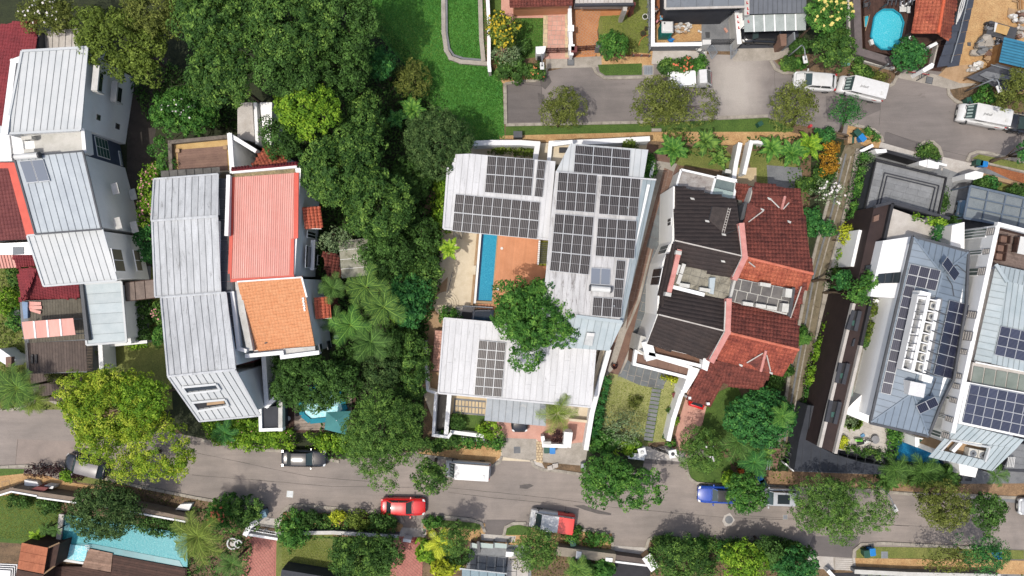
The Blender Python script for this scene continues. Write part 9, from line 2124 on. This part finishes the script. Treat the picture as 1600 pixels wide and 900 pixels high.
N_L=[("banana-like plants with broad leaves below the sandy footpath, left clump",1052,234,30,3.2,'bright',11),("banana-like plants below the sandy footpath, darker right clump",1102,222,26,3,'forest',11),("broad leaved clump at the left end of the row above the front yard",1205,232,26,3,'bright',11),("broad leaved clump in the middle of the row above the front yard",1236,240,30,3.4,'bright',12),("broad leaved clump at the right end of the row above the front yard",1264,228,28,3.2,'lime',12),("broad pale leaved plant casting shade on the cream terrace",702,388,22,3,'lime',12),("strap leaved agave patch at the forest edge of the lawn",645,172,26,1.4,'bright',14),("fan leaved plant beside the darkest forest crown",620,186,20,1.8,'emerald',12),("yellow-green plant on the small lawn above the pavilion roof",58,836,15,1.2,'lime',10),("big leaved plant on the bank left of the dark slate roof",1192,706,22,2.4,'forest',11),("dark big leaved plant right of the terrace hedge",1384,752,22,1.8,'deep',11),("row plant with banana leaves below the pool, right",1478,744,24,2.2,'deep',11),("broad leaved plant at the right end of the glass porch lawn",1122,250,20,1.8,'forest',10)]
for(lb,x,y,r,hh,st,nf)in N_L:palm(lb,x,y,r,hh,st,nf,kind='banana',trunk=.06,cat="plant",name="broad_leaved_plant",leaf_name="leaf")
for(x,y,lb,st)in((1053,658,"potted plant on the white wall, upper of two",'lime'),(1048,692,"potted plant on the white wall, lower of two beside the gate pillar",'bright'),(1046,642,"small dark pot at the foot of the white wall, upper",'deep'),(1040,682,"small dark pot at the foot of the white wall, lower",'deep'),(1481,372-2,"round pot plant at the corner of the brown roof deck",'olive')if 0 else(960,572,"small pot on the brown passage",'purple'),(1387,707,"orange pot at the end of the terrace hedge",'bright')):pot_plant(x,y,lb,st,.5 if y in(658,692)else.28)
qF("pink flowering hedge down the left side of the long grey roof",[(222,258),(244,256),(240,300),(236,350),(214,350),(218,300)],3.2,'lime',flowers=(vR,150,.2));qF("dark leafy end of the hedge below the pink flowers",[(208,350),(238,348),(238,404),(224,412),(210,376)],3,'emerald')
qF("yellow-green hedge along the road below the long grey roof",[(312,660),(404,658),(456,676),(456,700),(380,704),(330,690)],1.8,'lime',flowers=(vR,24,.16));qF("yellow-green hedge along the road below the pool deck",[(474,680),(556,678),(560,708),(500,704)],1.6,'lime')
qF("dark leaf block standing in for carport shade in the left yard",[(203,472),(232,470),(231,528),(206,534)],1.4,'deep');qF("straight dark hedge inside the white slanting wall",[(941,590),(954,590),(938,668),(926,690),(920,680)],1.4,'emerald')  # the left-yard leaf block is added in place of the carport's shadow
qF("hedge of spiky plants in front of the white planter wall",[(700,682),(776,690),(784,678),(790,690),(780,702),(716,700)],1.0,'bright');qF("planting inside the white wall at the top left of the solar roof",[(762,228),(834,232),(834,243),(762,237)],.8,'olive');qF("pale bushy growth hanging above the solar roof alley",[(1008,240),(1022,240),(1012,285),(1002,283)],1.4,'bright')
qF("half-round clipped hedge in the kerb island above the garage",[(1434,243),(1437,231),(1448,225),(1458,226),(1467,235),(1469,246)],.8,'forest');qF("half-round clipped hedge beside the wheelie bins",[(1344,205),(1352,200),(1366,205),(1374,214),(1372,219),(1352,213)],.8,'bright')
qF("long leafy hedge strip beside the drain, upper part",[(1350,238),(1364,240),(1352,290),(1344,340),(1330,342),(1340,280)],2,'bright');qF("long leafy hedge strip beside the drain, middle part",[(1316,440),(1330,446),(1312,500),(1292,560),(1282,600),(1262,600),(1280,540)],1.6,'lime',dens=1.8);qF("long leafy hedge strip beside the drain, narrow lower part",[(1266,600),(1280,600),(1252,690),(1240,728),(1230,728),(1250,650)],1.1,'bright',dens=2);qF("leafy hedge strip between the yellow shrub and the bright trees",[(1306,420),(1330,424),(1320,450),(1298,448)],2,'forest')
qF("trimmed dark hedge beside the garage roof's right edge",[(1479,290),(1486,292),(1480,330),(1470,345),(1466,332)],1.8,'deep');qF("yellow-green hedge along the top of the cream roof terrace",[(1431,334),(1478,345),(1480,352),(1432,342)],7.0,'lime',z0=6.1);qF("dark hedge down the right side of the cream roof terrace",[(1464,350),(1476,352),(1468,378),(1458,376)],7.0,'emerald',z0=6.1)
qF("hedge on the planter ledge beside the louvre screen",[(1366,466),(1378,468),(1374,500),(1366,530),(1357,530),(1362,500)],4.6,'olive',z0=3.6);qF("low hedge along the foot of the front terrace",[(1328,698),(1386,710),(1384,719),(1327,704)],2.1,'forest',z0=1.5);qF("hedge along the pool side of the front terrace",[(1392,670),(1410,674),(1402,716),(1386,714)],2.2,'bright',z0=1.4)
qF("small yellow flowered hedge at the foot of the lower porch",[(1036,586),(1068,594),(1066,600),(1034,592)],.7,'yellow')
qF("dark planting filling the slope below the front terrace",[(1376,722),(1480,728),(1500,748),(1460,756),(1372,748)],1.2,'deep');qF("row of dark plants along the inside of the taupe wall, left",[(10,775),(46,778),(40,792),(12,792)],1.0,'deep');qF("row of dark plants along the inside of the taupe wall, middle",[(58,784),(100,790),(92,804),(58,800)],1.0,'deep');qF("dark spiky planting between the round dark tree and the pool palm",[(214,806),(285,818),(278,842),(216,834)],1.4,'deep')
qF("leafy bank above the curved kerb left of the solar house drive",[(640,690),(700,690),(690,706),(650,706)],1.0,'forest');qF("mixed planting around the lower middle garden, along the kerb",[(440,806),(600,808),(620,818),(600,830),(450,824)],.8,'forest',dens=.6);qF("planting along the kerb at the lower right",[(1020,842),(1240,850),(1256,868),(1020,860)],.9,'forest',dens=.6)
qF("green planting against the coral house corner and porch",[(425,562),(450,560),(450,618),(424,616)],3,'deep');qF("scrubby planting on the bank behind the sandy slope",[(1420,745),(1500,750),(1498,760),(1420,757)],.6,'olive',dens=.6)
qL([(180,90),(270,100),(360,150),(480,180),(560,60),(640,110),(700,190),(735,235),(700,290),(690,360),(690,440),(668,520),(655,700),(500,720),(500,640),(560,560),(500,420),(500,260),(420,210),(360,200),(240,200)],'deep',.9,dens=1.7,leaf=1.3)
qL([(640,400),(690,400),(672,500),(660,610),(655,690),(600,700),(600,560)],'forest',1.2,dens=1.3,leaf=1.2)
qL([(560,-20),(640,80),(700,160),(690,180),(600,130),(540,60)],'forest',.5,dens=1.2)
qL([(1030,205),(1135,215),(1130,250),(1040,240)],'forest',.9,dens=.7,leaf=1.3);qL([(1165,215),(1300,215),(1310,260),(1290,300),(1250,260),(1170,245)],'forest',1.0,dens=.7,leaf=1.3)
qL([(1120,690),(1240,690),(1230,735),(1150,735)],'deep',.8,dens=1.4,leaf=1.2);qL([(1015,845),(1240,852),(1260,870),(1260,910),(1015,910)],'forest',.8,dens=.7);qL([(432,832),(620,840),(620,905),(522,905),(520,840),(450,850)],'forest',.5,dens=.6)
qL([(-10,400),(30,420),(36,520),(44,620),(90,640),(-10,640)],'olive',.7,dens=1.2);qL([(166,752),(340,786),(330,802),(160,772)],'brown',.3,dens=.7);qL([(1200,738),(1490,754),(1480,764),(1210,752)],'olive',.25,dens=.3);qL([(300,790),(400,800),(390,905),(290,905)],'deep',.6,dens=1.7);qL([(764,92),(800,90),(852,108),(840,124),(800,128),(775,110)],'forest',.4,dens=.4);qL([(1225,210),(1265,290),(1250,420),(1225,600),(1190,720),(1190,600),(1240,430)],'forest',.4,dens=1.1)
qL([(660,815),(755,822),(750,842),(664,838)],'bright',.4,dens=.5);qL([(790,840),(955,850),(955,905),(850,905),(800,890)],'brown',.4,dens=.9);qL([(1340,895),(1600,898),(1600,912),(1340,912)],'olive',.5,dens=.5);qL([(430,690),(560,690),(560,712),(430,702)],'lime',.3,dens=.4)
def vX(pts,c,dens,h_=.07,w_=.03,sty=None):
 poly=[(p.x,p.y)for p in qU(pts,0)];xs=[p[0]for p in poly];ys=[p[1]for p in poly];A_=abs(sum(poly[i][0]*poly[(i+1)%len(poly)][1]-poly[(i+1)%len(poly)][0]*poly[i][1]for i in range(len(poly))))/2
 k=int(A_*dens*2.2);X=RNG.uniform(min(xs),max(xs),k);Y=RNG.uniform(min(ys),max(ys),k);ins=np.zeros(k,bool);j=len(poly)-1
 for i in range(len(poly)):xi,yi=poly[i];xj,yj=poly[j];ins^=((yi>Y)!=(yj>Y))&(X<(xj-xi)*(Y-yi)/((yj-yi)or 1e-9)+xi);j=i
 X,Y=X[ins],Y[ins];n_=len(X);a=RNG.uniform(0,2*PI,n_);pt=(np.sin(X*.35+Y*.21)+np.sin(Y*.5-X*.13)+2)/4
 d=np.stack([np.cos(a),np.sin(a),np.zeros(n_)],1);s=np.stack([-np.sin(a),np.cos(a),np.zeros(n_)],1)*w_;P=np.stack([X,Y,np.full(n_,.02)],1);hh=(h_*RNG.uniform(.5,1.4,n_))[:,None]
 v=np.stack([P-s,P+s,P+d*hh*.9+s*.4+np.array([0,0,1])*hh,P+d*hh*.9-s*.4+np.array([0,0,1])*hh],1).reshape(-1,3);og=np.array([np.mean(xs),np.mean(ys),0.])
 o=link("grass",xN("grass",v-og,np.arange(n_*4).reshape(n_,4),vQ(sty),tint=np.clip(pt*.5+RNG.uniform(0,.5,n_),0,1)),None,og);ORG[o]=Vector(og);tag(o,kind='stuff')
STY['turf']=((.022,.070,.014),(.042,.108,.022),(.075,.145,.034),(.13,.18,.055),1,1,1);STY['dry']=((.07,.08,.02),(.13,.14,.035),(.18,.17,.05),(.24,.2,.08),1,1,1)
vX([(560,-8),(761,-8),(760,96),(785,130),(788,220),(735,230),(690,185),(640,110)],0,120,.11,.035,'turf');vX([(942,592),(1030,604),(1010,698),(925,686)],0,90,.06,.03,'dry');vX([(1032,600),(1056,602),(1038,688),(1016,690)],0,90,.06,.03,'dry');vX([(0,770),(94,782),(90,838),(40,846),(0,840)],0,90,.06,.03,'dry');vX([(940,26),(1012,20),(1012,80),(942,72)],0,80,.06,.03,'dry');vX([(808,30),(848,30),(848,84),(808,84)],0,120,.07,.03,'turf');vX([(440,842),(515,846),(515,888),(440,886)],0,90,.06,.03,'dry')
